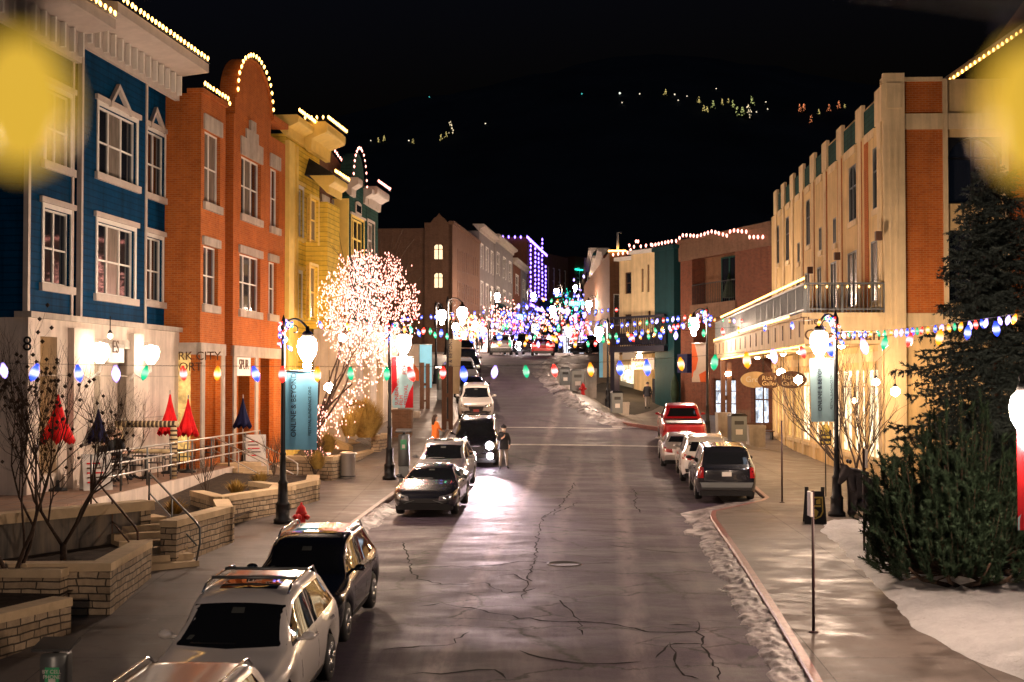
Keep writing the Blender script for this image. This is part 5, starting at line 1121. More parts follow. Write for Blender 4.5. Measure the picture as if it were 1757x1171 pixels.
R3 = lamp(1043, 690, 548, 1028, 90, 'black street lamp beside the dark passage post')
def lamp_far(px, py, D, k):
    p = P(px, py, D); zb = g(p.x, D) + KH; h = p.z - zb + 1.25; s = 1 if px < 930 else -1
    T = lamp_proto(h, s * .7); T.location = (p.x - s * .7, D, zb); tag(T, k, 'street lamp', 'far street lamps up the hill')
for px, py, D, k in ((853, 516, 150, 'far lamp left of the purple lights'), (915, 514, 165, 'far lamp right at the foot of the purple lights'), (948, 541, 125, 'far lamp above the red car'), (955, 506, 180, 'far lamp right of the purple building'), (987, 499, 200, 'far lamp left of the crane like lit roof'), (1014, 492, 215, 'far lamp highest up the street'), (1010, 531, 130, 'far lamp near the teal shop lights'), (1034, 489, 225, 'farthest lamp at the right of the street'), (782, 572, 112, 'far lamp in front of the tan corner block'), (815, 565, 135, 'far lamp just before the gray parked vehicle'), (975, 575, 145, 'far lamp over the black parked car')):
    lamp_far(px, py, D, 'glowing street lamp, ' + k)
near_fill_lamp = lamp_proto(5.9, .7); near_fill_lamp.location = (-7.2, 6.5, g(-7.2, 6.5) + .1); tag(near_fill_lamp, 'added unseen street lamp on the left pavement nearest the camera', 'street lamp', 'street lamps along both pavements')  # unseen lamp, added to brighten the nearest parked cars
# banners
M['bnblue'] = mott('banner_blue', (.22, .58, .85), .08, 2, .8, .05); M['bnteal'] = mott('banner_pale_teal', (.42, .66, .72), .08, 2, .8, .05); M['bnred'] = mott('banner_red', (.62, .02, .03), .08, 2, .8, .05); M['bntan'] = mott('banner_tan', (.45, .36, .24), .1, 2, .8, .05); M['bnor'] = mott('banner_orange', (.75, .16, .06), .1, 2, .8, .05); M['bnwhite'] = mott('banner_white', (.62, .55, .50), .1, 2, .8, .05); M['ink'] = plain('dark_navy_ink', (.012, .02, .06), .8)
def banner(px0, pyt, pyb, px1, D, mat, label, tilt=0.0, patches=(), lines=(), ink=None, pole=None):
    a, c = P(px0, pyt, D), P(px1, pyt, D); z1, z0 = a.z, P(px0, pyb, D).z; T = empty('street_banner', (0, 0, 0), 0, label, 'banner', 'street banners on the lamp posts'); F = Fac(a.x, D, c.x, D, 1); w = c.x - a.x; h = z1 - z0
    b = MB(); nu, nv = 10, 14; vs = []; W_ = lambda s, t, o=0: F.pt(w * s + tilt * h * (1 - t), z0 + h * t - abs(tilt) * 0 , .012 * math.sin(s * 5 + t * 2) + .015 * (1 - t) * math.sin(t * 5 + 1) + o)
    for o in (0, -.012):
        for j in range(nv + 1):
            for i in range(nu + 1): vs.append(W_(i / nu, j / nv, o))
    n1 = nu + 1; k = n1 * (nv + 1); fs = []
    for j in range(nv):
        for i in range(nu): fs += [(j * n1 + i, j * n1 + i + 1, (j + 1) * n1 + i + 1, (j + 1) * n1 + i), tuple(k + q for q in (j * n1 + i, (j + 1) * n1 + i, (j + 1) * n1 + i + 1, j * n1 + i + 1))]
    b.add(vs, fs, 0, True); cl = b.build('cloth', mat, T)
    for pm, poly in patches:
        b = MB(); m = 8
        pts = [W_(s, t, .004) for s, t in poly]; b.add(pts, [tuple(range(len(pts)))]); b.build('printed_patch', pm, cl)
    b = MB(); xp = pole if pole is not None else (a.x - .1)
    b.tube([F.pt(w * 1.02, z1 + .02, 0), (xp, D, z1 + .02)] if xp < a.x else [F.pt(-.02 * w, z1 + .02, 0), (xp, D, z1 + .02)], .022, 6); b.build('bracket', M['steel'], T)
    for s, su, tv, size, mt in lines:
        text(s, F, w * su + tilt * h * (1 - tv), z0 + h * tv, .035, size, mt, cl, math.pi / 2)
    return T
x1 = L1[1]
banner(490, 638, 772, 546, 40, M['bnblue'], 'bright blue banner lettered ONLINE & BEYOND on the left lamp post', -.015, [], [('ONLINE & BEYOND', .36, .16, .205, M['ink']), ('FESTIVAL.SUNDANCE.ORG', .82, .18, .115, M['ink'])], pole=x1)
x2 = R1[1]
banner(1389, 618, 724, 1433, 42, M['bnteal'], 'pale teal banner lettered ONLINE & BEYOND on the right lamp post', .02, [], [('ONLINE & BEYOND', .42, .17, .165, M['ink']), ('FESTIVAL.SUNDANCE.ORG', .84, .2, .09, M['ink'])], pole=x2)
banner(672, 614, 700, 709, 53, M['bnteal'], 'red and pale teal festival banner on the lamp post beside the lit tree', 0, [(M['bnred'], [(0, .25), (.25, .45), (.22, 1), (0, 1)]), (M['bnred'], [(.62, .0), (1, 0), (1, .48), (.8, .3)]), (M['bnwhite'], [(0, .0), (.5, .0), (.3, .3), (0, .24)])], [('SUNDANCE\nFILM\nFESTIVAL\n2021', .32, .05, .19, M['bnred']), ('FOR\nFEST', .68, .66, .2, M['bnred'])], pole=L2[1])
banner(1744, 697, 910, 1800, 23.5, M['bnred'], 'tall red banner cut by the right edge of the picture', 0, [(M['bnteal'], [(0, 0), (1, 0), (1, .25), (.35, .2), (0, .10)])], [('SUNDANCE INSTITUTE PRESENTS', .42, .05, .085, M['bnwhite']), ('20\n21', .85, .82, .2, M['bnwhite'])], pole=R0[1])
banner(768, 582, 676, 792, 75, M['bntan'], 'faded tan banner on the timber post lamp', -.04, [], [('ONLINE & BEYOND', .45, .2, .27, M['ink'])], pole=L4[1])
banner(1187, 590, 656, 1211, 74, M['bnwhite'], 'orange and white banner by the brown brick corner', 0, [(M['bnor'], [(0, .1), (.3, .35), (.45, .6), (.2, 1), (0, 1)]), (M['bnor'], [(.6, .0), (1, 0), (1, .3), (.5, .2)])], [], pole=R2[1])
banner(720, 592, 666, 741, 80, M['bnblue'], 'plain grey blue banner panel beyond the red banner', 0, [], [], pole=P(742, 600, 80).x)
banner(700, 592, 654, 719, 70, M['bnwhite'], 'white and orange banner just right of the red festival banner', 0, [(M['bnor'], [(0, 0), (1, 0), (1, .28), (.5, .5), (0, .4)])], [], pole=P(721, 600, 70).x)
banner(1028, 588, 648, 1041, 88, M['bnblue'], 'blue and yellow banner at the dark passage post', 0, [(M['bntan'], [(.5, 0), (1, 0), (1, 1), (.5, 1)])], [], pole=P(1043, 600, 88).x)
# strings of coloured bulbs across the street
SEQ = [1, 2, 3, 2, 4, 0, 1, 4, 3, 0, 2, 1]
def strand(label, pts, h, step, mode=None, dens=1.0):
    """pts: (px, py, D) support and sag points; smooth curve through them"""
    V = [P(*p) for p in pts]; C = []
    for i in range(len(V) - 1):
        p0, p1, p2, p3 = V[max(0, i - 1)], V[i], V[i + 1], V[min(len(V) - 1, i + 2)]
        for k in range(12):
            t = k / 12; C.append(.5 * ((2 * p1) + (p2 - p0) * t + (2 * p0 - 5 * p1 + 4 * p2 - p3) * t * t + (3 * p1 - p0 - 3 * p2 + p3) * t ** 3))
    C.append(V[-1]); T = empty('bulb_string', (0, 0, 0), 0, label, 'string lights', 'strings of coloured bulbs across the street')
    b = MB(); b.tube(C, .0025 + .00010 * max(0, pts[0][2] - 16), 4); b.build('cable', M['iron'], T)
    q = poly_pts(C, step, .32)[:100]
    for i, p in enumerate(q):
        k = SEQ[(i * 1 + int(pts[0][2])) % len(SEQ)] if rnd.random() < .7 else rnd.randrange(5)
        if mode == 'blue': k = rnd.choice((1, 1, 4, 1, 0))
        if mode == 'violet': k = rnd.choice((4, 4, 1, 0))
        o = obj_new('bulb', bulbmesh(('b', k), h, BULB[k], 8), T); o.location = p; o.rotation_euler = (rnd.uniform(-.3, .3), rnd.uniform(-.35, .35), rnd.uniform(0, 6)); s = rnd.uniform(.85, 1.1); o.scale = (s * .95, s * .95, s * 1.1)
strand('nearest long string of large coloured bulbs across the whole view', [(-60, 622, 15), (300, 628, 16), (845, 628, 17), (1190, 612, 17), (1440, 586, 16.5), (1560, 572, 16), (1790, 540, 15)], .17, .34)
strand('string of coloured bulbs sagging between the two nearest lamp posts', [(490, 548, 40), (700, 560, 40.5), (950, 576, 41), (1200, 566, 41.5), (1436, 545, 42)], .22, .72)
strand('string of coloured bulbs from the right lamp post out past the spruce', [(1436, 570, 42), (1530, 566, 36), (1640, 554, 30), (1790, 532, 24)], .18, .62)
strand('string of coloured bulbs over the crossing between the second lamp posts', [(672, 556, 53), (850, 572, 57), (1050, 572, 62), (1214, 546, 72)], .27, .8)
strand('second string of coloured bulbs over the crossing', [(672, 560, 53), (900, 585, 60), (1080, 578, 66), (1225, 540, 74)], .27, .85)
strand('string of coloured bulbs in front of the dark passage beam', [(768, 540, 75), (900, 560, 80), (1043, 556, 88), (1214, 536, 74)], .30, .9)
strand('upper string of coloured bulbs to the cream balcony', [(1214, 545, 72), (1300, 548, 66), (1380, 537, 60), (1436, 542, 42)], .2, .8)
strand('blue and white bulb string low across the hill', [(748, 540, 92), (880, 548, 95), (1043, 552, 90)], .30, .75, 'blue')
strand('blue bulb string higher across the hill', [(690, 545, 105), (830, 533, 112), (960, 536, 118), (1060, 528, 112)], .32, .85, 'blue')
for k, (y0, y1, y2, D) in enumerate(((566, 574, 562, 120), (552, 558, 550, 126), (534, 540, 530, 132), (521, 528, 515, 150), (509, 514, 502, 168), (500, 505, 492, 190), (543, 549, 541, 140))):
    strand('violet and blue bulb string far up the street, row %s' % ('nearest', 'second', 'middle', 'fourth', 'fifth', 'farthest', 'one sagging between the middle rows')[k], [(800 + k * 30, y0, D), (930 + k * 12, y1, D), (1046, y2, D)], .55, .85, ('violet', None, 'blue')[k % 3])
strand('zigzag white bulb string on the far right of the street', [(985, 478, 200), (1015, 466, 200), (1034, 458, 205), (1043, 500, 205), (1000, 505, 205)], .5, 1.2, 'violet')
# bulbs wound on the lamp tops
for (T, x, zb, h), D, lab in ((L1, 40, 'left'), (L2, 53, 'second left'), (R1, 42, 'right'), (R2, 74, 'far right')):
    t = empty('lamp_garland', (0, 0, 0), 0, f'coloured bulbs wound round the top of the {lab} street lamp with a banner', 'string lights', 'bulbs wound on lamp tops'); s = 1 if x < 0 else -1
    pts = [Vector((x + s * .0 + .11 * math.cos(k * 1.9), D + .11 * math.sin(k * 1.9), zb + h - .75 + k * .075)) for k in range(10)] + [Vector((x + s * (.1 + .08 * k), D - .06, zb + h - .08)) for k in range(3)]
    b = MB(); b.tube(pts, .008, 4); b.build('cable', M['iron'], t)
    for i, p in enumerate(pts): k = (1, 4, 0, 1, 3, 1, 0)[i % 7]; o = obj_new('bulb', bulbmesh(('b', k), .2, BULB[k], 8), t); o.location = p; o.rotation_euler = (rnd.uniform(-.8, .8), rnd.uniform(-.8, .8), 0)
# two large amber bulbs on a cord close to the bridge rail, far out of focus
def near_cord():
    for lab, px, py, D, col in (('left', 36, 150, .60, 0), ('right', 1770, 165, .60, 0)):
        t = empty('string_lights', (0, 0, 0), 0, f'large amber bulb on a cord close to the camera, upper {lab} corner', 'string lights', 'near amber bulbs'); p = P(px, py, D); h = 235 * D / FPX
        b = MB(); b.lathe((0, 0, 0), [(.0, -h * .62), (h * .20, -h * .54), (h * .33, -h * .32), (h * .36, -h * .08), (h * .28, h * .2), (h * .16, h * .36)], 20); o = b.build('bulb', NEARB, t); o.location = p
        b = MB(); b.lathe((0, 0, 0), [(h * .15, h * .34), (h * .16, h * .62), (h * .10, h * .68)], 14); o = b.build('socket', M['navy'], t); o.location = p
        q = p + Vector((0, 0, h * .75)); b = MB(); b.tube([q + Vector((-.35, 0, .05)), q, q + Vector((.35, 0, .05))], .004, 5); b.build('cord', M['iron'], t)
NEARB = emis('amber_bulb_near_glow', (1, .60, .06), .5)
near_cord()

def neon(px, py, D, w, h, col, st, lab):
    p = P(px, py, D); sc = D / FPX; T = empty('lit_sign', (0, 0, 0), 0, lab, 'lit sign', 'glowing signs far up the street'); m = emis('sign_glow', col, st); b = MB(); b.box(p.x - w * sc / 2, p.x + w * sc / 2, D, D + .25, p.z - h * sc / 2, p.z + h * sc / 2); b.build('box', M['iron'], T)
    b = MB(); n = max(2, int(w / 4)); 
    for i in range(n): x = p.x + w * sc * (-.42 + .84 * (i + .5) / n); b.box(x - w * sc * .3 / n, x + w * sc * .3 / n, D - .06, D - .002, p.z - h * sc * (.2 + .2 * ((i * 7) % 3) / 2), p.z + h * sc * .38)
    b.build('glowing_panel', m, T); b = MB(); b.tube([(p.x, D + .3, p.z), (p.x, D + .3, g(p.x, D))], .06, 5); b.build('post', M['iron'], T)
for a in ((993, 522, 205, 40, 10, (.1, .9, .85), 5, 'glowing teal shop sign far up the street, the widest one'), (972, 536, 190, 16, 12, (1, .35, .4), 5, 'small pink glowing sign left of the teal one'), (918, 566, 160, 14, 26, (.95, .9, .8), 3, 'tall pale lit panel above the red car'), (893, 545, 200, 12, 14, (.2, .6, 1), 4, 'small blue glowing sign up the street on the left'), (940, 580, 150, 16, 8, (1, .3, .2), 4, 'low red glowing sign beside the crest lamp'), (985, 562, 150, 30, 8, (.9, .2, .8), 4, 'long magenta glowing sign on the right beyond the crest'), (1016, 548, 160, 18, 16, (1, .8, .6), 3.5, 'pale lit sign near the dark passage building'), (870, 558, 170, 14, 10, (1, .55, .25), 4, 'amber glowing sign in the left far row'), (858, 575, 140, 18, 10, (.6, .8, 1), 3.5, 'pale blue glowing sign over the far shops on the left'), (1003, 590, 128, 20, 10, (.7, .75, 1), 3, 'cool white lit panel by the black parked car')): neon(*a)
# ================= vehicles
def interp(tab, y): return lerpt(tab, min(max(y, tab[0][0]), tab[-1][0]))
def smooth_tab(tab, y, L, k=.07):
    return sum(interp(tab, min(max(y + d * k, 0), L)) * w for d, w in ((-2, 1), (-1, 2), (0, 3), (1, 2), (2, 1))) / 9
KINDS = {
 'suv': dict(L=4.7, W=1.90, wb=(.92, 3.75), r=.36, top=[(0, .80), (.06, .98), (.9, 1.10), (1.25, 1.14), (2.05, 1.66), (2.5, 1.73), (3.9, 1.70), (4.35, 1.55), (4.62, 1.12), (4.7, .95)], belt=[(0, .78), (.3, .92), (1.2, 1.04), (3.0, 1.08), (4.4, 1.12), (4.7, .9)], roof=.69, glass=(1.25, 2.02), rear=(4.33, 4.60), win=(1.45, 4.25)),
 'sedan': dict(L=4.9, W=1.90, wb=(.95, 3.85), r=.34, top=[(0, .62), (.06, .74), (.8, .92), (1.45, 1.0), (2.25, 1.36), (2.75, 1.42), (3.4, 1.36), (4.4, 1.05), (4.8, .98), (4.9, .85)], belt=[(0, .6), (.3, .74), (1.4, .92), (3.0, .96), (4.5, .98), (4.9, .82)], roof=.62, glass=(1.45, 2.22), rear=(3.5, 4.35), win=(1.65, 4.0)),
 'box': dict(L=4.95, W=1.98, wb=(.92, 3.85), r=.39, top=[(0, .88), (.05, 1.04), (.9, 1.14), (1.35, 1.18), (2.05, 1.74), (2.5, 1.83), (4.3, 1.80), (4.62, 1.72), (4.88, 1.16), (4.95, 1.0)], belt=[(0, .86), (.3, 1.0), (1.3, 1.08), (3.0, 1.14), (4.7, 1.18), (4.95, .95)], roof=.75, glass=(1.35, 2.03), rear=(4.58, 4.86), win=(1.55, 4.55)),
 'pickup': dict(L=5.7, W=2.03, wb=(1.0, 4.6), r=.41, top=[(0, .98), (.05, 1.14), (1.0, 1.24), (1.5, 1.27), (2.1, 1.82), (2.5, 1.92), (3.3, 1.90), (3.62, 1.78), (3.82, 1.32), (3.9, 1.30), (5.6, 1.30), (5.7, 1.2)], belt=[(0, .95), (.3, 1.1), (1.4, 1.2), (3.8, 1.24), (5.65, 1.24), (5.7, 1.1)], roof=.73, glass=(1.5, 2.08), rear=(3.58, 3.80), win=(1.7, 3.55)),
}
MESHC = {}
def car_body(sp, paint):
    L, Wd, r = sp['L'], sp['W'] / 2, sp['r']; ys = [0, .03, .08, .15, .24] + fr(.34, L - .34, .075) + [L - .22, L - .12, L - .05, L]; vs = []; n = 15
    for y in ys:
        nose = 1 - .26 * max(0, 1 - y / .55) ** 2.2 - .14 * max(0, 1 - (L - y) / .45) ** 2.2; w = Wd * nose
        zb = smooth_tab(sp['belt'], y, L); zt = max(smooth_tab(sp['top'], y, L), zb + .012); z0 = .30 - .0 + .12 * max(0, 1 - y / .3) + .1 * max(0, 1 - (L - y) / .3)
        for yw in sp['wb']:
            q = (r + .075) ** 2 - (y - yw) ** 2
            if q > 0: z0 = max(z0, r + math.sqrt(q) * .98)
        z0 = min(z0, zb - .06); c = min(1, max(0, (zt - zb) / .42)); we = (w * .90) * (1 - c) + min(w * .92, sp['roof'] * (.985 if y < L * .6 else .95)) * c
        ring = []
        for k, (t, s) in enumerate(((0, .93), (.18, .975), (.4, 1.0), (.62, 1.0), (.82, .985), (1.0, .945))): ring.append((w * s, z0 + (zb - z0) * t))
        xb = w * .945
        for t in (.12, .40, .70, .93): ring.append((xb + (we - xb) * (t ** .85), zb + (zt - .05 * c - zb) * t))
        for t, dz in ((.97, .018), (.86, .034), (.6, .046), (.3, .052), (0, .054)): ring.append((we * t, zt - .054 * c - .0 + dz * c + (1 - c) * (0.012 * (1 - t * t))))
        vs.append([(x, y, z) for x, z in ring])
    b = MB(); V = []; m = len(vs[0])
    for ring in vs:
        V += ring; V += [(-x, y, z) for x, y, z in ring[-2::-1]]
    N = 2 * m - 1; fs = []
    for i in range(len(ys) - 1):
        for j in range(N - 1): fs.append((i * N + j, i * N + j + 1, (i + 1) * N + j + 1, (i + 1) * N + j))
    for i in (0, len(ys) - 1):
        for j in range(m - 1): a = i * N + j; c = i * N + N - 1 - j; fs.append((a, a + 1, c - 1, c) if j < m - 2 else (a, a + 1, c))
    b.add(V, fs, 0, True)
    me = bpy.data.meshes.new('body'); me.from_pydata(b.v, [], b.f); bm = bmesh.new(); bm.from_mesh(me); bmesh.ops.remove_doubles(bm, verts=bm.verts, dist=.001); bmesh.ops.recalc_face_normals(bm, faces=bm.faces)
    bmesh.ops.smooth_vert(bm, verts=[v for v in bm.verts if abs(v.co.x) > .02 and v.co.z > .75], factor=.35, use_axis_x=True, use_axis_y=False, use_axis_z=True)
    tree = BVHTree.FromBMesh(bm)
    for f in bm.faces: f.smooth = True
    bm.to_mesh(me); bm.free(); me.materials.append(paint); me.set_sharp_from_angle(angle=R(55)); return me, tree
def patch(tree, axis, bot, top, mat, name, parent, off=.006, nu=10, nv=6, deep=.03, mirror=False):
    """a shaped panel laid on the body: bot/top are edge polylines in (a, b) seen along axis 'front','rear','left','right','top'"""
    def samp(pl, t):
        k = t * (len(pl) - 1); i = min(int(k), len(pl) - 2); f = k - i; return (pl[i][0] + (pl[i + 1][0] - pl[i][0]) * f, pl[i][1] + (pl[i + 1][1] - pl[i][1]) * f)
    D = {'front': ((0, 1, 0), lambda a, c: (a, -3, c)), 'rear': ((0, -1, 0), lambda a, c: (a, 12, c)), 'left': ((1, 0, 0), lambda a, c: (-4, a, c)), 'right': ((-1, 0, 0), lambda a, c: (4, a, c)), 'top': ((0, 0, -1), lambda a, c: (a, c, 5))}[axis]
    d = Vector(D[0]); G_ = []
    for j in range(nv + 1):
        row = []
        for i in range(nu + 1):
            p, q = samp(bot, i / nu), samp(top, i / nu); t = j / nv; a, c = p[0] + (q[0] - p[0]) * t, p[1] + (q[1] - p[1]) * t
            h = tree.ray_cast(Vector(D[1](a, c)), d)
            row.append((h[0] - d * off) if h[0] else None)
        G_.append(row)
    last = next((p for r_ in G_ for p in r_ if p is not None), None)
    if last is None: return None
    for r_ in G_:
        for i in range(nu + 1):
            if r_[i] is None: r_[i] = last.copy()
            last = r_[i]
    b = MB(); V = [p for r_ in G_ for p in r_]; n1 = nu + 1; fs = [(j * n1 + i, j * n1 + i + 1, (j + 1) * n1 + i + 1, (j + 1) * n1 + i) for j in range(nv) for i in range(nu)]
    ring = [i for i in range(n1)] + [j * n1 + nu for j in range(1, nv + 1)] + [nv * n1 + i for i in range(nu - 1, -1, -1)] + [j * n1 for j in range(nv - 1, 0, -1)]
    k = len(V); V += [V[i] + d * deep for i in ring]; m = len(ring)
    fs += [(ring[i], ring[(i + 1) % m], k + (i + 1) % m, k + i) for i in range(m)]
    if mirror: pass
    b.add(V, fs, 0, True); o = b.build(name, mat, parent); o.data.set_sharp_from_angle(angle=R(40)); return o
def rounded(x0, x1, z0, z1, r=.03, n=3):
    return [(x0 + r, z0), (x1 - r, z0)], [(x0, z1), (x1, z1)]
def wheelmesh(r):
    k = ('wheel', r)
    if k not in MESHC:
        b = MB(); b.lathe((0, 0, 0), [(r * .62, -.11), (r * .9, -.115), (r * .985, -.08), (r, 0), (r * .985, .08), (r * .9, .115), (r * .62, .11)], 28, axis='x'); o = b.build('wheel', M['tyre']); MESHC[k] = o.data; bpy.data.objects.remove(o)
        b = MB(); b.lathe((0, 0, 0), [(r * .64, -.1), (r * .66, .112), (r * .58, .10), (r * .54, .05), (r * .1, .045), (r * .09, .07), (.0, .075)], 28, axis='x')
        o = b.build('rim', M['blackpl']); 
        b = MB()
        for s in range(5):
            for e in (-.16, .16):
                t = s * 2 * math.pi / 5; c1, s1 = math.cos(t), math.sin(t); c2, s2 = math.cos(t + e), math.sin(t + e)
                b.tube([(.085, c1 * r * .1, s1 * r * .1), (.098, c2 * r * .6, s2 * r * .6)], [.035, .028], 4)
        b.lathe((0, 0, 0), [(r * .60, .104), (r * .655, .118), (r * .66, .10)], 28, axis='x', cap=False)
        bpy.data.objects.remove(o); b2 = MB(); b2.lathe((0, 0, 0), [(r * .66, -.1), (r * .66, .09), (r * .56, .06), (.0, .055)], 24, axis='x', m=1); b.v, off = b.v, len(b.v)
        b.add(b2.v, b2.f, 1, True); o = b.build('rim', [M['rim'], M['blackpl']]); MESHC[('rim', r)] = o.data; bpy.data.objects.remove(o)
    return MESHC[k], MESHC[('rim', r)]
def make_car(name, label, kind, paint, loc, heading, group, cat='car', lit_head=False, lit_tail=False, grille='bars', rails=False, plate=True, sun=False, detail=2, scale=1.0, extra=None):
    """nose at local y = 0 pointing to -y; heading turns it about z; loc is the ground point under the nose"""
    sp = KINDS[kind]; T = empty(name, loc, heading, label, cat, group); L, Wd, r = sp['L'], sp['W'] / 2, sp['r']; T.scale = (scale,) * 3
    # follow the slope of the ground
    d = Vector((math.cos(heading + math.pi / 2), math.sin(heading + math.pi / 2), 0)); p0 = Vector(loc); p1 = p0 + d * L; sl = math.atan2(g(p1.x, p1.y) - g(p0.x, p0.y), L); T.rotation_euler = (sl, 0, heading); T.location = (p0.x, p0.y, g(p0.x, p0.y) + .01)
    me, tree = car_body(sp, paint); body = obj_new('body', me, T); G = M['carglass']; gy0, gy1 = sp['glass']; zb = interp(sp['top'], gy0); zt = interp(sp['top'], gy1); xr = sp['roof']
    patch(tree, 'front', [(-Wd * .84, zb + .02), (0, zb - .0), (Wd * .84, zb + .02)], [(xr * .93 * q, zt - .075 + .03 * (1 - q * q)) for q in (-1, -.6, -.2, .2, .6, 1)], G, 'windshield', T, .004, 16, 8, .01)
    ry0, ry1 = sp['rear']; z0, z1 = interp(sp['top'], ry1) + .04, interp(sp['top'], ry0) - .03
    patch(tree, 'rear', [(Wd * .80, z0), (-Wd * .80, z0)], [(xr * .88, z1), (-xr * .88, z1)], G, 'rear_window', T, .004, 12, 6, .01)
    w0, w1 = sp['win']; zl = interp(sp['belt'], (w0 + w1) / 2) + .03
    zr = lambda y: smooth_tab(sp['top'], y, L) - .13
    mid = w0 + (w1 - w0) * .47; A = w0 + .62
    for side in ('left', 'right'):
        sd = M_ = None
        for k, (a, c, a2, c2) in enumerate(((w0, mid - .04, A, mid - .02), (mid + .04, w1, mid + .06, max(mid + .3, w1 - .38)))):
            if kind == 'pickup' and k == 1: c2 = w1 - .1
            n = 5; bt = [(a + (c - a) * i / n, zl + .03 * i / n + (0.02 if k else 0)) for i in range(n + 1)]; tp = [(a2 + (c2 - a2) * i / n, zr(a2 + (c2 - a2) * i / n)) for i in range(n + 1)]
            patch(tree, side, bt, tp, G, 'side_window', T, .004, 8, 4, .008)
        if detail > 1:
            for y in (w0 + .18, mid, w1 - .22):   # door seams
                patch(tree, side, [(y - .006, .42), (y + .006, .42)], [(y - .006, zl - .02), (y + .006, zl - .02)], M['blackpl'], 'door_seam', T, .002, 1, 6, .004)
            for y in (mid - .24, min(w1 - .5, mid + .85)):
                patch(tree, side, [(y, zl - .13), (y + .18, zl - .13)], [(y, zl - .095), (y + .18, zl - .095)], M['chrome'] if grille != 'black' else paint, 'door_handle', T, .03, 4, 1, .03)
            patch(tree, side, [(sp['wb'][0] + r + .12, .31), (sp['wb'][1] - r - .12, .31)], [(sp['wb'][0] + r + .12, .42), (sp['wb'][1] - r - .12, .42)], M['blackpl'], 'sill_cladding', T, .012, 12, 2, .02)
    # underside, wheels
    b = MB(); b.box(-Wd * .86, Wd * .86, .25, L - .25, .20, .52); b.build('underbody', M['blackpl'], T)
    wm, rm = wheelmesh(r)
    for yw in sp['wb']:
        for sx in (-1, 1):
            w = obj_new('wheel', wm, T); w.location = (sx * (Wd - .13), yw, r); w.rotation_euler = (0, 0, 0 if sx > 0 else math.pi); q = obj_new('rim', rm, w); q.location = (0.006, 0, 0)
    # mirrors
    for sx in (-1, 1):
        b = MB(); y = w0 + .32; x = sx * (Wd * .93); b.tube([(x - sx * .04, y, zl + .02), (x + sx * .10, y - .02, zl + .05)], .03, 5); b.lathe((x + sx * .13, y - .02, zl + .08), [(.0, -.055), (.055, -.045), (.062, .0), (.055, .03), (.0, .04)], 10, axis='y'); 
        bm_ = MB(); c = Vector((x + sx * .13, y - .02, zl + .08)); 
        for v in b.v: bm_.v.append(v)
        bm_.f, bm_.m, bm_.sm = b.f, b.m, b.sm
        bm_.v = [(c.x + (v[0] - c.x) * 1.7 if abs(v[0] - c.x) < .10 else v[0], v[1], v[2]) for v in bm_.v]
        bm_.build('wing_mirror', M['blackpl'] if grille == 'black' else paint, T)
    # front
    zf = interp(sp['top'], .05); hl = M['lens']
    for sx in (-1, 1):
        x0, x1 = sx * Wd * .46, sx * Wd * .86; z = zf - .24
        patch(tree, 'front', [(x0, z), (x1, z + .06)], [(x0 + sx * .03, z + .15), (x1, z + .22)], hl, 'headlight', T, .008, 8, 4, .05)
        if detail > 1: patch(tree, 'front', [(x0 + sx * .05, z + .04), (x1 - sx * .08, z + .08)], [(x0 + sx * .07, z + .11), (x1 - sx * .08, z + .16)], M['chrome'], 'lamp_bowl', T, .012, 4, 3, .01)
        patch(tree, 'front', [(sx * Wd * .55, .42), (sx * Wd * .80, .44)], [(sx * Wd * .55, .52), (sx * Wd * .82, .56)], M['blackpl'], 'fog_lamp', T, .006, 5, 3, .03)
        if lit_head:
            for xx, zz, rr in ((.66, z + .12, .16), (.68, .50, .13)):
                h_ = tree.ray_cast(Vector((sx * Wd * xx, -3, zz)), Vector((0, 1, 0)))[0]
                if h_: b = MB(); b.lathe(h_ + Vector((0, -.02, 0)), [(0, -.05), (rr * .7, -.035), (rr, 0), (rr, .04)], 12, axis='y'); b.build('lit_lamp', HEADL, T)
        tm = TAILL if lit_tail else M['tail']; zt_ = interp(sp['top'], L - .06)
        if kind == 'pickup': tb = ([(sx * Wd * .80, .92), (sx * Wd * .955, .92)], [(sx * Wd * .80, 1.2), (sx * Wd * .955, 1.2)])
        elif kind == 'box': tb = ([(sx * Wd * .76, .80), (sx * Wd * .955, .80)], [(sx * Wd * .76, 1.14), (sx * Wd * .955, 1.14)])
        else: tb = ([(sx * Wd * .50, zt_ - .22), (sx * Wd * .94, zt_ - .16)], [(sx * Wd * .52, zt_ - .05), (sx * Wd * .93, zt_ + .04)])
        patch(tree, 'rear', *[[(-p[0], p[1]) if False else p for p in q] for q in tb], tm, 'tail_light', T, .008, 6, 4, .05)
    gw = Wd * .44
    patch(tree, 'front', [(-gw * .8, zf - .42), (gw * .8, zf - .42)], [(-gw, zf - .16), (gw, zf - .16)], M['blackpl'], 'grille', T, .007, 10, 4, .04)
    if grille == 'bars' and detail > 1:
        for k in range(3): z = zf - .37 + k * .075; patch(tree, 'front', [(-gw * .86, z), (gw * .86, z)], [(-gw * .86, z + .022), (gw * .86, z + .022)], M['chrome'], 'grille_bar', T, .018, 10, 1, .02)
    if grille == 'wing':
        patch(tree, 'front', [(-gw, zf - .20), (-gw * .7, zf - .43), (0, zf - .47), (gw * .7, zf - .43), (gw, zf - .20)], [(-gw - .02, zf - .18), (-gw * .7, zf - .40), (0, zf - .44), (gw * .7, zf - .40), (gw + .02, zf - .18)], M['chrome'], 'grille_trim', T, .016, 16, 1, .02)
    patch(tree, 'front', [(-Wd * .66, .38), (Wd * .66, .38)], [(-Wd * .62, .56), (Wd * .62, .56)], M['blackpl'], 'lower_intake', T, .004, 12, 3, .03)
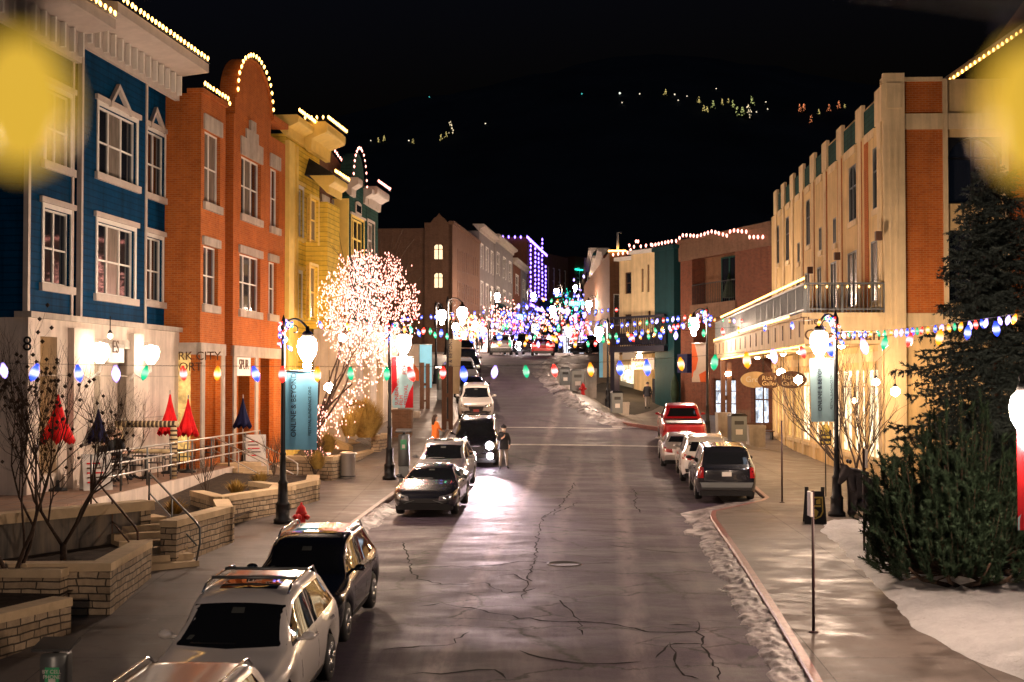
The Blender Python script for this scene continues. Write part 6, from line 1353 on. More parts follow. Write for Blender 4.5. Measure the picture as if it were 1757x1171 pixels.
    if detail > 1: patch(tree, 'front', [(-Wd * .7, .345), (Wd * .7, .345)], [(-Wd * .7, .375), (Wd * .7, .375)], M['grail'], 'chin_strip', T, .02, 12, 1, .03)
    patch(tree, 'rear', [(-Wd * .8, .36), (Wd * .8, .36)], [(-Wd * .84, .56), (Wd * .84, .56)], M['blackpl'] if kind != 'sedan' else paint, 'rear_bumper', T, .02, 12, 3, .05)
    if plate:
        patch(tree, 'rear', [(-.155, .86), (.155, .86)], [(-.155, 1.0), (.155, 1.0)], M['plate'], 'licence_plate', T, .016, 4, 3, .02)
        if plate == 'both': patch(tree, 'front', [(-.16, .50), (.16, .50)], [(-.16, .64), (.16, .64)], M['plate2'], 'licence_plate', T, .022, 4, 3, .03)
    if rails:
        for sx in (-1, 1):
            b = MB(); pts = [(sx * (xr * .90), y, interp(sp['top'], y) - .03 + (.07 if 2.4 < y < L - .75 else .01)) for y in fr(2.2, L - .55, .22)]; b.tube(pts, .02, 5); b.build('roof_rail', M['chrome'], T)
        if rails == 'cross':
            for y in (2.75, 3.5): b = MB(); z = interp(sp['top'], y) + .06; b.tube([(-xr * .92, y, z), (xr * .92, y, z)], .025, 5); b.build('cross_bar', M['grail'], T)
    if sun: patch(tree, 'top', [(-.42, gy1 + .35), (.42, gy1 + .35)], [(-.42, gy1 + .95), (.42, gy1 + .95)], G, 'sunroof', T, .003, 6, 4, .01)
    if kind == 'pickup':
        b = MB(); b.box(-Wd * .80, Wd * .80, 3.95, 5.6, 1.27, 1.335); b.build('bed_opening', M['blackpl'], T)
    if detail > 1:     # things behind and on the windscreen: mirror, seat backs, sticker, wipers
        for (x0, x1, t0, t1, mm, nm) in ((-.10, .10, .72, .86, M['inside2'], 'rear_view_mirror'), (-.62, -.54, .10, .20, M['inside2'], 'windscreen_sticker'), (-.55, .1, .02, .045, M['blackpl'], 'wiper')):
            f = lambda x, t: (x * (1 - .12 * t), zb + .03 + (zt - .06 - zb) * t)
            patch(tree, 'front', [f(x0, t0), f(x1, t0)], [f(x0 * .95, t1), f(x1 * .95, t1)], mm, nm, T, .007 if nm != 'wiper' else .02, 4, 4, .002)
    if extra: extra(T, tree, sp)
    return T
def paint(name, col, metal=.25, rough=.28): return plain(name, col, rough, metal, 1.0)
HEADL = emis('headlight_glow', (1, .88, .95), 90, False); TAILL = emis('tail_light_glow', (1, .05, .04), 9)
M['plate2'] = plain('red_white_plate', (.65, .12, .10), .5)
PW, PB, PS, PG_, PR = paint('white_car_paint', (.62, .58, .55), 0), paint('black_car_paint', (.008, .009, .014), .2, .2), paint('silver_car_paint', (.34, .33, .34), .6), paint('graphite_car_paint', (.010, .010, .014), .0, .22), paint('red_car_paint', (.45, .008, .012), .2)
M['inside'] = plain('dim_seat_cloth', (.016, .015, .014), .9, 0, None, .05); M['inside2'] = plain('dim_interior_grey', (.06, .065, .06), .8, 0, None, .1)
PSL = paint('pale_silver_paint', (.46, .43, .42), .4)
HD = -math.atan(.066)
GC = 'cars parked along the left kerb'; GD = 'cars parked along the right kerb'
def nose(px, D): return (P(px, 600, D).x, D, 0)
make_car('parked_car', 'white crossover with roof rails at the very bottom, only its roof in view', 'suv', PSL, (-4.14, 13.9, 0), HD, GC, rails=True)
make_car('parked_car', 'large white sport utility vehicle with crossbars and sunroof, nose toward the viewer', 'suv', PW, (-4.14, 19.2, 0), HD, GC, rails='cross', sun=True, scale=1.05)
make_car('parked_car', 'black sport utility vehicle with glossy roof behind the white one', 'suv', PB, (-3.92, 24.75, 0), HD, GC, rails=True, sun=True)
def porsche(T, tree, sp):
    for sx in (-1, 1): patch(tree, 'front', [(sx * .30, .50), (sx * .62, .40)], [(sx * .27, .52), (sx * .60, .42)], M['grail'], 'bumper_strut', T, .03, 4, 1, .03)
make_car('parked_car', 'low dark graphite sports sedan in front of the silver crossover', 'sedan', PG_, (-2.62, 42.3, 0), HD, GC, grille='black', extra=porsche)
make_car('parked_car', 'silver crossover with coloured reflections between the dark sedan and the lit van', 'suv', PS, (-2.55, 48.8, 0), HD, GC, rails=True, sun=True)
def vanlights(T, tree, sp):
    # beam of the dipped headlamps
    for sx in (.6,):
        l = bpy.data.lights.new('headlight_beam', 'SPOT'); l.energy = 9000; l.spot_size = R(32); l.spot_blend = 1; l.shadow_soft_size = .09; l.color = (1, .72, .78)
        o = obj_new('headlight_beam', l, T); o.location = (sx, -.12, .86); o.rotation_euler = (R(90 - 1.0), 0, R(180))
make_car('utility_vehicle', 'dark sport utility vehicle with its headlights on, stopped by the man in black', 'box', PG_, nose(813, 58.5), HD * .5, GC, lit_head=True, rails=True, detail=1, extra=vanlights)
GU = 'cars parked up the hill on the left'
make_car('parked_car', 'white crossover at the foot of the hill with a dark winged grille', 'suv', PW, nose(817, 75.5), .03, GU, grille='wing', plate='both')
make_car('parked_car', 'dark sedan parked close behind the white crossover on the hill', 'sedan', PB, nose(813, 82.2), .10, GU, detail=1)
make_car('pickup_truck', 'silver pickup truck parked on the hill with a wide flat bonnet', 'pickup', PS, nose(796, 88.5), .12, GU, 'pickup truck', detail=1)
make_car('parked_car', 'black car with pink glints above the silver pickup on the hill', 'suv', PB, nose(803, 96.0), .12, GU, detail=1, rails=True)
make_car('parked_car', 'highest dark car of the row on the hill, at the crest', 'suv', PG_, nose(799, 102.2), .1, GU, detail=1)
HR = math.pi + HD
def rear(px, D, L): X = P(px, 600, D).x; return (X + .066 * L, D + L, 0)
def rover(T, tree, sp):
    patch(tree, 'rear', [(-.84, 1.085), (.84, 1.085)], [(-.84, 1.115), (.84, 1.115)], M['chrome'], 'tailgate_strip', T, .012, 10, 1, .02)
    h = tree.ray_cast(Vector((0, 12, 1.135)), Vector((0, -1, 0)))[0]
    c = bpy.data.curves.new('lettering', 'FONT'); c.body = 'RANGE ROVER'; c.size = .10; c.extrude = .004; c.align_x = 'CENTER'; c.space_character = 1.7; o = letters(c, M['chrome'], T); o.location = (0, h.y + .03, 1.13); o.rotation_euler = (R(75), 0, R(180))
    patch(tree, 'rear', [(-.8, .50), (.8, .50)], [(-.86, .66), (.86, .66)], M['grail'], 'bumper_panel', T, .03, 12, 3, .05)
make_car('parked_car', 'dark grey square backed off roader seen from behind beside the right pavement', 'box', PG_, rear(1246, 46.4, 4.95), HR, GD, extra=rover, grille='black')
make_car('parked_car', 'white sport utility vehicle between the dark off roader and the red pickup', 'suv', PW, rear(1212, 52.6, 4.7), HR, GD, rails=True)
make_car('parked_car', 'small white hatchback partly hidden left of the white sport utility vehicle', 'sedan', PSL, rear(1172, 58.2, 4.4), HR, GD, detail=1, scale=.95)
make_car('pickup_truck', 'red pickup truck at the head of the right hand row', 'pickup', PR, rear(1174, 63.8, 5.7), HR, GD, 'pickup truck')
GF = 'distant cars beyond the crest'
make_car('parked_car', 'gray minivan seen from behind at the crest on the left', 'suv', PS, rear(853, 117, 4.7), math.pi, GF, detail=1)
make_car('oncoming_car', 'oncoming car with bright pink white headlights behind the gray minivan', 'suv', PG_, nose(882, 124), 0, GF, lit_head=True, detail=1)
make_car('oncoming_car', 'oncoming car with large dazzling headlights left of the red car', 'box', PG_, nose(904, 121), 0, GF, lit_head=True, detail=1)
make_car('driving_car', 'red car driving away with its tail lights lit at the crest', 'sedan', PR, rear(925, 113, 4.9), math.pi, GF, lit_tail=True, detail=1)
make_car('parked_car', 'black car parked at an angle right of the crest', 'suv', PB, nose(985, 117), -.9, GF, detail=1)
make_car('oncoming_car', 'oncoming dark car farther up between the dazzling car and the red car', 'suv', PB, nose(932, 140), 0, GF, lit_head=True, detail=1)
# ================= people
def person(label, loc, rz, J, coat, legs, shoes=None, hairm=None, hat=None, mask=False, long_hair=False, group='people', coatlen=.0, scale=1.0):
    """J: joint overrides; one continuous skinned body, clothing by region, hair / hat as children"""
    T = empty('person', loc, rz, label, 'person', group); T.scale = (scale,) * 3
    j = dict(pelvis=(0, 0, .95), waist=(0, 0, 1.08), chest=(0, 0, 1.30), neck=(0, 0, 1.48), chin=(0, -.015, 1.54), head=(0, -.01, 1.66), crown=(0, .0, 1.74),
             shl=(-.18, 0, 1.42), ell=(-.25, .02, 1.15), wrl=(-.24, -.06, .92), hal=(-.24, -.08, .85), shr=(.18, 0, 1.42), elr=(.25, .02, 1.15), wrr=(.24, -.06, .92), har=(.24, -.08, .85),
             hil=(-.09, 0, .92), knl=(-.10, -.02, .50), anl=(-.10, .01, .09), tol=(-.11, -.16, .04), hir=(.09, 0, .92), knr=(.10, -.02, .50), anr=(.10, .01, .09), tor=(.11, -.16, .04)); j.update(J)
    rad = dict(pelvis=.145, waist=.13, chest=.15, neck=.058, chin=.075, head=.098, crown=.07, shl=.075, ell=.055, wrl=.036, hal=.034, shr=.075, elr=.055, wrr=.036, har=.034, hil=.095, knl=.066, anl=.046, tol=.038, hir=.095, knr=.066, anr=.046, tor=.038)
    names = list(j); E = [('pelvis', 'waist'), ('waist', 'chest'), ('chest', 'neck'), ('neck', 'chin'), ('chin', 'head'), ('head', 'crown'), ('chest', 'shl'), ('shl', 'ell'), ('ell', 'wrl'), ('wrl', 'hal'), ('chest', 'shr'), ('shr', 'elr'), ('elr', 'wrr'), ('wrr', 'har'), ('pelvis', 'hil'), ('hil', 'knl'), ('knl', 'anl'), ('anl', 'tol'), ('pelvis', 'hir'), ('hir', 'knr'), ('knr', 'anr'), ('anr', 'tor')]
    V = [Vector(j[n]) for n in names]; Rr = [rad[n] for n in names]; Ed = [(names.index(a), names.index(c)) for a, c in E]
    for s, w, h in (('l', 'wrl', 'hal'), ('r', 'wrr', 'har')):    # four fingers and a thumb rooted in the palm
        d = (Vector(j[h]) - Vector(j[w])).normalized(); sd = d.cross(Vector((1, 0, 0)) if abs(d.x) < .8 else Vector((0, 1, 0))).normalized(); pn = d.cross(sd); hi = names.index(h)
        for k, ln in enumerate((.072, .082, .076, .06)):
            b0 = len(V); o = sd * (k - 1.5) * .02; V += [Vector(j[h]) + d * .035 + o, Vector(j[h]) + d * (.035 + ln * .55) + o * 1.05 + pn * .008, Vector(j[h]) + d * (.03 + ln * .9) + o * 1.05 + pn * .03]; Rr += [.011, .0095, .008]; Ed += [(hi, b0), (b0, b0 + 1), (b0 + 1, b0 + 2)]
        b0 = len(V); V += [Vector(j[h]) - sd * .035 + d * .0, Vector(j[h]) - sd * .055 + d * .035]; Rr += [.012, .009]; Ed += [(hi, b0), (b0, b0 + 1)]
    me = bpy.data.meshes.new('body'); me.from_pydata([tuple(v) for v in V], Ed, []); o = obj_new('body', me, None)
    o.modifiers.new('skin', 'SKIN'); me.skin_vertices or None
    for i, sv in enumerate(me.skin_vertices[0].data): sv.radius = (Rr[i], Rr[i]); sv.use_root = (i == 0)
    sub = o.modifiers.new('sub', 'SUBSURF'); sub.levels = 1; sub.render_levels = 1
    bpy.context.view_layer.update(); dg = bpy.context.evaluated_depsgraph_get(); m2 = bpy.data.meshes.new_from_object(o.evaluated_get(dg)); o.modifiers.clear(); o.data = m2; o.parent = T
    m2.materials.clear()
    for m in (coat, legs, M['skin'], shoes or M['black']): m2.materials.append(m)
    wl, wr = Vector(j['wrl']), Vector(j['wrr']); hl_, hr_ = Vector(j['hal']), Vector(j['har']); zn = Vector(j['neck'])
    for p in m2.polygons:
        c = p.center; p.use_smooth = True; t = 0
        if (c - Vector(j['anl'])).length < .13 and c.z < j['anl'][2] + .05 or (c - Vector(j['anr'])).length < .2 and c.z < j['anr'][2] + .05 or c.z < .08: t = 3
        elif (c - hl_).length < .14 and (c - hl_).length < (c - Vector(j['ell'])).length * .6 or (c - hr_).length < .14 and (c - hr_).length < (c - Vector(j['elr'])).length * .6: t = 2
        elif (c - Vector(j['head'])).length < .17 and c.z > zn.z + .02: t = 2
        elif c.z < j['pelvis'][2] - .06 and min((c - Vector(j['hal'])).length, (c - Vector(j['har'])).length) > .09: t = 1
        p.material_index = t
    hd = Vector(j['head'])
    # face: nose, eyes, ears
    b = MB(); b.lathe(hd + Vector((0, -.105, -.02)), [(0, -.03), (.014, -.02), (.010, .02), (0, .035)], 6); b.build('nose', M['skin'], T)
    b = MB()
    for s in (-1, 1): b.lathe(hd + Vector((s * .035, -.095, .012)), [(0, -.012), (.011, 0), (0, .012)], 6)
    b.build('eyes', M['blackpl'], T)
    b = MB()
    for s in (-1, 1): b.lathe(hd + Vector((s * .1, 0, -.005)), [(0, -.03), (.018, 0), (0, .03)], 6)
    b.build('ears', M['skin'], T)
    if hairm:
        b = MB(); n = 12; vs = []
        for i in range(7):
            a = i / 6 * 1.75
            for k in range(n):
                t = 2 * math.pi * k / n; rr = .112 * math.sin(a) + .002; front = max(0, -math.sin(t)); zz = .118 * math.cos(a) + .012
                if front > .4 and a > 1.1: rr *= .86; zz = max(zz, .05)
                vs.append(hd + Vector((rr * math.cos(t), rr * math.sin(t) * 1.05 + .012, zz)))
        b.add(vs, [(i * n + k, i * n + (k + 1) % n, (i + 1) * n + (k + 1) % n, (i + 1) * n + k) for i in range(6) for k in range(n)], 0, True)
        if long_hair: b.tube([hd + Vector((0, .05, 0)), hd + Vector((.0, .10, -.12)), hd + Vector((0, .10, -.30)), hd + Vector((0, .08, -.42))], [.09, .095, .08, .03], 9)
        b.build('hair', hairm, T)
    if hat:
        b = MB(); b.lathe(hd + Vector((0, .01, .0)), [(.118, .02), (.122, .06), (.105, .11), (.06, .145), (.025, .15), (.03, .18), (0, .19)], 12); b.build('knit_hat', hat, T)
    if mask: b = MB(); b.lathe(hd + Vector((0, -.035, -.055)), [(.03, -.045), (.078, -.03), (.08, .03), (.05, .042)], 10); b.build('face_mask', M['white'], T)
    if coatlen:
        b = MB(); n = 14; vs = []
        for i, (z, r_) in enumerate(((1.33, .19), (1.1, .165), (.95, .185), (.95 - coatlen, .215))):
            for k in range(n): t = 2 * math.pi * k / n; vs.append(((r_ + .012 * math.sin(3 * t) * (i == 3)) * 1.12 * math.cos(t), r_ * .86 * math.sin(t), z))
        b.add(vs, [(i * n + k, i * n + (k + 1) % n, (i + 1) * n + (k + 1) % n, (i + 1) * n + k) for i in range(3) for k in range(n)], 0, True); b.build('coat', coat, T)
    return T
def at(px, py, D=None):
    v = G(px, py); return v
v = P(864, 800, 58.2); person('man in a black jacket and knit hat standing in the road holding a phone', (v.x, 58.2, g(v.x, 58.2)), .25, dict(ell=(-.27, -.06, 1.16), wrl=(-.10, -.24, 1.28), hal=(-.06, -.27, 1.33), elr=(.27, .0, 1.15), wrr=(.22, -.1, .95), har=(.2, -.13, .88), knl=(-.12, -.03, .5), anl=(-.15, .0, .09), tol=(-.18, -.15, .04), knr=(.12, -.02, .5), anr=(.15, .03, .09), tor=(.2, -.11, .04)), M['black'], M['jeans'], hat=M['black'], mask=True, coatlen=.14)
v = P(747, 772, 62.0); person('woman in a long orange coat with dark hair on the left pavement', (v.x, 62, g(v.x, 62) + KH), 2.0, dict(ell=(-.22, -.10, 1.18), wrl=(-.14, -.26, 1.08), hal=(-.10, -.32, 1.07), knl=(-.1, -.10, .5), anl=(-.1, -.12, .09), tol=(-.11, -.28, .04), anr=(.1, .16, .12), tor=(.11, .02, .05), knr=(.1, .03, .5)), M['orangec'], M['black'], hairm=M['hair'], long_hair=True, coatlen=.5)
v = P(1111, 704, 92.5); person('person in dark clothes walking away under the passage', (v.x, 92.5, g(v.x, 92.5) + KH), 3.0, dict(knl=(-.1, -.14, .52), anl=(-.1, -.18, .10), tol=(-.11, -.33, .05), knr=(.1, .02, .48), anr=(.1, .26, .14), tor=(.11, .13, .05)), M['black'], M['jeans'], hairm=M['hair'], coatlen=.12)
SIT = dict(pelvis=(0, 0, .56), waist=(0, .02, .70), chest=(0, .03, .92), neck=(0, .02, 1.10), chin=(0, -.0, 1.16), head=(0, 0, 1.28), crown=(0, .01, 1.36), shl=(-.18, .03, 1.04), ell=(-.25, -.02, .78), wrl=(-.16, -.26, .76), hal=(-.13, -.33, .77), shr=(.18, .03, 1.04), elr=(.25, -.02, .78), wrr=(.16, -.26, .76), har=(.13, -.33, .77), hil=(-.09, -.03, .54), knl=(-.11, -.42, .52), anl=(-.11, -.42, .09), tol=(-.11, -.57, .04), hir=(.09, -.03, .54), knr=(.11, -.42, .52), anr=(.11, -.42, .09), tor=(.11, -.57, .04))
def bench_seat(x, y, rz, lab):
    T = empty('bistro_chair', (x, y, TZ), rz, lab, 'chair', 'bistro chairs on the terrace'); b = MB(); b.box(-.2, .2, -.2, .2, .40, .44); b.build('seat', M['iron'], T); b = MB(); b.box(-.2, .2, .19, .22, .44, .85); b.build('backrest', M['iron'], T)
    for sx in (-1, 1):
        for sy in (-1, 1): b = MB(); b.tube([(sx * .18, sy * .17, .4), (sx * .2, sy * .2, 0)], .014, 5); b.build('leg', M['iron'], T)
for px, D, rz, lab, hr, sc in ((178, 43.0, 1.2, 'seated person in a dark coat nearest the navy umbrella', True, .98), (191, 43.4, 1.9, 'seated person with short reddish hair, middle of the terrace group', True, 1.12), (203, 43.8, 2.4, 'seated bald man at the right of the terrace group', False, 1.16)):
    v = P(px, 760, D); person(lab, (v.x, D, TZ), rz, SIT, M['black'], M['jeans'], hairm=M['hair'] if hr else None, scale=sc); bench_seat(v.x, D, rz, 'chair under the ' + lab)
for px, D, lab in ((818, 152, 'distant pedestrian in dark clothes by the lit shop on the left'), (826, 153, 'second distant pedestrian beside the gray minivan')):
    v = P(px, 600, D); person(lab, (v.x, D, g(v.x, D) + .15), 1, {}, M['black'], M['black'], hairm=M['hair'], coatlen=.3)
# ================= trees and plants
def grow(b, p, d, r, L, depth, rn, out, spread=.55, up=.15, n=5, kids=(2, 3), taper=.62, ends=None, bound=None):
    pts = [p.copy()]; rs = [r]; k = 4
    for i in range(k):
        d = (d + Vector((rn.uniform(-1, 1), rn.uniform(-1, 1), rn.uniform(-.6, 1))) * .16 + Vector((0, 0, up * .2))).normalized(); p = p + d * (L / k); pts.append(p.copy()); rs.append(r * (1 - (1 - taper) * (i + 1) / k))
    b.tube(pts, rs, n if r > .02 else 4, cap=False); out.append((pts, r))
    if depth == 0 or (bound and not bound(p)):
        return
    for c in range(rn.randint(*kids) + (1 if depth > 2 else 0)):
        q = pts[rn.randint(2, k)] if c else pts[-1]
        a = Vector((rn.uniform(-1, 1), rn.uniform(-1, 1), rn.uniform(-.5, .9))); nd = (d + a.normalized() * spread * (1.0 if c else .5)).normalized()
        grow(b, q, nd, r * taper * rn.uniform(.75, 1.0), L * rn.uniform(.62, .86), depth - 1, rn, out, spread, up, n, kids, taper, None, bound)
def lit_tree():
    base = P(540, 815, 55); base.z = 1.5; T = empty('lit_tree', (0, 0, 0), 0, 'leafless tree wrapped all over in glowing pink white lights', 'tree'); rn = random.Random(21); b = MB(); out = []
    top = base + Vector((0, 0, 2.0)); stems = [(-.15, .05, 1), (.55, .1, 1), (.15, -.3, 1)]
    b.tube([base, base + Vector((.1, 0, 1.0)), top], [.2, .17, .15], 9); out.append(([base, top], .2))
    bl = MB()
    C = P(632, 530, 55)      # crown centre
    for k in range(9):
        ang = k * 2 * math.pi / 9; tgt = C + Vector((2.0 * math.cos(ang) * rn.uniform(.5, 1.0), 1.4 * math.sin(ang), rn.uniform(-1.3, 1.6)))
        d = (tgt - top).normalized(); grow(bl, top + Vector((0, 0, rn.uniform(-.4, .1))), d, .05, (tgt - top).length * .52, 5, rn, out, .8, .0, 5, (2, 3), .6, None, lambda q: ((q.x - C.x) / 1.75) ** 2 + ((q.z - C.z) / 2.1) ** 2 < 1)
    b.build('trunk', M['bark'], T); bl.build('branches', M['twig'], T)
    # keep the lights within the crown outline the tree has
    S = []
    def inside(p):
        dx, dz = (p.x - C.x), (p.z - C.z); return (dx / 2.05) ** 2 + (dz / 2.45) ** 2 + ((p.y - C.y) / 2.2) ** 2 < 1
    for pts, r in out:
        for a, c in zip(pts, pts[1:]):
            for t in (.15, .4, .65, .9):
                q = a + (c - a) * t + Vector((rn.gauss(0, .05), rn.gauss(0, .05), rn.gauss(0, .05)))
                if inside(q): S.append(q)
    rn.shuffle(S); S = S[:560]
    # strings hung through the crown between twigs
    while len(S) < 700:
        a = rn.choice(S); S.append(a + Vector((rn.gauss(0, .22), rn.gauss(0, .22), rn.gauss(0, .22))))
    from mathutils import noise
    while len(S) < 3300:
        v = Vector((rn.uniform(-1, 1), rn.uniform(-1, 1), rn.uniform(-1, 1))); rr = 1 + .16 * noise.noise(v.normalized() * 2.2)
        if v.length < rr and noise.noise(v * 3.1) > -.28: S.append(C + Vector((v.x * 2.0, v.y * 1.5, v.z * 2.35)))
    for k in range(260):   # trunk and low limbs
        t = rn.random(); q = base.lerp(top, min(1, t * 1.1)) + Vector((rn.gauss(0, .2), rn.gauss(0, .15), .6 + rn.gauss(0, .2))); q.x += .55 * t * t * rn.random(); S.append(q)
    for k in range(160): t = rn.random(); q = P(546 + 62 * t, 832 - 200 * t, 55) + Vector((rn.gauss(0, .16 + .22 * t), rn.gauss(0, .2), rn.gauss(0, .1))); S.append(q)
    for k in range(170): t = rn.random(); q = (top + Vector((0, 0, -.3))).lerp(C + Vector((1.0, 0, -1.9)), t) + Vector((rn.gauss(0, .15), rn.gauss(0, .15), rn.gauss(0, .25))); S.append(q)
    L = empty('fairy_lights', (0, 0, 0), 0, 'dense pink white fairy lights wound through the leafless tree', 'string lights'); sm_ = bulbmesh('tree', .08, TREEB, 5)
    S.sort(key=lambda p: p.y)
    for p in S[:100]: o = obj_new('bulb', sm_, L); o.location = p; o.rotation_euler = (rn.uniform(-.5, .5), rn.uniform(-.5, .5), 0)
    b = MB(); src = [v.co.copy() for v in sm_.vertices]; fs = [tuple(p.vertices) for p in sm_.polygons]
    for p in S[100:]:
        s = rn.uniform(.55, 1.15); b.add([(p.x + v.x * s, p.y + v.y * s, p.z + v.z * s) for v in src], fs)
    o = b.build('bulb_mass', TREEB, L, uv=False, fix=False); o['kind'] = 'stuff'
    for dx, dy, dz, e in ((0, -1.2, .4, 60), (.6, .3, -1.6, 60), (-.3, -.6, -3.6, 40)): pass
lit_tree()
def bare(name, label, base, seed, h, r0, stems=1, spread=.6, depth=4, lean=(0, 0), cat='tree', fruits=0, mat=None, kids=(2, 3)):
    T = empty(name, (0, 0, 0), 0, label, cat); rn = random.Random(seed); b = MB(); bl = MB(); out = []; base = Vector(base)
    for k in range(stems):
        d = Vector((lean[0] + rn.uniform(-.4, .4) * (stems > 1), lean[1] + rn.uniform(-.3, .3) * (stems > 1), 1)).normalized()
        if stems == 1: b.tube([base - Vector((0, 0, .3)), base + d * h * .13], [r0 * 1.2, r0], 8); [grow(bl, base + d * h * rn.uniform(.06, .125), (d + Vector((rn.uniform(-.6, .6), rn.uniform(-.4, .4), 0))).normalized(), r0 * .6, h * .36, depth, rn, out, spread, .25, 6, kids) for _k in range(3)]
        else: grow(bl, base - Vector((0, 0, .1)), d, r0, h * .42, depth, rn, out, spread, .3, 5, kids)
    if b.v: b.build('trunk', M['bark'], T)
    bl.build('branches', mat or M['bark'], T)
    if fruits:
        f = MB()
        for k in range(fruits): pts, r = rn.choice(out[len(out) // 3:]); f.lathe(pts[-1], [(0, -.045), (.045, 0), (0, .045)], 5)
        o = f.build('dried_fruit', M['soil'], T); o['kind'] = 'stuff'
    return T
p = P(110, 975, 30.5); bare('bare_tree', 'leafless crabapple tree with several stems in front of the stained wall', (p.x, 30.5, 1.2), 5, 3.5, .07, 1, .75, 5, (-.05, 0), 'tree', 50)
p = P(22, 1010, 27); bare('bare_tree', 'dark leafless tree with dried fruit at the left edge', (p.x, 27, .9), 12, 4.3, .08, 1, .62, 5, (-.05, 0), 'tree', 110)
p = P(1478, 860, 46); bare('bare_shrub', 'tall leafless shrub by the lit shop windows beside the spruce', (p.x, 46, 1.1), 31, 4.0, .05, 5, .6, 4, (-.05, 0), 'shrub', 0, M['twig'], (2, 3))
p = P(540, 800, 52); bare('bare_shrub', 'small leafless shrub at the foot of the lit tree', (p.x, 52, 1.7), 3, 1.4, .02, 6, .6, 3, (0, 0), 'shrub', 0, M['twig'])
for px, py, D, s in ((355, 848, 42, 41), (470, 812, 48, 42)):
    p = P(px, py, D); bare('bare_shrub', 'thin dry shrub against the white terrace wall, ' + ('left one' if px < 400 else 'right one near the pipe'), p, s, 1.3, .014, 6, .5, 3, (0, 0), 'shrub', 0, M['twig'])
NDL = 1.9
def needles(b, p, d, L, r, rn, n, w, m=0):
    n = int(n * NDL)
    """needle blades round a shoot"""
    d = d.normalized(); a = d.orthogonal().normalized(); c = d.cross(a)
    for k in range(n):
        t = rn.random(); th = rn.uniform(0, 6.283); o = a * math.cos(th) + c * math.sin(th); q = p + d * (L * t); tip = q + (o * .8 + d * .75).normalized() * r * rn.uniform(.7, 1.2); s = d.cross(o) * w
        b.add([q - s, q + s, tip], [(0, 1, 2)], m)
def spruce():
    base = P(1712, 985, 33.5); base.z = .9; h = P(1705, 272, 33.5).z - base.z; T = empty('spruce_tree', (0, 0, 0), 0, 'tall grey green spruce at the right edge in front of the brick end wall', 'tree'); rn = random.Random(4)
    b = MB(); b.tube([base, base + Vector((0, 0, h * .5)), base + Vector((.05, 0, h))], [.19, .11, .015], 8); b.build('trunk', M['bark'], T)
    b = MB(); tw = MB(); z = 1.6
    while z < h - .1:
        f = 1 - z / h; n = rn.randint(9, 13) if f > .12 else 5; off = rn.uniform(0, 6.28)
        for k in range(n):
            th = off + k * 6.283 / n + rn.uniform(-.25, .25); R_ = (2.9 * f ** .75 + .25) * rn.uniform(.55, 1.15); dirh = Vector((math.cos(th), math.sin(th), 0)); p = base + Vector((0, 0, z + rn.uniform(-.12, .12))); seg = max(4, int(R_ / .17)); pts = []
            for i in range(seg + 1):
                t = i / seg; pts.append(p + dirh * R_ * t + Vector((0, 0, R_ * (.12 * t - .42 * t * t + .22 * t ** 4) )))
            tw.tube(pts, [.022 * (1 - .8 * i / seg) for i in range(seg + 1)], 3, cap=False)
            sd = Vector((-dirh.y, dirh.x, 0))
            for i in range(1, seg + 1):
                q = pts[i]; t = i / seg; dd = (pts[i] - pts[i - 1]); needles(b, pts[i - 1], dd, dd.length, .085, rn, 8, .014)
                for s in (-1, 1):
                    ln = (.34 * (1 - .55 * t) + .08) * rn.uniform(.7, 1.25); dv = (sd * s * .85 + dirh * .6 + Vector((0, 0, rn.uniform(-.75, .35)))).normalized(); needles(b, q, dv, ln, .085, rn, 9 + int(ln * 22), .015)
                    if rn.random() < .5: needles(b, q, Vector((rn.uniform(-.3, .3), rn.uniform(-.3, .3), -1)), ln * .8, .08, rn, 9, .015)
        z += .21 + .10 * f
    tw.build('limbs', M['bark'], T, uv=False, fix=False); b.build('crown', M['needle'], T, uv=False, fix=False)
spruce()
def mugo():
    c = P(1655, 985, 29.5); T = empty('pine_shrub', (0, 0, 0), 0, 'dense dark green bushy pine below the spruce beside the snow', 'shrub'); rn = random.Random(9); base = Vector((c.x, 29.8, .8)); b = MB(); tw = MB()
    for k in range(520):
        th = rn.uniform(0, 6.283); u = math.sqrt(rn.random()); R_ = 2.0 * u; root = base + Vector((.5 * math.cos(th) * u, .4 * math.sin(th) * u, .3)); 
        hh = (3.35 * (1 - .42 * u ** 2.2)) * rn.uniform(.25, 1.04) * (1 + .18 * math.sin(3 * th + 4 * u)); tip = base + Vector((R_ * math.cos(th) * 1.0, R_ * .85 * math.sin(th), hh)); mid = root.lerp(tip, .55) + Vector((.35 * math.cos(th) * u, .3 * math.sin(th) * u, -.25)); pts = [root, mid, tip - Vector((0, 0, .28)), tip]
        tw.tube(pts, [.018, .013, .009, .005], 3, cap=False)
        for i in (1, 2):
            a, e = pts[i], pts[i + 1]; needles(b, a, e - a, (e - a).length, .12, rn, 46 if i == 1 else 40, .013)
        for s in range(4):
            q = mid.lerp(tip, rn.random()); d = Vector((math.cos(th) * .6 + rn.uniform(-.6, .6), math.sin(th) * .6 + rn.uniform(-.6, .6), rn.uniform(.4, 1.2))); needles(b, q, d, rn.uniform(.2, .42), .10, rn, 30, .013)
    for k in range(4): th = -2.5 + k * .5; tw.tube([base, base + Vector((1.2 * math.cos(th), 1.0 * math.sin(th), .25)), base + Vector((1.9 * math.cos(th), 1.5 * math.sin(th), .7))], [.06, .045, .02], 6)
    tw.build('stems', M['bark'], T, uv=False, fix=False); b.build('crown', M['pine'], T, uv=False, fix=False)
mugo()
